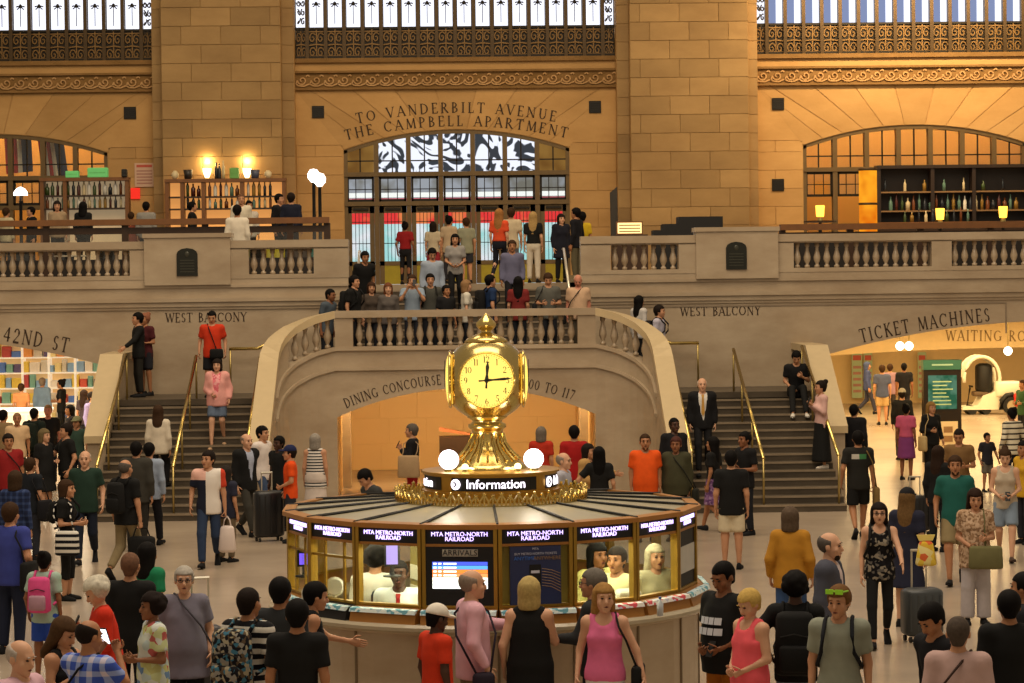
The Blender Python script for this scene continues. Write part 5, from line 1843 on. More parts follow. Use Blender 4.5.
# drum with the lit lettering
m = MB(); m.lathe([(.69, 2.12), (.69, 2.25), (.66, 2.255), (.66, 2.415), (.69, 2.42), (.69, 2.44), (.3, 2.455)], 64)
dr = m.build('sign_drum', plain('gilt_drum', '#b98d3a', .35, .8, vary=.15), booth)
LIT = glow('sign_white', '#fff4ff', 3.0)
def drum_text(txt, ang, size):
    t = text_mesh(txt, size, .003)
    co = np.zeros(len(t.vertices) * 3, np.float32); t.vertices.foreach_get('co', co); co = co.reshape(-1, 3)
    r = .668 - co[:, 1]
    a = ang + co[:, 0] / .668
    out = np.stack([r * np.sin(a), -r * np.cos(a), co[:, 2] + 2.335], 1)
    t.vertices.foreach_set('co', out.astype(np.float32).ravel()); t.update()
    t.materials.append(LIT)
    put('lettering', t, dr)
for q in range(4):
    a0 = q * math.pi / 2 + .04
    m = MB()
    for i in range(12):
        u0, u1 = a0 - .68 + 1.36 * i / 12, a0 - .68 + 1.36 * (i + 1) / 12
        r = .664
        m.add([(r * math.sin(u0), -r * math.cos(u0), 2.27), (r * math.sin(u1), -r * math.cos(u1), 2.27), (r * math.sin(u1), -r * math.cos(u1), 2.4), (r * math.sin(u0), -r * math.cos(u0), 2.4)], [(0, 1, 2, 3)])
    m.build('sign_band', BLACK, dr)
    drum_text('Information', a0 + .02, .128)
    for sd in (-.55, ):
        a = a0 + sd - .05
        c = (.672 * math.sin(a), -.672 * math.cos(a), 2.335)
        m = MB(); m.lathe([(.052, -.003), (.052, .003)], 16)
        o = m.build('arrow_disc', LIT, dr, c, rot=(math.pi / 2, 0, a))
        m = MB(); ribbon(m, [(-.02, .025), (.015, 0), (-.02, -.025)], .014, -.012, -.004)
        m.build('arrow_mark', BLACK, dr, c, rot=(0, 0, a))
for q, lb in ((-1, 'left'), (1, 'right')):
    g = thing('globe_lamp', 'glowing white globe lamp on the gilt drum %s of the clock pedestal' % lb, 'lamp', (BX + q * .42, BY - .3, 2.44), 0, 'globe lamps beside the clock')
    MB().sphere((0, 0, .12), .1, 16, 12).build('globe', glow('opal_globe', '#fff3f8', 4.0) if 'opal_globe' not in MATS else MATS['opal_globe'], g, smooth=True)
    MB().lathe([(.05, 0), (.04, .03)], 12).build('base', BRASS, g)
    point_light('globe_light', (BX + q * .42, BY - .42, 2.68), 6, (1, .9, .75), .1)
    s_ = thing('spotlight', 'small spotlight at the %s foot of the clock pedestal' % lb, 'lamp', (BX + q * .26, BY - .38, 2.44), 0, 'small spotlights on the drum')
    MB().sphere((0, 0, .05), .035, 10, 8).build('bulb', glow('warm_bulb', '#ffd98a', 5.0) if 'warm_bulb' not in MATS else MATS['warm_bulb'], s_, smooth=True)
    MB().lathe([(.035, 0), (.03, .03)], 10).build('base', BRASS_D, s_)

# the four-faced brass clock
clk = thing('clock', 'brass four-faced ball clock with glowing opal dials on top of the booth', 'clock', (BX - .03, BY, 2.44), math.radians(-1))
m = MB(); m.lathe([(.40, .0), (.40, .02), (.36, .06), (.31, .1), (.29, .13), (.22, .19), (.17, .27), (.15, .35), (.16, .4), (.19, .42), (.19, .45), (.15, .47), (.15, .49), (.2, .52), (.2, .54)], 24)
m.build('pedestal', BRASS, clk, smooth=True)
for k in range(20):
    a = 2 * math.pi * k / 20
    ca, sa = math.cos(a), math.sin(a)
    MB().tube([(.33 * ca, .33 * sa, .10), (.235 * ca, .235 * sa, .19), (.182 * ca, .182 * sa, .27), (.162 * ca, .162 * sa, .36)], .012, 4).build('flute', BRASS, clk)
CZ = .905
OPAL = glow('opal_dial', '#ffd866', 1.4)
BALLM = plain('ball_brass', '#c8b070', .2, 1.0, vary=.15)
# ball with four flattened sides
V = []; Fq = []
nu, nv_ = 48, 24
for i in range(nv_ + 1):
    t = math.pi * i / nv_
    for k in range(nu):
        a = 2 * math.pi * k / nu
        d = np.array([math.sin(t) * math.cos(a), math.sin(t) * math.sin(a), -math.cos(t)])
        p = d * .435
        lim = .365
        p[0] = max(-lim, min(lim, p[0])); p[1] = max(-lim, min(lim, p[1]))
        V.append((p[0], p[1], p[2] * .97 + CZ))
for i in range(nv_):
    for k in range(nu):
        k2 = (k + 1) % nu
        Fq.append((i * nu + k, i * nu + k2, (i + 1) * nu + k2, (i + 1) * nu + k))
m = MB(); m.add(V, Fq); m.build('ball_case', BALLM, clk, smooth=True)
for q in range(4):
    a = q * math.pi / 2
    D_ = bpy.data.objects.new('dial', None)
    m = MB()
    m.lathe([(.262, 0), (.26, .014), (.2, .036), (.1, .047), (.0001, .05)], 32)
    d_ = m.build('dial', OPAL, clk, (.362 * math.sin(a), -.362 * math.cos(a), CZ), smooth=True, rot=(math.pi / 2, 0, a))
    m = MB()
    for i in range(33):
        pass
    ringp = [(.275 * math.cos(2 * math.pi * i / 32), .275 * math.sin(2 * math.pi * i / 32), .004) for i in range(33)]
    m.tube(ringp, .015, 8); m.build('bezel', BRASS, d_, smooth=True)
    nm_ = MB()
    for i in range(1, 13):
        th_ = math.pi / 2 - i * math.pi / 6
        cx_, cz_ = .207 * math.cos(th_), .207 * math.sin(th_)
        txt = str(i); w = sum(GL[c][0] for c in txt) * .06
        x = cx_ - w / 2
        for c in txt:
            for qd in stroke_quads(c):
                nm_.add([(x + u * .06, cz_ - .03 + v * .06, .047) for u, v in qd], [(0, 1, 2, 3)])
            x += GL[c][0] * .06
    for i in range(60):
        th_ = i * math.pi / 30
        r0, r1 = .242, .254
        c_, s_ = math.cos(th_), math.sin(th_)
        w = .002 if i % 5 else .004
        nm_.add([(r0 * c_ - w * s_, r0 * s_ + w * c_, .03), (r0 * c_ + w * s_, r0 * s_ - w * c_, .03), (r1 * c_ + w * s_, r1 * s_ - w * c_, .026), (r1 * c_ - w * s_, r1 * s_ + w * c_, .026)], [(0, 1, 2, 3)])
    nm_.build('numerals', INK, d_)['kind'] = 'stuff'
    for nm2, ang, L, w in (('minute_hand', 86, .25, .011), ('hour_hand', 4, .19, .014)):
        th_ = math.radians(90 - ang)
        c_, s_ = math.cos(th_), math.sin(th_)
        m = MB()
        pts = [(-.08, w * .8), (-.03, w * .6), (0, w * 1.6), (.06, w * .8), (L * .7, w * 1.3), (L, .002)]
        up_ = [(u * c_ - v * s_, u * s_ + v * c_) for u, v in pts] + [(u * c_ + v * s_, u * s_ - v * c_) for u, v in reversed(pts)]
        n_ = len(up_)
        m.add([(x, y, .054) for x, y in up_] + [(x, y, .06) for x, y in up_], [tuple(range(n_, 2 * n_)), tuple(reversed(range(n_)))] + [(i, (i + 1) % n_, n_ + (i + 1) % n_, n_ + i) for i in range(n_)])
        m.build(nm2, BLACK, d_)
m = MB(); m.lathe([(.22, CZ + .37), (.2, CZ + .40), (.12, CZ + .44), (.06, CZ + .46), (.05, CZ + .48), (.08, CZ + .50), (.1, CZ + .53), (.1, CZ + .56), (.06, CZ + .6), (.03, CZ + .63), (.001, CZ + .66)], 16)
m.build('acorn_finial', BRASS, clk, smooth=True)
point_light('clock_light', (BX, BY - 1.0, 3.5), 5, (1, .8, .4), .15)

# cabinets and pigeon-holes round the core, seen through the glass
for k in range(14):
    a = math.radians(-130 + k * 20)
    hgt = (1.0, 1.35, .8, 1.5, 1.1)[k % 5]
    c_ = ('#1a1816', '#6a6238', '#c8c0a0', '#2a2a2e', '#8a7a3a')[(k * 3) % 5]
    o = MB().box(-.13, .13, -.14, 0, .1, hgt + .25).build('cabinet', plain('cabinet_' + c_[1:], c_, .5, vary=.2), booth, (.68 * math.sin(a), -.68 * math.cos(a), 0), rot=(0, 0, a))
    for j in range(3):
        MB().box(-.11, .11, -.15, -.14, hgt - .12 - j * .2, hgt + .02 - j * .2).build('drawer_front', plain('cabinet_front_%d' % (k % 3), ('#d8d2b8', '#3a362c', '#a89a50')[k % 3], .5, vary=.2), o)
# things inside the booth
area_light('booth_strip_lamp', (BX, BY - 1.15, 1.84), (BX, BY - 1.15, 0), 2.2, 48, (1, .93, .62), .9)
area_light('booth_strip_lamp_side', (BX - 1.3, BY - .2, 1.84), (BX - 1.3, BY - .2, 0), 0.7, 16, (1, .93, .62), 1.6)
area_light('booth_strip_lamp_side', (BX + 1.3, BY - .2, 1.84), (BX + 1.3, BY - .2, 0), 0.7, 16, (1, .93, .62), 1.6)
def monitor(px, py, Y, w, h, label, col, s_, rz=0, depth=.04):
    p = at_y(px, py, Y)
    o = thing('monitor', label, 'monitor', (p.x, p.y, p.z - h / 2 - .1), rz)
    MB().box(-w / 2 - .02, w / 2 + .02, 0, depth, .1, .1 + h + .03).build('casing', BLACK, o)
    MB().box(-w / 2, w / 2, -.005, 0, .12, .1 + h).build('screen', glow('monitor_' + label[:14], col, s_), o)
    MB().lathe([(.09, 0), (.09, .012), (.02, .02), (.02, .1)], 12, 0, depth / 2).build('stand', BLACK, o)
monitor(304, 560, 24.3, .09, .13, 'violet screen in the far left booth window', '#7a5cf0', 1.2)
monitor(392, 556, 23.9, .11, .2, 'lilac lit notice screen behind the seated clerk', '#cdb2ff', 1.2)
fan = thing('desk_fan', 'white desk fan inside the left booth window', 'fan', (at_y(335, 600, 23.9).x, 23.9, .9))
MB().lathe([(.08, 0), (.08, .02), (.015, .03), (.015, .46)], 12).build('stand', plain('fan_white', '#e0dcd0', .4), fan)
m = MB(); m.lathe([(.075, -.02), (.095, 0), (.075, .03)], 16); m.build('cage', plain('fan_white', '#e0dcd0', .4), fan, (0, -.03, .52), rot=(math.pi / 2, 0, 0))
def office_chair(px, py, Y, label):
    p = at_y(px, py, Y)
    o = thing('office_chair', label, 'chair', (p.x, p.y, 0))
    rbox(.5, .09, .6, .06).build('backrest', BLACK, o, (0, .2, .72), smooth=True)
    rbox(.5, .48, .1, .04).build('seat', BLACK, o, (0, 0, .5), smooth=True)
    MB().lathe([(.28, .05), (.05, .1), (.03, .5)], 10).build('base', BLACK, o)
office_chair(396, 590, 24.22, 'black office chair back behind the clerk')
def printer(px, Y, z, label, w=.3, h=.3, col='#d8d4c4'):
    p = at_y(px, 560, Y)
    o = thing('printer', label, 'printer', (p.x, Y, z))
    rbox(w, .3, h, .03).build('casing', plain('printer_' + col[1:], col, .5), o)
    MB().box(-w * .35, w * .35, -.16, -.15, h * .5, h * .62).build('slot', BLACK, o)
printer(628, 23.75, .9, 'pale ticket printer inside the right booth window', .24, .46)
printer(312, 24.0, .9, 'pale machine inside the far left booth window', .2, .5)
bt_ = thing('water_bottle', 'small white bottle on the right booth sill', 'bottle', at_y(660, 592, 23.3))
bt_.location.z = 1.167
MB().lathe([(.03, 0), (.03, .11), (.012, .14), (.012, .16)], 12).build('bottle_body', plain('bottle_white', '#cfd8e0', .3), bt_, smooth=True)
MB().lathe([(.014, .16), (.014, .18)], 10).build('cap', plain('bottle_cap_blue', '#5a78c0', .4), bt_)
# ================================================================== BALCONY BARS, SHOP, PASSAGE
BOTC = ['#3a4a22', '#6a3a18', '#c8b890', '#20242a', '#8a6a2a', '#d8d4c8', '#4a2018', '#5a7a6a']
BOT = []
for i, pr in enumerate(([(.036, 0), (.038, .02), (.038, .19), (.014, .25), (.013, .31)], [(.045, 0), (.045, .16), (.016, .2), (.016, .26)], [(.032, 0), (.03, .1), (.034, .2), (.013, .26), (.013, .34)])):
    BOT.append(MB().lathe(pr, 8).mesh('bottle', BLACK, True))
ORD = ['first', 'second', 'third', 'fourth', 'fifth', 'sixth', 'seventh', 'eighth', 'ninth', 'tenth', 'eleventh', 'twelfth', 'thirteenth', 'fourteenth', 'fifteenth', 'sixteenth', 'seventeenth', 'eighteenth', 'nineteenth', 'twentieth', 'twenty-first', 'twenty-second', 'twenty-third', 'twenty-fourth', 'twenty-fifth', 'twenty-sixth', 'twenty-seventh', 'twenty-eighth', 'twenty-ninth', 'thirtieth']
BOTN = dict(zip(BOTC, ('olive green', 'amber brown', 'cream', 'blue-black', 'golden', 'clear white', 'dark red', 'sea green')))
def bottles(xs, y, z, label, group, sc=1.3):
    for i, x in enumerate(xs):
        o = put('bottle', BOT[random.randrange(3)], None, (x, y, z), None, (sc * random.uniform(.9, 1.1), sc, sc * random.uniform(.85, 1.1)))
        c = random.choice(BOTC)
        recolor(o, plain('bottle_' + c[1:], c, .25, vary=0))
        tag(o, '%s %s, %s from the left' % (BOTN[c], label.replace('bottle standing', 'bottle').replace('dark wine bottle', 'wine bottle').replace('glass bottle', 'bottle').replace('long ', '').replace(' against the pillar', ''), ORD[i]), 'bottle', group)

def shelf_unit(name, label, cat, px0, px1, Y, ztop, zbot, cols, shelves, wood, back, backm_depth=.4, shelfm=None):
    x0, x1 = at_y(px0, 200, Y).x, at_y(px1, 200, Y).x
    o = thing(name, label, cat, ((x0 + x1) / 2, Y, zbot))
    w = x1 - x0; h = ztop - zbot
    for i in range(len(cols) + 1):
        x = -w / 2 + w * (([0] + cols)[i] if i < len(cols) else 1.0)
        MB().box(x - .05, x + .05, -.03, backm_depth, 0, h).build('upright', wood, o)
    MB().box(-w / 2 - .06, w / 2 + .06, -.06, backm_depth, h, h + .09).build('cornice', wood, o)
    MB().box(-w / 2, w / 2, backm_depth, backm_depth + .04, 0, h).build('back_panel', back, o)
    for z in shelves:
        MB().box(-w / 2, w / 2, 0, backm_depth, z - zbot - .04, z - zbot).build('shelf', shelfm or WOOD, o)
    return x0, x1

def bz(y, Y, px=230):
    return at_y(px, y, Y).z
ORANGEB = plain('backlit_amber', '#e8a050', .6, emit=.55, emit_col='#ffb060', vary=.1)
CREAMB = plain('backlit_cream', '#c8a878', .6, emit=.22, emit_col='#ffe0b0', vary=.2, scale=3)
# bar behind the left balcony, in front of the window
Ya = 67.2
s1, s2 = bz(195, Ya, 80), bz(208, Ya, 80)
x0, x1 = shelf_unit('bar_shelf', 'tall wooden bar shelves with bottles in front of the left arched window', 'shelf', 42, 127, Ya, bz(181, Ya, 80), ZB, [.27, .73], [s1, s2], WOODL, CREAMB)
bottles([x0 + .12 + i * .14 for i in range(16)], Ya + .15, s1, 'bottle on the upper shelf of the left window bar', 'bottles on the left bar upper shelf')
bottles([x0 + .12 + i * .14 for i in range(16)], Ya + .15, s2, 'bottle on the lower shelf of the left window bar', 'bottles on the left bar lower shelf', 1.1)
# back bar against the pillar
Yb = 68.4
s1, s2 = bz(196, Yb, 225), bz(208, Yb, 225)
x0, x1 = shelf_unit('bar_shelf', 'amber backlit bar shelves standing against the left pillar under two wall lights', 'shelf', 167, 284, Yb, bz(182, Yb, 225), ZB, [.13, .31, .64, .86], [s1, s2], WOODL, ORANGEB)
bottles([x0 + .55 + i * .15 for i in range(16)], Yb + .15, s1, 'bottle on the upper amber shelf against the pillar', 'bottles on the amber upper shelf')
bottles([x0 + .55 + i * .15 for i in range(16)], Yb + .15, s2, 'bottle on the lower amber shelf against the pillar', 'bottles on the amber lower shelf', 1.1)
for px, lb in ((207, 'left'), (247, 'right')):
    p = at_y(px, 172, YW - .95)
    o = thing('wall_light', 'bright uplight on the pillar above the amber bar shelves, %s one' % lb, 'lamp', p, 0, 'pillar uplights')
    MB().lathe([(.05, -.16), (.11, .0), (.12, .1), (.1, .1)], 12).build('shade', glow('uplight_glass', '#ffd898', 7.0) if 'uplight_glass' not in MATS else MATS['uplight_glass'], o, smooth=True)
    MB().box(-.04, .04, 0, .14, -.2, -.1).build('bracket', BRASS_D, o)
    point_light('uplight', (p.x, p.y + .02, p.z + .3), 22, (1, .68, .28), .06)
zc = bz(182, Yb, 225) + .09
for px, nm, lb, cat, col, pr in ((175, 'glass_vase', 'pale round vase on top of the amber bar shelves', 'vase', '#d8c8a0', [(.05, 0), (.1, .08), (.1, .16), (.04, .24)]),
                                 (188, 'ice_bucket', 'dark bucket on top of the amber bar shelves', 'bucket', '#2a2420', [(.1, 0), (.13, .26), (.11, .26)]),
                                 (255, 'ice_bucket', 'blue-grey bucket right of the wall lights on the amber bar', 'bucket', '#4a5068', [(.1, 0), (.13, .24), (.11, .24)]),
                                 (268, 'glass_vase', 'cream round vase at the right end of the amber bar top', 'vase', '#e0d0a8', [(.05, 0), (.1, .08), (.1, .16), (.04, .22)])):
    p = at_y(px, 180, Yb + .1)
    tag(MB().lathe(pr, 12).build(nm, plain('vase_' + col[1:], col, .4), None, (p.x, Yb + .15, zc), smooth=True), lb, cat)
bottles([at_y(q, 180, Yb).x for q in (216, 219, 223)], Yb + .15, zc, 'wine bottle on top of the amber bar', 'wine bottles on the bar top', 1.5)
def carton(px0, px1, py0, py1, Y, label, col, emit=0, name='carton', cat='box', depth=.25, zfix=None):
    a, b = at_y(px0, py1, Y), at_y(px1, py0, Y)
    w, h = b.x - a.x, b.z - a.z
    z = a.z if zfix is None else zfix
    o = thing(name, label, cat, ((a.x + b.x) / 2, Y, z))
    rbox(w, depth, h, .02).build('box_body', plain('carton_' + col[1:] + str(emit), col, .6, emit=emit, vary=.08), o)
    MB().box(-w * .4, w * .4, -depth / 2 - .006, -depth / 2 + .01, h * .45, h * .55).build('flap_seam', plain('seam_' + col[1:], col, .8, vary=.3), o)
    return o
carton(230, 239, 169, 180, Yb + .1, 'green box on top of the amber bar shelves', '#6fae5a', zfix=zc)
zc1 = bz(181, Ya, 80) + .09
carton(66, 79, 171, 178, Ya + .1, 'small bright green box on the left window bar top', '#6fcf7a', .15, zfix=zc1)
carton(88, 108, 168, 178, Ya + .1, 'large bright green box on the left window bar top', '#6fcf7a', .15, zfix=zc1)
# notices on the wall
def notice(px0, px1, py0, py1, Y, label, cat, col, emit=0, lines=None, name='notice'):
    a, b = at_y(px0, py1, Y), at_y(px1, py0, Y)
    o = thing(name, label, cat, ((a.x + b.x) / 2, Y, a.z))
    w, h = b.x - a.x, b.z - a.z
    MB().box(-w / 2, w / 2, -.03, 0, 0, h).build('board', plain('notice_' + col[1:] + str(emit), col, .6, emit=emit, vary=.05), o)
    if lines:
        for i in range(5):
            MB().box(-w * .4, w * .4, -.034, -.03, h * (.12 + .13 * i), h * (.18 + .13 * i)).build('print_line', plain('notice_print', '#a87868', .6, vary=.2), o)
        MB().box(-w * .4, w * .4, -.034, -.03, h * .82, h * .93).build('print_heading', plain('notice_red', lines, .6, vary=0), o)
    return o
notice(135, 154, 163, 187, YW - .03, 'pale printed notice with red heading beside the left window', 'notice', '#c8a890', 0, '#b8503c')
notice(130, 140, 188, 199, YW - .05, 'small glowing red sign below the printed notice', 'sign', '#e02418', .6, None, 'red_sign')
carton(122, 127, 170, 178, Ya, 'small black speaker box at the end of the left window bar', '#1c1a18', zfix=zc1)
# flags behind the left window
for i, (px, lb) in enumerate(((16, 'far left'), (48, 'right'))):
    p = at_y(px, 135, YW + .75)
    fo = thing('flag', 'striped red, white and blue flag hanging inside the left arched window, %s one' % lb, 'flag', p, 0, 'window flags')
    def strip(u0, u1, nm, col):
        m = MB()
        V = []; n = 10
        for k in range(n + 1):
            t = k / n
            for u in (u0, u1):
                x = -.35 + u * .75 + .16 * t * (1 if i else .3); y = .06 * math.sin(6 * u + 2 * t); z = .35 - t * 1.45 - .25 * u * (1 if i else -.3)
                V += [(x, y, z), (x, y + .012, z)]
        Fq = []
        for k in range(n):
            o = k * 4
            Fq += [(o, o + 2, o + 6, o + 4), (o + 1, o + 5, o + 7, o + 3), (o, o + 4, o + 5, o + 1), (o + 2, o + 3, o + 7, o + 6)]
        m.add(V, Fq); m.build(nm, cloth(col), fo, smooth=True)
    for k, col in enumerate(('#b02a28', '#d8cfc4', '#b02a28', '#d8cfc4')):
        strip(k * .16, (k + 1) * .16, 'stripe', col)
    strip(.64, 1.0, 'blue_field', '#2a3258')
    MB().tube([(-.4, .0, .36), (.6, 0, .36), (.6, 1.63, .36)], .02, 6).build('staff', BRASS_D, fo)
# lamps on the balcony
def pole_lamp(px, pyt, pyb, Y, label, kind):
    p = at_y(px, pyt, Y); zb = ZB
    o = thing('pole_lamp', label, 'lamp', (p.x, Y, zb), 0, 'balcony lamps')
    h = p.z - zb
    MB().lathe([(.16, 0), (.16, .04), (.045, .08), (.04, h - .35), (.06, h - .33)], 10).build('pole', BLACK, o, smooth=True)
    g = MATS.get('lamp_glass') or glow('lamp_glass', '#ffeede', 5.0)
    if kind == 'flame':
        MB().lathe([(.05, h - .33), (.14, h - .22), (.15, h - .12), (.09, h - .02), (.02, h)], 12).build('globe', g, o, smooth=True)
    else:
        MB().lathe([(.17, h - .2), (.16, h - .12), (.1, h - .04), (.02, h)], 12).build('shade', g, o, smooth=True)
        MB().lathe([(.03, h - .35), (.03, h - .2)], 8).build('neck', BLACK, o)
pole_lamp(313.5, 169, 222, 61, 'black pole lamp with flame-shaped white globe left of the doors, taller one', 'flame')
pole_lamp(319.5, 173, 222, 60.4, 'black pole lamp with flame-shaped white globe left of the doors, shorter one', 'flame')
pole_lamp(20.5, 187, 222, 60, 'white mushroom lamp on a dark pole at the far left bar', 'mush')
# dark wood partitions behind the balustrades
def partition(px0, px1, py, Y, label, posts, glass=True):
    x0, x1 = at_y(px0, py, Y).x, at_y(px1, py, Y).x
    zt = at_y((px0 + px1) / 2, py, Y).z
    o = thing('bar_partition', label, 'partition', ((x0 + x1) / 2, Y, ZB), 0, 'balcony bar partitions')
    w = x1 - x0; h = zt - ZB
    MB().box(-w / 2, w / 2, -.16, .16, h - .13, h).build('top_rail', WOODL, o)
    MB().box(-w / 2, w / 2, -.05, .05, h - .32, h - .18).build('under_rail', WOOD, o)
    for q in posts:
        x = at_y(q, py, Y).x - (x0 + x1) / 2
        MB().box(x - .07, x + .07, -.06, .06, 0, h - .13).build('post', WOOD, o)
    MB().box(-w / 2, w / 2, -.05, .05, .0, .25).build('bottom_rail', WOOD, o)
    MB().box(-w / 2, w / 2, -.03, .03, .25, (.62 if glass else h - .32)).build('panel', plain('baluster_gap_dark', '#1a120b', .6, vary=.2), o)  # solid dark sheet added to darken the gaps between the balusters
    if glass:
        MB().box(-w / 2, w / 2, -.006, .006, .62, h - .32).build('pane', GLASSM, o)
    return o
partition(-6, 329, 219, 55.0, 'dark wood and glass bar partition along the left balcony', [-4, 46, 125, 205, 290, 327])
p_ = partition(780, 1032, 223, 55.0, 'low dark wood bar front along the right balcony', [782, 850, 920, 990], False)
# things on and behind the right balcony
bs = thing('light_box', 'glowing cream light box sign behind the right balustrade', 'sign', at_y(629.5, 235, 56.5))
MB().box(-.3, .3, -.06, .06, 0, .3).build('case', WOODL, bs)
MB().box(-.27, .27, -.07, -.06, .03, .27).build('lit_face', glow('light_box_face', '#ffd68a', 1.8), bs)
for k in range(3):
    MB().box(-.24, .24, -.075, -.07, .06 + k * .07, .085 + k * .07).build('print_line', plain('light_box_print', '#a87a3a', .6), bs)
bs.location.z = ZB + 1.06
tag(MB().box(-.4, .4, -.2, .2, 0, 1.06).build('side_table', WOOD, None, (bs.location.x, 56.5, ZB)), 'dark side table carrying the glowing light box', 'table')
cb_ = thing('host_stand', 'stepped black host stand behind the right balustrade', 'stand', (at_y(686, 230, 57.5).x, 57.5, ZB))
MB().box(-.2, .82, -.3, .3, 0, bz(217, 57.5, 686) - ZB).build('tall_block', BLACK, cb_)
MB().box(-.56, -.2, -.3, .3, 0, bz(224, 57.5, 686) - ZB).build('middle_block', BLACK, cb_)
MB().box(-.78, -.56, -.3, .3, 0, bz(230, 57.5, 686) - ZB).build('low_block', BLACK, cb_)
bn = thing('tall_banner', 'narrow dark upright panel leaning by the right pillar', 'panel', (at_y(615, 225, 68).x, 68, ZB))
MB().hexa([(-.1, -.06, 0), (.1, -.06, 0), (.1, .06, 0), (-.1, .06, 0), (-.1, .4, bz(192, 68, 615) - ZB), (.1, .4, bz(186, 68, 615) - ZB), (.1, .5, bz(186, 68, 615) - ZB), (-.1, .5, bz(192, 68, 615) - ZB)]).build('board', BRONZE_D, bn)
MB().box(-.2, .2, -.2, .2, 0, .05).build('foot', BLACK, bn)
# right hand bar in the arched window
Yr = 69.4
s1, s2 = bz(191, Yr, 950), bz(210, Yr, 950)
x0, x1 = shelf_unit('bar_shelf', 'wide dark bar shelves with bottles filling the right arched window', 'shelf', 879, 1032, Yr, bz(168, Yr, 950), ZB, [.35, .62, .92], [s1, s2], plain('bar_dark', '#2a1c12', .5, vary=.2), plain('bar_back', '#1c130c', .5, vary=.3), shelfm=plain('pale_shelf_edge', '#8a6a44', .5))
bottles([x0 + .35 + i * .16 for i in range(23)], Yr + .12, s2, 'bottle on the long lower shelf of the right bar', 'bottles on the right bar lower shelf', 1.35)
bottles([x0 + .2 + i * .55 for i in range(7)], Yr + .12, s1, 'bottle on the upper shelf of the right bar', 'bottles on the right bar upper shelf', 1.2)
bottles([at_y(q, 222, Yr - .8).x for q in range(905, 975, 7)], Yr - .8, bz(222, Yr - .8, 940), 'glass bottle on the counter of the right bar', 'bottles on the right bar counter', 1.1)
bc = thing('bar_counter', 'dark bar counter in front of the right bar shelves', 'counter', (at_y(955, 225, Yr - .8).x, Yr - .8, ZB))
MB().box(-2.6, 3, -.25, .25, 0, bz(222, Yr - .8, 940) - ZB - .05).build('body', WOOD, bc)
MB().box(-2.65, 3.05, -.3, .3, bz(222, Yr - .8, 940) - ZB - .05, bz(222, Yr - .8, 940) - ZB).build('top', WOODL, bc)
p = at_y(868, 195, 66)
ac = thing('amber_column', 'tall glowing amber cylinder lamp at the left end of the right bar', 'lamp', (p.x, 66, ZB))
hh = bz(170, 66, 868) - ZB
MB().lathe([(.24, .8), (.24, hh)], 20).build('glowing_shade', glow('amber_shade', '#ff9a1e', .95, noise_mix('#d8600a', '#ffa824', 1.6, .35, .65)), ac, smooth=True)
m = MB()
for z in (.8, 1.35, 1.95, hh - .02):
    m.lathe([(.25, z), (.26, z + .03), (.25, z + .06)], 20)
m.build('bands', BRONZE, ac)
MB().lathe([(.28, 0), (.28, .78), (.25, .82)], 20).build('plinth', WOOD, ac)
for px, py, lb in ((820, 205, 'left of the amber column'), (940, 208, 'in front of the bar shelves'), (1003, 206, 'near the right edge')):
    p = at_y(px, py, 60)
    o = thing('candle_lamp', 'small glowing candle lamp on the right bar, ' + lb, 'lamp', (p.x, 60, p.z - .38), 0, 'candle lamps')
    MB().lathe([(.09, .1), (.1, .2), (.11, .37), (.09, .37)], 12).build('shade', glow('candle_glass', '#ffb43c', 3.5) if 'candle_glass' not in MATS else MATS['candle_glass'], o, smooth=True)
    MB().lathe([(.07, 0), (.05, .1)], 10).build('base', BRASS_D, o)
    st_ = thing('cafe_table', 'dark high cafe table under the candle lamp ' + lb, 'table', (p.x, 60, ZB), 0, 'cafe tables on the right balcony')
    MB().lathe([(.4, o.location.z - ZB - .04), (.4, o.location.z - ZB)], 16).build('top', WOOD, st_)
    MB().lathe([(.25, 0), (.05, .05), (.04, o.location.z - ZB - .04)], 12).build('pedestal', BLACK, st_)
# tables and chairs glimpsed through the left partition
def cafe_chair(px, Y, label, col='#3a2a1c', rz=0):
    x = at_y(px, 235, Y).x
    o = thing('cafe_chair', label, 'chair', (x, Y, ZB), rz, 'cafe chairs on the left balcony')
    for sx in (-1, 1):
        for sy in (-1, 1):
            MB().box(sx * .2 - .02, sx * .2 + .02, sy * .2 - .02, sy * .2 + .02, 0, .45 if sy < 0 else .98).build('leg', WOOD, o)
    rbox(.46, .46, .07, .03).build('seat', cloth(col), o, (0, 0, .44))
    rbox(.44, .06, .42, .03).build('backrest', cloth(col), o, (0, .2, .58))
for px, Y, lb, c in ((18, 57.6, 'dark cafe chair at the far left end of the balcony', '#1a1a1c'), (55, 58, 'brown cafe chair behind the partition near the left window', '#4a3420'), (108, 57.8, 'dark cafe chair below the green boxes', '#20201e'), (190, 57.4, 'yellow-green cafe chair behind the bronze plaque pedestal', '#a8a838'), (262, 57.4, 'black cafe chair behind the white-shirted waiter', '#17171a'), (276, 57.6, 'yellow cafe chair right of the white-shirted waiter', '#c0b23a'), (298, 57.3, 'brown cafe chair near the partition end', '#3a2a1c'), (312, 57.8, 'teal cafe chair by the flame lamps', '#2f6a60')):
    cafe_chair(px, Y, lb, c, math.radians(random.choice((0, 180, 150, -30))))
for px, Y, lb in ((72, 57.3, 'round cafe table below the small green box'), (150, 57.6, 'round cafe table below the red sign')):
    o = thing('cafe_table', lb, 'table', (at_y(px, 235, Y).x, Y, ZB), 0, 'cafe tables on the left balcony')
    MB().lathe([(.42, .72), (.42, .75)], 20).build('top', plain('table_white', '#c8bca8', .4), o)
    MB().lathe([(.24, 0), (.04, .05), (.04, .72)], 12).build('pedestal', BLACK, o)

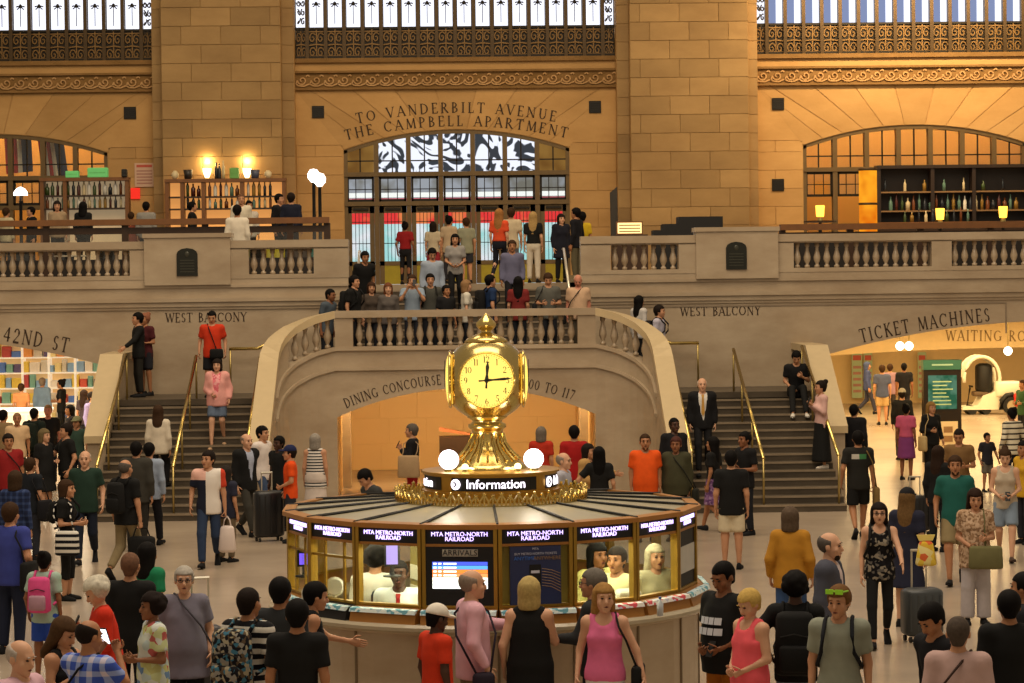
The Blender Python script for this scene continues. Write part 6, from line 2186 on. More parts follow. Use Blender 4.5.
# ---------------------------------------------------------------- souvenir shop in the left passage
YS2 = 73.5
xl, xr = at_y(-30, 400, YS2).x, at_y(128, 400, YS2).x
sh = thing('shop_shelving', 'bright shop shelving full of souvenirs in the left passage', 'shelf', ((xl + xr) / 2, YS2, 0))
w = xr - xl
SHW = plain('shop_white_glow', '#f0e6d0', .5, emit=.3, emit_col='#fff0d8', vary=.05)  # bright shop light painted into the shelving as a glow
SHB = plain('shop_back_glow', '#e0b878', .5, emit=.12, emit_col='#ffd8a0', vary=.25, scale=3)  # back panel also glows, shop light put into its colour
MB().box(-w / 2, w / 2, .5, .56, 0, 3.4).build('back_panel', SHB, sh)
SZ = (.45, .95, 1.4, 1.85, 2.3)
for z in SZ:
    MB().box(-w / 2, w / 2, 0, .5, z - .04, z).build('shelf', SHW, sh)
for k in range(7):
    x = -w / 2 + k * w / 6
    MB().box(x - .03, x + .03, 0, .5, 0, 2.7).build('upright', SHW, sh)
gift = rbox(1, 1, 1, .08).mesh('souvenir_box', SHW)
gc = ['#d8543c', '#e8c84a', '#4f78c8', '#f0e8dc', '#e89a4a', '#8ab0d8', '#d8d0c0', '#b8403c', '#5a4a78', '#f4e0a0', '#7ab0a0']
GCN = dict(zip(gc, ('red', 'yellow', 'blue', 'white', 'orange', 'sky blue', 'beige', 'dark red', 'purple', 'pale yellow', 'teal')))
GROUPS = ('lowest', 'second', 'middle', 'fourth', 'top')
for r, z in enumerate(SZ):
    x = xl + .12; cnt = 0
    while x < xr - .3:
        ww = random.uniform(.13, .32); hh = random.uniform(.18, .4)
        o = put('souvenir_box', gift, None, (x + ww / 2, YS2 + .22, z), None, (ww, .25, hh))
        c = random.choice(gc); recolor(o, plain('gift_' + c[1:], c, .5, vary=.15))
        tag(o, '%s souvenir box, %s from the left on the %s shelf of the left shop' % (GCN[c], ORD[cnt], GROUPS[r]), 'box', 'souvenirs on the %s shop shelf' % GROUPS[r])
        x += ww + random.uniform(.01, .05); cnt += 1
ct = thing('shop_counter', 'white shop counter in the left passage', 'counter', (at_y(12, 420, 64).x, 64, 0))
MB().box(-1.1, .95, -.35, .35, 0, 1.2).build('body', SHW, ct); MB().box(-1.15, 1.0, -.4, .4, 1.2, 1.26).build('top', plain('counter_white_glow', '#ffffff', .3, emit=.4, vary=0), ct)  # counter top glows as well, standing in for strong shop light
for k in range(4):
    MB().box(-1.05 + k * .5, -.62 + k * .5, -.37, -.35, .1, 1.1).build('panel', plain('shop_panel', '#e8dcd0', .5, vary=.1), ct)

# ---------------------------------------------------------------- right passage: map kiosk, pedicab, lamps
p = at_z(942, 462, 0)
kq = thing('map_kiosk', 'dark standing kiosk with a green lit map in the right passage', 'kiosk', (p.x, p.y, 0), math.radians(0))
KS = p.y / F
kw, kh = 38 * KS, 103 * KS
MB().box(-kw / 2, kw / 2, -.12, .12, 0, kh).build('body', plain('kiosk_dark', '#241c15', .4, .3, vary=.1), kq)
GRN = plain('kiosk_green', '#2f5a48', .4, emit=.12, vary=.1)
MB().box(-kw / 2 - .01, kw / 2 + .01, -.14, .14, kh * .905, kh).build('header', GRN, kq)
MB().box(-kw * .28, kw * .28, -.145, -.14, kh * .945, kh * .96).build('header_line', plain('kiosk_letter', '#8fae98', .5, vary=0), kq)
MB().box(-kw * .38, kw * .38, -.13, -.12, kh * .52, kh * .85).build('map_screen', glow('map_green', '#4f8a68', .55, noise_mix('#3f7a58', '#6fa080', 5)), kq)
for k in range(7):
    MB().box(-kw * .26, kw * random.uniform(.05, .28), -.135, -.13, kh * (.56 + k * .037), kh * (.572 + k * .037)).build('map_line', plain('map_line', '#9fb88a', .5, vary=0), kq)
MB().box(-kw * .4, kw * .4, -.13, -.12, kh * .08, kh * .40).build('lower_poster', plain('kiosk_poster', '#d0bc98', .5, vary=.05), kq)
for k in range(6):
    MB().box(-kw * .32 + (k % 2) * kw * .34, -kw * .08 + (k % 2) * kw * .34, -.134, -.13, kh * (.11 + .09 * (k // 2)), kh * (.17 + .09 * (k // 2))).build('poster_picture', plain('poster_brown', '#8a6a48', .5, vary=.3), kq)

p = at_z(979, 414, 0)
pc = thing('pedicab', 'white egg-shaped pedicab with black seat parked in the right passage', 'pedicab', (p.x, p.y, 0))
q = p.y / F
WHT = plain('pedicab_white', '#ece4cf', .35, vary=.05)
arc = []
for k in range(17):
    a = math.radians(-25 + 215 * k / 16)
    arc.append((.02 + math.cos(a) * 18 * q, 0, 36 * q + math.sin(a) * 22 * q))
for yy in (-.38, .38):
    MB().tube([(x, yy, z) for x, y, z in arc], .055, 8).build('shell_arch', WHT, pc, smooth=True)
for k in range(4, 15):
    x0_, z0_ = arc[k][0], arc[k][2]; x1_, z1_ = arc[k + 1][0], arc[k + 1][2]
    MB().hexa([(x0_, -.38, z0_), (x1_, -.38, z1_), (x1_, .38, z1_), (x0_, .38, z0_), (x0_, -.38, z0_ + .05), (x1_, -.38, z1_ + .05), (x1_, .38, z1_ + .05), (x0_, .38, z0_ + .05)]).build('roof_panel', WHT, pc)
MB().prism([(-19 * q, 5 * q), (17 * q, 5 * q), (20 * q, 30 * q), (12 * q, 22 * q), (2 * q, 19 * q), (-4 * q, 9 * q), (-19 * q, 8 * q)], -.42, .42).build('hull', WHT, pc)
rbox(15 * q, .6, 30 * q, .12).build('seat_back', BLACK, pc, (5 * q, 0, 21 * q), smooth=True)
rbox(14 * q, .6, 5 * q, .05).build('seat', plain('seat_brown', '#5a4630', .6), pc, (1 * q, 0, 18 * q), smooth=True)
for x in (-9 * q, 5 * q):
    MB().tube([(0, -.4, 0), (0, .4, 0)], 4.5 * q, 14).build('wheel', BLACK, pc, (x, 0, 4.5 * q))
MB().tube([(-12 * q, 0, 8 * q), (-9 * q, 0, 26 * q), (-8 * q, .2, 28 * q), (-8 * q, -.2, 28 * q)], .035, 6).build('handlebar', BRONZE_D, pc)
p = at_z(1009, 414, 0)
cv = thing('cargo_cart', 'white cargo cart with black wheel and red cover beside the pedicab', 'cart', (p.x, p.y, 0))
rbox(26 * q, .8, 16 * q, .08).build('body', WHT, cv, (-.05, .1, 17 * q), smooth=True)
m = MB(); m.tube([(0, -.1, 0), (0, .1, 0)], 9 * q, 20); m.build('tyre', BLACK, cv, (0, -.4, 9 * q))
m = MB(); m.tube([(0, -.12, 0), (0, .1, 0)], 5.5 * q, 16); m.build('wheel_hub', plain('hub_grey', '#b8a888', .4, .4), cv, (0, -.4, 9 * q))
m = MB(); m.tube([(-10 * q, -.35, 5 * q), (-10 * q, -.35, 14 * q), (-5 * q, -.35, 19 * q), (2 * q, -.35, 20 * q)], .09, 6); m.build('mudguard', BLACK, cv, smooth=True)
rbox(9 * q, .3, 14 * q, .08).build('red_cover', plain('cart_red', '#c8281c', .5), cv, (6 * q, -.5, 8 * q), smooth=True)
for px, py, lb in ((900, 346, 'left of the kiosk, first'), (909, 346, 'left of the kiosk, second'), (1008, 351, 'above the cargo cart')):
    p = at_y(px, py, 57)
    o = thing('pendant_lamp', 'bright round pendant lamp in the right passage ' + lb, 'lamp', (p.x, 57, p.z), 0, 'passage pendant lamps')
    MB().sphere((0, 0, 0), .1, 12, 8).build('globe', glow('pendant_glass', '#fff2d0', 6) if 'pendant_glass' not in MATS else MATS['pendant_glass'], o, smooth=True)
    MB().tube([(0, 0, .12), (0, 0, 3.6 - p.z)], .012, 5).build('stem', BRASS_D, o)
# door surrounds and ticket machines on the far wall
for i, (a, b) in enumerate(((852, 862), (864, 872), (918, 926))):
    o = notice(a, b, 352, 398, 85.6, ('tall green-grey notice panel at the far left of the right passage', 'narrow green notice panel beside the far door in the right passage', 'tall green poster panel behind the map kiosk')[i], 'panel', '#9aa878', .08, '#5a7a60', 'wall_panel')
# display box behind the clock, in the ramp arch
p = at_y(456, 447, 54)
db = thing('display_box', 'dark brown display box with a slanted board inside the central arch', 'display', (p.x, 54, 0))
z1, z0 = at_y(456, 436, 54).z, 0
MB().box(-.36, .4, -.2, .2, 0, z1).build('box_body', WOOD, db)
MB().hexa([(-.36, -.15, z1 + .12), (.4, -.15, z1), (.4, .15, z1), (-.36, .15, z1 + .12), (-.36, -.15, z1 + .2), (.4, -.15, z1 + .04), (.4, .15, z1 + .04), (-.36, .15, z1 + .2)]).build('slanted_board', plain('red_brown_board', '#a0603a', .6), db)
# ================================================================== THE CROWD
P = person
SK, SKL, SKD, SKB, SKO = '#bd8a68', '#d0a080', '#8a5a3c', '#4a2e20', '#a87450'
BLK, DRK, BRN, LBR, BLD, GRY, WHT_, GRB = '#0e0b0a', '#1e1612', '#3a2718', '#6a4a2a', '#a98a54', '#8a8580', '#cfc8bc', '#57504a'

# ---- front left
p = P('man in a violet-blue polo and jeans at the far left edge, seen from behind', 10, 503, 1.78, rot=160, hair=('short', BRN), top=('tee', '#3a4490'), bot=('pants', '#20263a'), arms=('slack', 'slack'), fat=.25)
shoulder_bag(p, 'black shoulder bag on the back of the violet-blue polo man', '#141416', side=-1, y=.1, drop=.35, h=.34)
p = P('girl with bright blue shorts and a pink backpack seen from behind', 44, 552, 1.42, rot=170, sex='f', skin_c=SKD, hair=('bun', BLK), top=('tee', '#9fb6a8'), bot=('shorts', '#2c4cae'), shoes='#c8c4bc', arms=('down', 'slack'))
backpack(p, 'bright pink patterned backpack worn by the girl in blue shorts', '#d8508a', 1.05, pocket='#b08a9a')
P('woman with tousled brown-blond hair looking down at the lower left edge', 63, 618, 1.64, rot=60, sex='f', skin_c=SK, hair=('long', '#4a3420'), top=('tank', '#17171a'), bot=('pants', '#20222a'), head=(24, 0), arms=('phone', 'phone'))
p = P('balding man in a blue plaid shirt lifting a lit phone, lower left', 88, 621, 1.7, rot=150, skin_c=SKO, hair=('ring', DRK), top=('tee', 'cloth_plaid_blue'), bot=('pants', '#2a2c34'), arms=('photo', 'photo'), head=(10, -15))
phone(p, 'phone with a bright white screen held up by the plaid-shirted man', 1, True)
shoulder_bag(p, 'dark shoulder bag of the plaid-shirted man', '#1a1a20', side=1, cross=True, y=.05)
P('grey-haired man in a pale pink shirt at the bottom left corner', 19, 641, 1.72, rot=60, skin_c=SKL, hair=('ring', '#b0a69c'), top=('long', '#cfa8b4'), bot=('pants', '#3a3a40'), head=(12, 0), fat=.3)
p = P('woman with curly white hair and a red-orange jacket holding a phone', 108, 577, 1.66, rot=-75, sex='f', skin_c=SKL, hair=('curly', '#c9c2b0'), top=('long', '#cf3420'), bot=('pants', '#2a2620'), arms=('phone', 'phone'), head=(22, 0), lean=8, fat=.3)
phone(p, 'phone in the hands of the white-haired woman in red', 1)
P('man with shaved head and black shirt behind the woman in red, back turned', 130, 553, 1.74, rot=170, skin_c=SK, hair=('buzz', '#6a4c3a'), top=('tee', '#121214'), bot=('pants', '#1c1d22'))
P('dark-haired woman in a green top walking behind the shaved-headed man', 147, 543, 1.62, rot=150, sex='f', skin_c=SKO, hair=('long', BLK), top=('tee', '#1f7a52'), bot=('pants', '#22242c'))
P('woman with frizzy dark hair and a tie-dye shirt, lower left', 153, 594, 1.58, rot=-70, sex='f', skin_c=SKD, hair=('curly', '#1c1310'), top=('tee', 'cloth_tiedye'), bot=('pants', '#2c3040'), arms=('bent', 'bent'), fat=.3)
p = P('elderly woman with short grey hair in a loose grey-violet top', 184, 567, 1.68, rot=5, sex='f', skin_c=SKL, hair=('short', '#a8a298'), top=('tunic', '#74707e'), bot=('pants', '#17171b'), fat=.55, arms=('slack', 'slack'), glasses=True)
shoulder_bag(p, 'grey crossbody bag of the elderly woman in grey-violet', '#4a4850', side=1, cross=True, w=.24, h=.2)
p = P('young man in a black and white print shirt seen from behind near the booth', 248, 588, 1.76, rot=150, skin_c=SKO, hair=('buzz', DRK), top=('tee', 'cloth_zebra'), bot=('pants', '#16161a'), arms=('bent', 'slack'))
backpack(p, 'large patterned backpack on the man in the print shirt', 'pack_print', 1.25)
P('man with short black hair and charcoal tee at the left end of the counter', 280, 578, 1.74, rot=165, skin_c=SKO, hair=('short', BLK), top=('tee', '#2e3032'), bot=('pants', '#22242a'))
P('bare-shouldered woman with dark tied hair leaning an arm on the booth counter', 302, 582, 1.66, rot=105, sex='f', skin_c=SK, hair=('short', BLK), top=('tank', '#16161a'), bot=('pants', '#24262c'), arms=('down', 'reach'), lean=10)
P('young man in a black tee nearest the left of the booth, back turned', 297, 600, 1.74, rot=175, skin_c=SKO, hair=('short', BLK), top=('tee', '#0f0f11'), bot=('pants', '#22252e'))
sc_l = at_z(203, 690, 0)
suitcase((sc_l.x, sc_l.y, 0), 'dark suitcase with raised silver handle beside the elderly woman in grey-violet', '#24242a', .3, handle=.5)

# ---- at the booth
p = P('man in a white cap and red-orange shirt waiting at the booth counter', 436, 606, 1.52, rot=120, skin_c=SKB, hair=('buzz', BLK), top=('tee', '#cf3a1e'), bot=('pants', '#2a2a30'), cap='#e0d8ca', head=(14, 0), fat=.2)
p = P('bald man in a pale pink shirt reaching across the booth counter', 471, 566, 1.76, rot=105, skin_c=SKL, hair=('ring', '#8a7a6c'), top=('long', '#d9a9b6'), bot=('pants', '#7d6c52'), arms=('slack', 'reach'), fat=.25, Y=22.1)
shoulder_bag(p, 'thin dark strap bag of the bald man in pink', '#2a2430', side=-1, cross=True, w=.2, h=.18)
p = P('woman with a blond bob and black sleeveless top at the counter, back turned', 529, 575, 1.70, rot=170, sex='f', skin_c=SKL, hair=('bob', '#b09a62'), top=('sleeveless', '#0c0c0e'), bot=('pants', '#121214'), fat=.45, Y=22.0, arms=('rest', 'slack'))
p = P('grey-haired man with glasses in a dark shirt leaning on the counter', 594, 567, 1.74, rot=-110, skin_c=SK, hair=('short', '#6a645c'), top=('long', '#2a2c2e'), bot=('pants', '#22242c'), arms=('down', 'rest'), glasses=True, Y=22.2)
p = P('woman with long blond hair and a pink tank top turning from the booth', 604, 584, 1.68, rot=-12, sex='f', skin_c=SKL, hair=('long', '#9a7440'), top=('tank', '#e0709c'), bot=('pants', '#dad6d2'), arms=('slack', 'out'), head=(0, 20), hem=.88)
shoulder_bag(p, 'black shoulder bag on the woman in the pink tank top', '#141416', side=1, w=.34, h=.34, y=.08, drop=.42)
# clerks inside
P('seated clerk in a white shirt with a red tie behind the booth glass', 399, 567, 1.74, 'booth', rot=-5, skin_c=SKB, hair=('buzz', BLK), top=('shirt', '#d8dee0'), bot=('pants', '#202430'), legs='sit', tie='#a8282c', arms=('lap', 'lap'), Y=24.2, fat=.2).get('body').location.z = .30
P('clerk with dark hair and white shirt turned away inside the left booth window', 375, 541, 1.72, 'booth', rot=170, skin_c=SK, hair=('afro', BLK), top=('long', '#dcd8cc'), bot=('pants', '#202430'), Y=24.62).get('body').location.z = .0
P('clerk in a pale yellow shirt inside the right booth window', 617, 545, 1.7, 'booth', rot=-30, skin_c=SKO, hair=('short', DRK), top=('long', '#ddd6a4'), bot=('pants', '#202430'), Y=24.4, arms=('down', 'down')).get('body').location.z = .0
P('dark-haired clerk at the back of the right booth window', 597, 548, 1.7, 'booth', rot=30, skin_c=SKD, hair=('bob', BLK), sex='f', top=('long', '#c8c27a'), bot=('pants', '#202430'), Y=24.85, arms=('down', 'down')).get('body').location.z = .0
P('clerk with a pale scarf at the far right booth window', 655, 556, 1.66, 'booth', rot=20, sex='f', skin_c=SK, hair=('long', '#b8ac90'), top=('long', '#b0a888'), bot=('pants', '#202430'), Y=24.95).get('body').location.z = .0

# ---- front right
p = P('man in a black tee with white print and mustard trousers reading his phone', 724, 562, 1.8, rot=-50, skin_c=SKD, hair=('buzz', BLK), top=('tee', '#0f1013'), bot=('pants', '#a8651e'), arms=('low', 'low'), head=(24, 0), fat=.55)
phone(p, 'phone held low by the man in mustard trousers', 1)
pr = MB()
def chest(x, z):
    rx_, ry_ = np.interp(z, TZ, p['rx']) + .03, np.interp(z, TZ, p['ry']) + .028
    return (x, -ry_ * math.sqrt(max(.05, 1 - (x / rx_) ** 2)) + np.interp(z, TZ, [-(.55 * .03) * q for q in FATY]) - .006, z)
for z, w in ((1.26, .12), (1.17, .135)):
    for u0, u1 in ((-1, -.55), (-.5, -.08), (-.02, .4), (.46, 1)):
        xs_ = [w * (u0 + (u1 - u0) * i / 3) for i in range(4)]
        for xa, xb in zip(xs_[:-1], xs_[1:]):
            pr.add([chest(xa, z - .03), chest(xb, z - .03), chest(xb, z + .03), chest(xa, z + .03)], [(0, 1, 2, 3)])
o = pr.build('chest_print', plain('white_print', '#c8ccd4', .8, vary=.05), p['body'])
P('woman with short blond hair and a coral top beside the man with mustard trousers', 750, 590, 1.63, rot=-55, sex='f', skin_c=SKL, hair=('short', '#c0a058'), top=('tank', '#f0606a'), bot=('pants', '#2a2838'), head=(24, 0), arms=('low', 'low'), fat=.35)
p = P('person in a black tee and faded jeans with hand on a handle, back turned', 795, 573, 1.74, rot=170, skin_c=SKB, hair=('afro', BLK), top=('tee', '#131315'), bot=('pants', '#7d8a9c'), arms=('down', 'hip'))
backpack(p, 'big black backpack worn by the person in faded jeans', '#0d0d0f', 1.2)
p = P('young man in a grey-green tee with green sunglasses on his head', 839, 586, 1.76, rot=-15, skin_c=SK, hair=('short', LBR), top=('tee', '#8b8f80'), bot=('shorts', '#9aa0a8'), head=(8, -15))
backpack(p, 'dark backpack with straps over the grey-green tee', '#1a1c22', 1.0)
m = MB(); m.box(-.075, -.01, -.11, -.1, .06, .1); m.box(.01, .075, -.11, -.1, .06, .1); m.tube([(-.08, .0, .08), (-.075, -.1, .085), (.075, -.1, .085), (.08, 0, .08)], .008, 5)
g = thing('sunglasses', 'neon green sunglasses pushed up on the young man in grey-green', 'sunglasses', p['U']((0, -.02, 1.635)), p['rot'] + math.radians(-15))
m.build('frame', plain('neon_green', '#9ae02c', .4, vary=0), g)
P('bald bearded man in a grey hooded jacket over a white shirt', 829, 533, 1.8, rot=70, skin_c=SKL, hair=('ring', GRB), top=('tee', '#d8c8c8'), over=('jacket', '#4a4c58'), bot=('pants', '#2a2e3a'), beard='#2a2018')
P('woman with grey-brown bob and mustard jacket walking away in jeans', 790, 507, 1.7, rot=165, sex='f', skin_c=SKL, hair=('bob', '#57483a'), top=('long', '#b07c28'), bot=('pants', '#36507c'), arms=('slack', 'slack'), fat=.3, legs='walk')
p = P('smiling woman in a black floral tank top and black leggings', 879, 503, 1.68, rot=-8, sex='f', skin_c=SKL, hair=('long', '#1a1210'), top=('tank', 'cloth_floral'), bot=('leggings', '#111113'), arms=('down', 'reachdown'), legs='walk', glasses=True, shoes='#16161a')
backpack(p, 'black backpack worn by the woman in the floral tank top', '#131315', .95)
P('woman in a long navy dress and cap with long light-brown hair, back turned', 907, 489, 1.7, rot=150, sex='f', skin_c=SKL, hair=('longer', '#6a5030'), top=('dress', '#26283a'), bot=None, cap='#1a1a1e', shoes='#16161a', hem=.5)
q = at_z(922, 641, 0)
suitcase((q.x, q.y, 0), 'grey ribbed suitcase with a long silver handle next to the floral-top woman', '#3c4042', .15, h=.56, handle=.44, w=.46, d=.3)
fl_ = thing('snack_bag', 'yellow patterned snack bag held above the grey suitcase', 'bag', at_y(926, 566, q.y - .1))
rbox(.26, .1, .30, .04, taper=.6).build('bag_body', speckle('snack_print', 14, ['#e8c84a', '#e8d890', '#d86a3a', '#d8b038']), fl_, smooth=True)
MB().hexa([(-.08, -.01, .3), (.08, -.01, .3), (.08, .01, .3), (-.08, .01, .3), (-.11, -.01, .37), (.11, -.01, .37), (.11, .01, .37), (-.11, .01, .37)]).build('crimped_top', plain('snack_yellow', '#e8d070', .5), fl_)
p = P('woman in a brown print blouse and white trousers holding her phone', 975, 489, 1.68, rot=-5, sex='f', skin_c=SK, hair=('long', '#2a1a12'), top=('tunic', 'cloth_brown_print'), bot=('wide', '#b9b2b4'), arms=('low', 'bent'), head=(12, 0), fat=.3, hem=.74)
shoulder_bag(p, 'large olive handbag on the arm of the woman in white trousers', '#6e6a46', side=1, w=.44, h=.3, drop=.4, front=True)
P('dark-haired man in black bending behind the grey pink shirt, lower right', 944, 601, 1.72, rot=-60, skin_c=SKO, hair=('short', BLK), top=('long', '#17181c'), bot=('pants', '#22242a'), head=(24, 0), lean=10)
p = P('grey-haired man in a dusty pink shirt at the bottom right, back turned', 958, 617, 1.72, rot=165, skin_c=SK, hair=('buzz', '#4a4038'), top=('tee', '#b89a94'), bot=('pants', '#3a3a42'), fat=.5)
shoulder_bag(p, 'dark crossbody bag of the man in dusty pink', '#3a2a24', side=1, cross=True, y=-.1, w=.24, h=.2)
phone(p, 'phone held beside the man in dusty pink', 1)
P('black-haired man in a black tee at the lower right corner, back turned', 1009, 591, 1.74, rot=175, skin_c=SKO, hair=('short', BLK), top=('tee', '#0d0d0f'), bot=('pants', '#22242c'), fat=.2)
P('man in a dark grey top cut off at the right edge', 1025, 573, 1.74, rot=-120, skin_c=SKO, hair=('short', BLK), top=('long', '#25262b'), bot=('pants', '#22242c'))
P('bearded man in a teal tee and khaki shorts walking out of the passage', 955, 456, 1.8, rot=-10, skin_c=SKO, hair=('short', BRN), top=('tee', '#1f5a52'), bot=('shorts', '#8a7a58'), legs='walk', beard='#3a2416', arms=('slack', 'slack'), fat=.2)
P('man in a brown tee looking at his phone behind the bearded man', 959, 429, 1.74, rot=-20, skin_c=SKO, hair=('buzz', DRK), top=('tee', '#7a5c38'), bot=('shorts', '#5a4a3a'), arms=('bent', 'bent'), head=(20, 0))
P('woman with long brown hair in a black top beside black luggage', 938, 446, 1.66, rot=140, sex='f', skin_c=SK, hair=('longer', '#2a1c14'), top=('long', '#141416'), bot=('pants', '#1c1c20'))
q = at_z(917, 535, 0)
suitcase((q.x, q.y, 0), 'black suitcase standing behind the navy dress woman', '#141416', .2, h=.6, handle=.3)
p = P('woman in a pale tank top and denim shorts walking with a phone', 1005, 449, 1.7, rot=-12, sex='f', skin_c=SKL, hair=('bun', BRN), top=('tank', '#b9aa94'), bot=('shorts', '#7e8ea0'), arms=('low', 'low'), legs='walk2', shoes='#4a3a30', head=(18, 0))
phone(p, 'phone held by the woman in denim shorts', 1)
P('woman in a yellow top at the right edge behind the denim shorts woman', 1024, 441, 1.66, rot=-60, sex='f', skin_c=SKO, hair=('long', BLK), top=('tee', '#c89a28'), bot=('pants', '#2a2a30'))
P('small boy in dark shirt and shorts holding a hand in the right passage', 987, 433, 1.18, rot=20, skin_c=SKO, hair=('short', BLK), top=('tee', '#26262c'), bot=('shorts', '#6a6458'), arms=('slack', 'out'))
P('person in a striped cream sweater holding the small boy by the hand', 1012, 408, 1.7, rot=-160, sex='f', skin_c=SKO, hair=('bun', BLK), top=('long', 'cloth_breton_wide'), bot=('pants', '#24242c'), arms=('out', 'slack'))
P('person in a pink and purple dress near the map kiosk', 906, 404, 1.62, rot=150, sex='f', skin_c=SKD, hair=('bun', BLK), top=('tee', '#c05878'), bot=('skirt', '#7a3a72'), hem=.98)
p = P('blond woman in black with a pale bag in front of the map kiosk', 931, 402, 1.68, rot=20, sex='f', skin_c=SK, hair=('long', '#8a6a3a'), top=('long', '#151517'), bot=('pants', '#141416'), arms=('bent', 'slack'))
shoulder_bag(p, 'pale canvas bag of the blond woman at the kiosk', '#b8a070', side=-1, w=.3, h=.34, y=-.12, drop=.42)
P('person in black with a grey cap in the middle of the right passage', 902, 389, 1.68, rot=170, skin_c=SK, hair=('short', DRK), top=('long', '#18181a'), bot=('pants', '#3a3a3a'), cap='#8a8478')
P('man in a slate blue tee and khaki shorts deep in the right passage', 882, 365, 1.76, rot=175, skin_c=SK, hair=('short', BRN), top=('tee', '#4c5470'), bot=('shorts', '#b89a6a'))
P('man in a black tee walking away deep in the right passage', 904, 363, 1.78, rot=175, skin_c=SKD, hair=('buzz', BLK), top=('tee', '#1a1a1e'), bot=('pants', '#2c2c34'), legs='walk')
P('person with a blue headscarf walking deep in the right passage', 867, 362, 1.66, rot=90, sex='f', skin_c=SK, hair=('bob', '#4a5478'), top=('long', '#46507c'), bot=('pants', '#3a3a4a'), legs='walk')
P('person in a mauve shirt behind the khaki shorts man', 890, 364, 1.7, rot=170, skin_c=SK, hair=('short', BRN), top=('tee', '#9a7a86'), bot=('pants', '#3a3432'))
P('person in a green and black jacket by the cargo cart at the right edge', 1023, 380, 1.66, rot=-60, skin_c=SK, hair=('short', BRN), top=('long', '#3a5a38'), bot=('pants', '#22242a'), arms=('bent', 'bent'))
p = P('man in a dark tee with a printed back and black shorts at the passage mouth', 858, 431, 1.78, rot=178, skin_c=SKO, hair=('short', BLK), top=('tee', 'cloth_backprint'), bot=('shorts', '#101012'), arms=('carry', 'slack'), legs='walk')
shoulder_bag(p, 'brown bag carried by the man in black shorts', '#7a6238', side=-1, w=.26, h=.42, drop=.6)
P('man in a dark suit behind the right stair parapet', 854, 408, 1.74, Y=50.6, rot=150, skin_c=SK, hair=('short', BLK), top=('jacket', '#16171c'), bot=('pants', '#16171c'))

# ---- right stair
p = P('woman in a pale pink shirt and long black skirt leaning on the right stair parapet', 821, 378, 1.68, 'side', rot=-80, sex='f', skin_c=SK, hair=('bun', DRK), top=('long', '#d0a8a0'), bot=('longskirt', '#101013'), arms=('phone', 'phone'), shoes='#c8beb0')
phone(p, 'phone held up by the woman in the long black skirt', 1)
yy = 50.1
px_ = at_y(795, 400, yy)
P('young man in black with white shoes sitting on the upper right steps', 796, 362, 1.74, 'y', rot=-5, skin_c=SK, hair=('short', BLK), top=('tee', '#17171a'), bot=('pants', '#121214'), legs='sitlow', arms=('lap', 'phone'), shoes='#d0ccc4', Y=50.3, lean=14, head=(18, 0)).get('body').location.z = 1.56
P('bald man in a black suit with a gold tie coming down the right stair', 702, 378, 1.76, 'side', rot=0, skin_c=SKL, hair=('ring', '#b8a898'), top=('long', '#d8d4cc'), over=('jacket', '#15161a'), tie='#c0924a', bot=('pants', '#15161a'), legs='down')
p = P('man in a pale blue shirt with a backpack on the right landing', 659, 303, 1.76, 'landing', rot=70, skin_c=SK, hair=('short', DRK), top=('long', '#b8b4c4'), bot=('pants', '#16161c'), Y=52.0)
backpack(p, 'dark backpack on the pale blue shirt man of the right landing', '#1c1a20', .95)
P('woman with long black hair on the right landing', 639, 303, 1.66, 'landing', rot=130, sex='f', skin_c=SK, hair=('longer', BLK), top=('long', '#c0bcb8'), bot=('pants', '#16161a'), Y=52.3).get('body').location.z = ZL + .3
P('man in a bright orange polo at the foot of the right stair', 645, 434, 1.78, rot=0, skin_c=SKO, hair=('buzz', BRN), top=('tee', '#e2571a'), bot=('pants', '#3a3c40'), fat=.5, beard='#5a3a26')
P('dark-skinned man in a black jacket behind the olive coat woman', 674, 418, 1.8, rot=20, skin_c=SKB, hair=('buzz', BLK), top=('long', '#17181b'), bot=('pants', '#17181b'), fat=.3)
p = P('person in an olive jacket with a strap at the foot of the right stair', 676, 437, 1.72, rot=-15, sex='f', skin_c=SKD, hair=('short', '#4a2a24'), top=('jacket', '#3e3d2a'), bot=('pants', '#222222'), fat=.5)
shoulder_bag(p, 'dark strap bag of the person in olive', '#22221c', side=1, cross=True, w=.26, h=.22)
P('woman with very long black hair and a purple skirt walking left', 713, 437, 1.62, rot=-120, sex='f', skin_c=SKO, hair=('longer', BLK), top=('tee', '#141416'), bot=('skirt', 'cloth_purple_print'), legs='walk', hem=.98)
P('man in a black tee and pale shorts standing with his back to us', 731, 451, 1.76, rot=172, skin_c=SK, hair=('short', BLK), top=('tee', '#111114'), bot=('shorts', '#cfc2a4'), fat=.2)
p = P('young man in black trousers and black top holding a phone by the brass rail', 745, 432, 1.74, rot=-60, skin_c=SKD, hair=('short', BLK), top=('tee', '#15151a'), bot=('pants', '#1e2026'), arms=('phone', 'bent'))
phone(p, 'phone of the young man by the brass rail', -1)

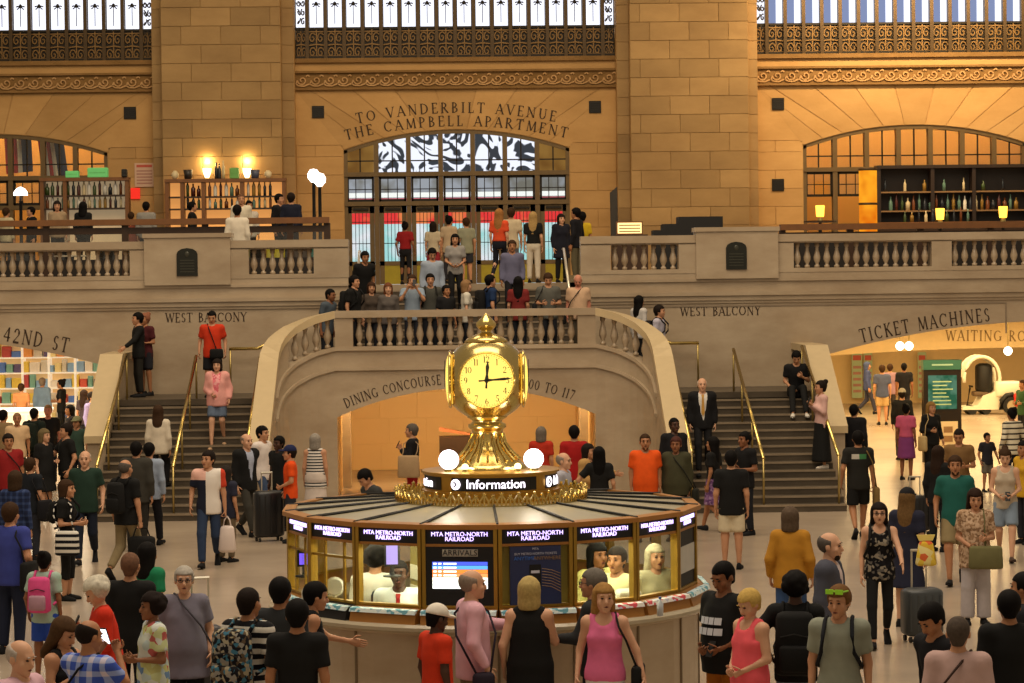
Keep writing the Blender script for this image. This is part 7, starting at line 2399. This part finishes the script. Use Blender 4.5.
# ---- in front of the central arch
P('woman with grey hair in a red top beside the right globe lamp', 541, 427, 1.66, rot=170, sex='f', skin_c=SK, hair=('bob', '#6f665c'), top=('tee', '#b0301e'), bot=('pants', '#2a2a2e'))
P('man with dark hair and a red patterned shirt in the central arch', 574, 426, 1.76, rot=178, skin_c=SK, hair=('short', BLK), top=('tee', '#a01c1c'), bot=('pants', '#22242a'))
P('balding man in a pale blue shirt behind the booth roof', 563, 453, 1.72, rot=70, skin_c=SKL, hair=('ring', '#8a7e72'), top=('long', '#a8a8b4'), bot=('pants', '#3a3a40'))
P('woman in a beige jacket hugging another behind the booth roof', 588, 444, 1.64, rot=60, sex='f', skin_c=SK, hair=('bob', DRK), top=('tee', '#1c1a1c'), over=('jacket', '#b08a54'), bot=('pants', '#2a2a2e'), arms=('bent', 'reach'))
P('woman with long black hair and black tee, back turned behind the booth roof', 599, 447, 1.66, rot=175, sex='f', skin_c=SK, hair=('longer', '#0a0808'), top=('tee', '#131315'), bot=('pants', '#8a8a90'), arms=('slack', 'hip'))
P('young man bending over in grey behind the booth roof left of the clock', 381, 465, 1.68, rot=-60, skin_c=SK, hair=('short', BLK), top=('tee', '#3a3c3c'), bot=('pants', '#2a2c30'), lean=22, head=(20, 0))
p = P('person in black with red trousers raising a phone left of the clock', 412, 424, 1.72, rot=-100, skin_c=SK, hair=('short', GRB), top=('long', '#17181b'), bot=('pants', '#9a1c1e'), arms=('phone', 'phone'))
phone(p, 'phone raised by the person in red trousers', 1)
shoulder_bag(p, 'beige canvas tote bag with a red mark on the person in red trousers', '#a48a68', side=1, w=.42, h=.42, d=.09, drop=.26, cat='tote bag', name='tote_bag')
P('woman in a black and white striped top at the left of the arch, back turned', 315, 434, 1.66, rot=172, sex='f', skin_c=SK, hair=('bob', '#8f887e'), top=('sleeveless', 'cloth_breton'), bot=('skirt', '#cfc2b8'), fat=.3)
P('boy in a navy cap and bright orange shirt walking left', 290, 446, 1.62, rot=-85, skin_c=SK, hair=('short', DRK), top=('tee', '#e0501a'), bot=('shorts', '#2a2c34'), cap='#20264a', arms=('slack', 'low'))
p = P('man in a white tee with jeans walking right by the stair foot', 262, 420, 1.78, rot=60, skin_c=SK, hair=('short', BLK), top=('tee', '#dcd2cc'), bot=('pants', '#3a4a66'), arms=('swingb', 'bent'), legs='walk', Y=45.0)
P('man in a dark blazer and grey trousers striding right', 246, 434, 1.76, rot=45, skin_c=SKL, hair=('ring', '#7a6a5c'), top=('long', '#a8b0c4'), over=('jacket', '#141518'), bot=('pants', '#3a3832'), legs='walk', arms=('down', 'swingb'))
P('person in black partly hidden behind the orange-shirted boy', 279, 432, 1.66, Y=43.9, rot=-40, skin_c=SKB, hair=('short', BLK), top=('tee', '#151517'), bot=('pants', '#17171a'))
q = at_z(269, 541, 0)
suitcase((q.x, q.y, 0), 'large black suitcase near the foot of the left stair', '#121214', .4, h=.78, handle=.3, w=.5)
P('child with dark hair hidden behind the tricolour polo man', 226, 466, 1.5, rot=150, sex='f', skin_c=SK, hair=('long', '#2a2420'), top=('tee', '#2a2c3c'), bot=('pants', '#6a5c48'))
p = P('man in a red, white and navy colour-block polo and jeans walking forward', 208, 451, 1.78, rot=0, skin_c=SK, hair=('short', DRK), top=('tee', 'cloth_tricolour'), bot=('pants', '#2c3a54'), arms=('slack', 'carry'), legs='walk', head=(0, -30))
hb = p['hands'][1]
pb_ = thing('plastic_bag', 'white plastic shopping bag carried by the colour-block polo man', 'bag', (hb.x + .02, hb.y, hb.z - .55))
rbox(.28, .12, .42, .05, taper=.72).build('bag_body', plain('plastic_white', '#d8c8c0', .5), pb_, smooth=True)
for s in (-1, 1):
    MB().tube([(s * .06, 0, .4), (s * .04, 0, .5), (0, 0, .56)], .012, 5).build('handle', plain('plastic_white', '#d8c8c0', .5), pb_)

# ---- left stair and landing
P('man in a white tee with long brown ponytail walking up the left stair', 158, 404, 1.68, 'side', rot=175, sex='f', skin_c=SK, hair=('longer', '#3a281a'), top=('long', '#cfc4b0'), bot=('pants', '#1c1c20'), legs='climb', fat=.2).get('body')['label'] = 'woman in a cream top with long brown hair climbing the left stair'
P('man in a pale blue shirt at the foot of the left stair, back turned', 149, 443, 1.72, rot=170, skin_c=SK, hair=('short', BLK), top=('long', '#93a0b4'), bot=('pants', '#1a1a20'), legs='walk')
P('man in a grey suit jacket at the foot of the left stair', 136, 442, 1.78, rot=172, skin_c=SK, hair=('short', BLK), top=('jacket', '#3a3832'), bot=('pants', '#2a2824'), fat=.3)
p = P('bald man in a black shirt and beige trousers carrying a black bag', 125, 460, 1.76, rot=150, skin_c=SK, hair=('ring', GRB), top=('tee', '#131315'), bot=('pants', '#8a7a5a'), arms=('carry', 'slack'), legs='walk', fat=.2)
backpack(p, 'black backpack of the bald man in beige trousers', '#0e0e10', 1.0)
q = p['hands'][0]
hbag = thing('hand_bag', 'black hand bag carried low by the bald man in beige trousers', 'bag', (q.x, q.y, q.z - .42))
rbox(.4, .16, .3, .05).build('bag_body', cloth('#0e0e10'), hbag, smooth=True)
MB().tube([(-.12, 0, .3), (-.08, 0, .42), (.08, 0, .42), (.12, 0, .3)], .012, 5).build('handle', cloth('#0e0e10'), hbag)
p = P('woman in a pink print tee and denim shorts coming down the left stair', 217, 357, 1.66, 'side', rot=-5, sex='f', skin_c=SKL, hair=('bob', DRK), top=('tee', 'cloth_pink_print'), bot=('shorts', '#5c6a80'), arms=('low', 'slack'), legs='down', fat=.3, shoes='#b09070', over=('jacket', '#e0a098'))
p = P('man in a red-orange tee with a crossbody bag at the top of the left stair', 212, 317, 1.76, 'landing', Y=51.2, rot=0, skin_c=SK, hair=('buzz', BLK), top=('tee', '#c8381c'), bot=('shorts', '#1e1e22'), head=(20, 0), arms=('slack', 'slack'), fat=.2)
shoulder_bag(p, 'black crossbody bag on the man in red-orange', '#121214', side=1, cross=True, w=.28, h=.2, front=True, drop=.45)
P('man in a black jacket standing on the left landing', 138, 317, 1.74, 'landing', Y=51.7, rot=-70, skin_c=SK, hair=('short', BLK), top=('long', '#121215'), bot=('pants', '#24221e'), arms=('down', 'reachdown'))
P('woman in a maroon top and dark shorts on the left landing', 145, 315, 1.72, 'landing', Y=52.35, rot=-40, sex='f', skin_c=SKO, hair=('bun', '#8a5a44'), top=('tee', '#4c1e22'), bot=('shorts', '#24242a'), arms=('bent', 'bent'))

# ---- left crowd
p = P('woman in black capri leggings with a striped bag looking right', 66, 480, 1.66, rot=80, sex='f', skin_c=SK, hair=('bob', BRN), top=('tee', '#121214'), bot=('capri', '#101012'), arms=('bent', 'bent'), shoes='#1a1a1a')
shoulder_bag(p, 'black and white striped bag of the woman in capri leggings', 'cloth_zebra', side=-1, w=.36, h=.36, y=-.1, drop=.4)
backpack(p, 'small black backpack of the woman in capri leggings', '#121214', .7)
P('grey-haired man in a dark green tee walking towards us', 85, 451, 1.76, rot=0, skin_c=SKL, hair=('ring', '#a89c8c'), top=('tee', '#22382e'), bot=('pants', '#1c2230'), arms=('slack', 'slack'), legs='walk', fat=.25)
P('woman in a black dress with greying hair in the left crowd', 44, 429, 1.7, rot=60, sex='f', skin_c=SKL, hair=('bob', '#6a5c40'), top=('dress', '#111113'), bot=None, arms=('down', 'bent'), fat=.4)
P('man in a black shirt shaking hands in the left crowd', 66, 424, 1.78, rot=-60, skin_c=SK, hair=('short', DRK), top=('tee', '#101012'), bot=('pants', '#17171a'), arms=('reachdown', 'slack'), fat=.2)
p = P('man in a dark red tee at the left edge of the crowd', 8, 434, 1.78, rot=20, skin_c=SKO, hair=('short', DRK), top=('tee', '#8a1f20'), bot=('pants', '#2a2a32'), fat=.3)
shoulder_bag(p, 'black strap bag across the dark red tee', '#16161a', side=1, cross=True, w=.2, h=.2)
P('person in a navy plaid shirt with brown hair near the left edge', 15, 471, 1.7, rot=165, sex='f', skin_c=SK, hair=('bob', '#3a2a1c'), top=('long', 'cloth_plaid_navy'), bot=('pants', '#5a6478'))
p = P('dark-haired man with a black shoulder bag between the left crowd', 30, 458, 1.62, rot=150, skin_c=SK, hair=('short', BRN), top=('tee', '#1c2026'), bot=('pants', '#2a2c34'))
shoulder_bag(p, 'black bag with grey print in the left crowd', '#17181c', side=-1, w=.36, h=.34, drop=.4)
p = P('man in dark green with a large backpack entering the left passage', 34, 408, 1.78, rot=165, skin_c=SKO, hair=('buzz', BLK), top=('tee', '#1a2420'), bot=('pants', '#1c1c22'))
backpack(p, 'large dark green backpack in the left passage', '#16221c', 1.2)
P('red-faced man in a black printed tee coming out of the left passage', 48, 405, 1.78, rot=0, skin_c='#c07a62', hair=('buzz', '#8a6a4a'), top=('tee', '#15151a'), bot=('pants', '#1c1e26'), fat=.3)
P('person in a beige shirt at the far left of the passage crowd', 3, 410, 1.74, rot=160, skin_c=SKO, hair=('short', BLK), top=('tee', '#8a7454'), bot=('pants', '#3a342c'))
P('shaven man in a beige tee in the left passage', 17, 413, 1.72, rot=10, skin_c=SKO, hair=('buzz', '#8a6a4a'), top=('tee', '#d8b890'), bot=('pants', '#4a4438'))
P('person with a green cap beside the left stair parapet', 77, 417, 1.62, rot=-20, skin_c=SK, hair=('short', BRN), top=('tee', '#3a5248'), bot=('pants', '#2a2a30'), cap='#8a8a68')
P('woman with long dark hair near the left stair parapet', 70, 405, 1.64, rot=-60, sex='f', skin_c=SK, hair=('longer', BLK), top=('tee', '#201a1c'), bot=('pants', '#2a2a30'))
P('man in a lavender shirt walking by the left stair parapet', 92, 392, 1.74, rot=60, skin_c=SK, hair=('short', DRK), top=('long', '#9a92c8'), bot=('pants', '#4a4238'))
P('woman with long brown hair behind the man in lavender', 84, 390, 1.66, rot=150, sex='f', skin_c=SK, hair=('longer', '#2a1c14'), top=('tee', '#3a3034'), bot=('pants', '#2a2a30'))
P('woman in a black tee and trousers inside the bright shop', 61, 371, 1.72, Y=71, rot=-100, sex='f', skin_c=SKO, hair=('bun', BLK), top=('tee', '#141416'), bot=('pants', '#141416'), arms=('bent', 'bent'))
P('customer in a light blue shirt inside the bright shop', 42, 369, 1.74, Y=72, rot=170, skin_c=SK, hair=('short', '#8a7a6a'), top=('long', '#7f9ab8'), bot=('pants', '#6a7a90'))
P('customer in a pale orange shirt at the shop shelves', 21, 378, 1.66, Y=70, rot=175, skin_c=SK, hair=('short', BRN), top=('tee', '#c88a5a'), bot=('pants', '#4a5a78'))

# ---- upper flight, platform and doors
P('woman in a dark red top walking to the doors', 405, 222, 1.66, 'top', rot=165, sex='f', skin_c=SKD, hair=('bun', BLK), top=('tee', '#8a1c20'), bot=('leggings', '#15161c'), arms=('slack', 'slack'), hem=.98)
P('woman in a pale beige top near the doors', 433, 222, 1.66, 'top', rot=170, sex='f', skin_c=SK, hair=('bob', DRK), top=('tee', '#b8ac94'), bot=('skirt', '#8a2a34'))
p = P('person with dark tied hair in front of the middle door', 449, 216, 1.7, 'top', rot=150, sex='f', skin_c=SK, hair=('bun', BLK), top=('tee', '#b09c80'), bot=('pants', '#2a2a30'))
p = P('man in a grey-green tee and shorts with a camera in front of the doors', 466, 218, 1.74, 'top', rot=-160, skin_c=SK, hair=('short', BRN), top=('tee', '#8a8c78'), bot=('shorts', '#2a2c34'))
P('woman with long dark hair in a grey blouse on the upper flight', 455, 233, 1.66, 'up', rot=0, sex='f', skin_c=SK, hair=('long', BLK), top=('tee', '#94908c'), bot=('pants', '#15161a'), arms=('low', 'low'), legs='down')
P('woman in an orange-red top with long fair hair by the doors', 499, 209, 1.7, 'top', rot=160, sex='f', skin_c=SKL, hair=('longer', '#9a6a3a'), top=('tee', '#d8502c'), bot=('leggings', '#1a1c26'), legs='walk', hem=.98)
P('man in a beige tee beside the woman in orange-red', 511, 208, 1.76, 'top', rot=175, skin_c=SK, hair=('short', BRN), top=('tee', '#c2b294'), bot=('pants', '#5a5a60'))
P('blond woman in black with white trousers going to the doors', 533, 212, 1.7, 'top', rot=170, sex='f', skin_c=SKL, hair=('longer', '#a88a58'), top=('tee', '#121214'), bot=('pants', '#cfc6b4'), hem=.96)
P('woman in a dark coat and scarf right of the white trousers', 561, 214, 1.72, 'top', rot=20, sex='f', skin_c=SKL, hair=('bob', DRK), top=('coat', '#1a1c28'), bot=('pants', '#101014'))
P('man in a black jacket at the balustrade corner by the doors', 576, 208, 1.76, 'top', rot=-120, skin_c=SKO, hair=('short', BLK), top=('long', '#17181e'), bot=('pants', '#5a5440'))
P('person in a yellow top behind the black jacket man', 582, 212, 1.68, 'top', rot=-150, skin_c=SKO, hair=('short', BLK), top=('tee', '#d0b028'), bot=('pants', '#2a2a30'))
P('man in a slate-violet shirt coming down the upper flight', 512, 238, 1.78, 'up', rot=0, skin_c=SKO, hair=('short', BRN), top=('long', '#6a6a84'), bot=('pants', '#15161c'), legs='down')
P('man in a light blue shirt on the upper flight, head bowed', 432, 247, 1.76, 'up', rot=10, skin_c=SK, hair=('short', BLK), top=('long', '#9aa6b8'), bot=('pants', '#22242c'), head=(24, 0))
p = P('man in a pale blue tee taking a photograph over the balustrade', 412, 269, 1.74, 'platform', rot=0, skin_c=SK, hair=('short', BRN), top=('tee', '#8a9aac'), bot=('pants', '#2a2c34'), arms=('photo', 'photo'), Y=51.7)
phone(p, 'phone held up over the balustrade by the pale blue tee man', 1)
P('woman with short auburn hair and grey scarf behind the balustrade', 388, 280, 1.58, 'platform', rot=5, sex='f', skin_c=SKL, hair=('bob', '#6a4028'), top=('long', '#5a5450'), bot=('pants', '#22242a'), Y=51.3)
p = P('man in a grey tee with backpack straps behind the balustrade', 430, 266, 1.76, 'platform', rot=5, skin_c=SK, hair=('short', BLK), top=('tee', '#4a4a44'), bot=('pants', '#22242a'), Y=52.3)
backpack(p, 'dark backpack of the grey tee man behind the balustrade', '#20201e', .9)
P('person in dark clothes stooping behind the balustrade', 446, 282, 1.52, 'platform', rot=30, skin_c=SKO, hair=('short', BLK), top=('tee', '#1c1c1e'), bot=('pants', '#22242a'), Y=51.4)
p = P('fair-haired woman in white with a dark bag behind the balustrade', 466, 276, 1.62, 'platform', rot=100, sex='f', skin_c=SKL, hair=('bob', '#8a6a48'), top=('tee', '#cfcabc'), bot=('pants', '#22242a'), Y=51.5)
shoulder_bag(p, 'dark bag of the fair-haired woman in white', '#1a1a1e', side=1, w=.3, h=.3, y=.05, drop=.4)
p = P('man in a navy blue tee with a black backpack behind the balustrade', 490, 274, 1.72, 'platform', rot=110, skin_c=SK, hair=('short', BLK), top=('tee', '#1f3356'), bot=('pants', '#22242a'), Y=51.5)
backpack(p, 'black backpack on the navy tee man behind the balustrade', '#0f0f11', 1.05)
P('woman with dark hair and red top sitting low behind the balustrade', 518, 274, 1.68, 'platform', rot=175, sex='f', skin_c=SK, hair=('longer', BLK), top=('tee', '#7a2a28'), bot=('pants', '#22242a'), Y=51.8)
p = P('man in a grey tee looking down behind the balustrade', 548, 268, 1.74, 'platform', rot=0, skin_c=SK, hair=('short', BRN), top=('tee', '#5a5a54'), bot=('pants', '#22242a'), head=(24, 0), arms=('bent', 'bent'), Y=51.4)
shoulder_bag(p, 'dark bag of the grey tee man behind the balustrade', '#1c1c1e', side=-1, w=.3, h=.3, drop=.3, y=-.05)
p = P('bald man in a beige shirt with black strap at the balustrade right end', 578, 276, 1.7, 'platform', rot=-5, skin_c='#c08068', hair=('ring', '#b09a84'), top=('tee', '#c2a284'), bot=('pants', '#4a4438'), head=(24, 0), fat=.4, Y=51.5)
shoulder_bag(p, 'black camera bag of the bald man in beige', '#121214', side=-1, cross=True, w=.2, h=.18)
p = P('dark-haired man in a black tee with backpack at the left end of the balustrade', 354, 272, 1.74, 'platform', rot=60, skin_c=SK, hair=('short', BLK), top=('tee', '#111113'), bot=('pants', '#17181c'), Y=51.5)
backpack(p, 'black backpack on the man at the left end of the balustrade', '#0c0c0e', 1.0)
p = P('man in a grey-blue tee climbing the left inner flight', 326, 284, 1.74, 'y', rot=60, skin_c=SKD, hair=('buzz', BLK), top=('tee', '#4c5660'), bot=('pants', '#22242a'), Y=51.9, lean=8)
p['body'].location.z = ZL + .45
P('seated person in black at the left edge of the upper flight', 363, 249, 1.72, 'up', rot=20, skin_c=SKO, hair=('short', BLK), top=('tee', '#141416'), bot=('pants', '#17171a'), lean=10)
P('woman in brown sitting beside the seated person on the upper flight', 371, 262, 1.6, 'platform', rot=10, sex='f', skin_c=SK, hair=('bob', '#3a2418'), top=('long', '#4a4038'), bot=('pants', '#22242a'), Y=53.0)

# ---- balcony guests and staff
P('waiter in a white shirt leaning on the left balustrade, back turned', 237, 204, 1.74, 'top', rot=178, skin_c=SKO, hair=('short', BLK), top=('long', '#d6cdbb'), bot=('pants', '#17171a'), Y=53.75)
for px, py, rot, sex, hr, tp, lb in (
    (146, 202, 175, 'm', ('short', BLK), '#8f8c86', 'guest in a grey shirt at the left bar, back turned'),
    (6, 208, 150, 'm', ('short', BRN), '#c8bb98', 'guest in a cream shirt at the far left of the bar'),
    (31, 207, -60, 'm', ('short', BLK), '#17181c', 'guest in black under the mushroom lamp'),
    (57, 201, 10, 'f', ('bob', DRK), '#9a8468', 'guest in beige facing us by the window bar'),
    (61, 212, 175, 'f', ('bob', BRN), '#b8a48c', 'guest in a pale top below the small green box'),
    (83, 202, 170, 'f', ('long', BLK), '#141416', 'guest with long black hair at the window bar'),
    (192, 202, 100, 'm', ('short', BLK), '#15151a', 'guest in black beside the amber shelves'),
    (241, 194, 10, 'm', ('buzz', '#6a4a34'), '#d8ceb8', 'bartender in cream behind the waiter'),
    (249, 201, 20, 'm', ('short', BLK), '#c8c0b4', 'bartender in a pale shirt and dark apron beside the waiter'),
    (279, 194, 60, 'm', ('short', BLK), '#18181c', 'man in black talking at the bar, left of the pair'),
    (291, 193, 170, 'm', ('short', DRK), '#1c2030', 'man in a navy jacket talking at the bar, right of the pair'),
    (131, 214, 170, 'm', ('short', BRN), '#8a4a3a', 'guest in a rust shirt between the bar shelves')):
    hgt = 1.74 if sex == 'm' else 1.66
    ty = at_z(px, py, ZD + hgt).y
    if ty > 65.5 or ty < 57.4:
        ty = 65 if ty > 65.5 else 57.6
        hgt = max(1.5, min(1.86, at_y(px, py, ty).z - ZD))
    P(lb, px, py, hgt, 'dais', rot=rot, sex=sex, skin_c=SK, hair=hr, top=('long', tp), bot=('pants', '#1c1c20'), res=.036, Y=ty)
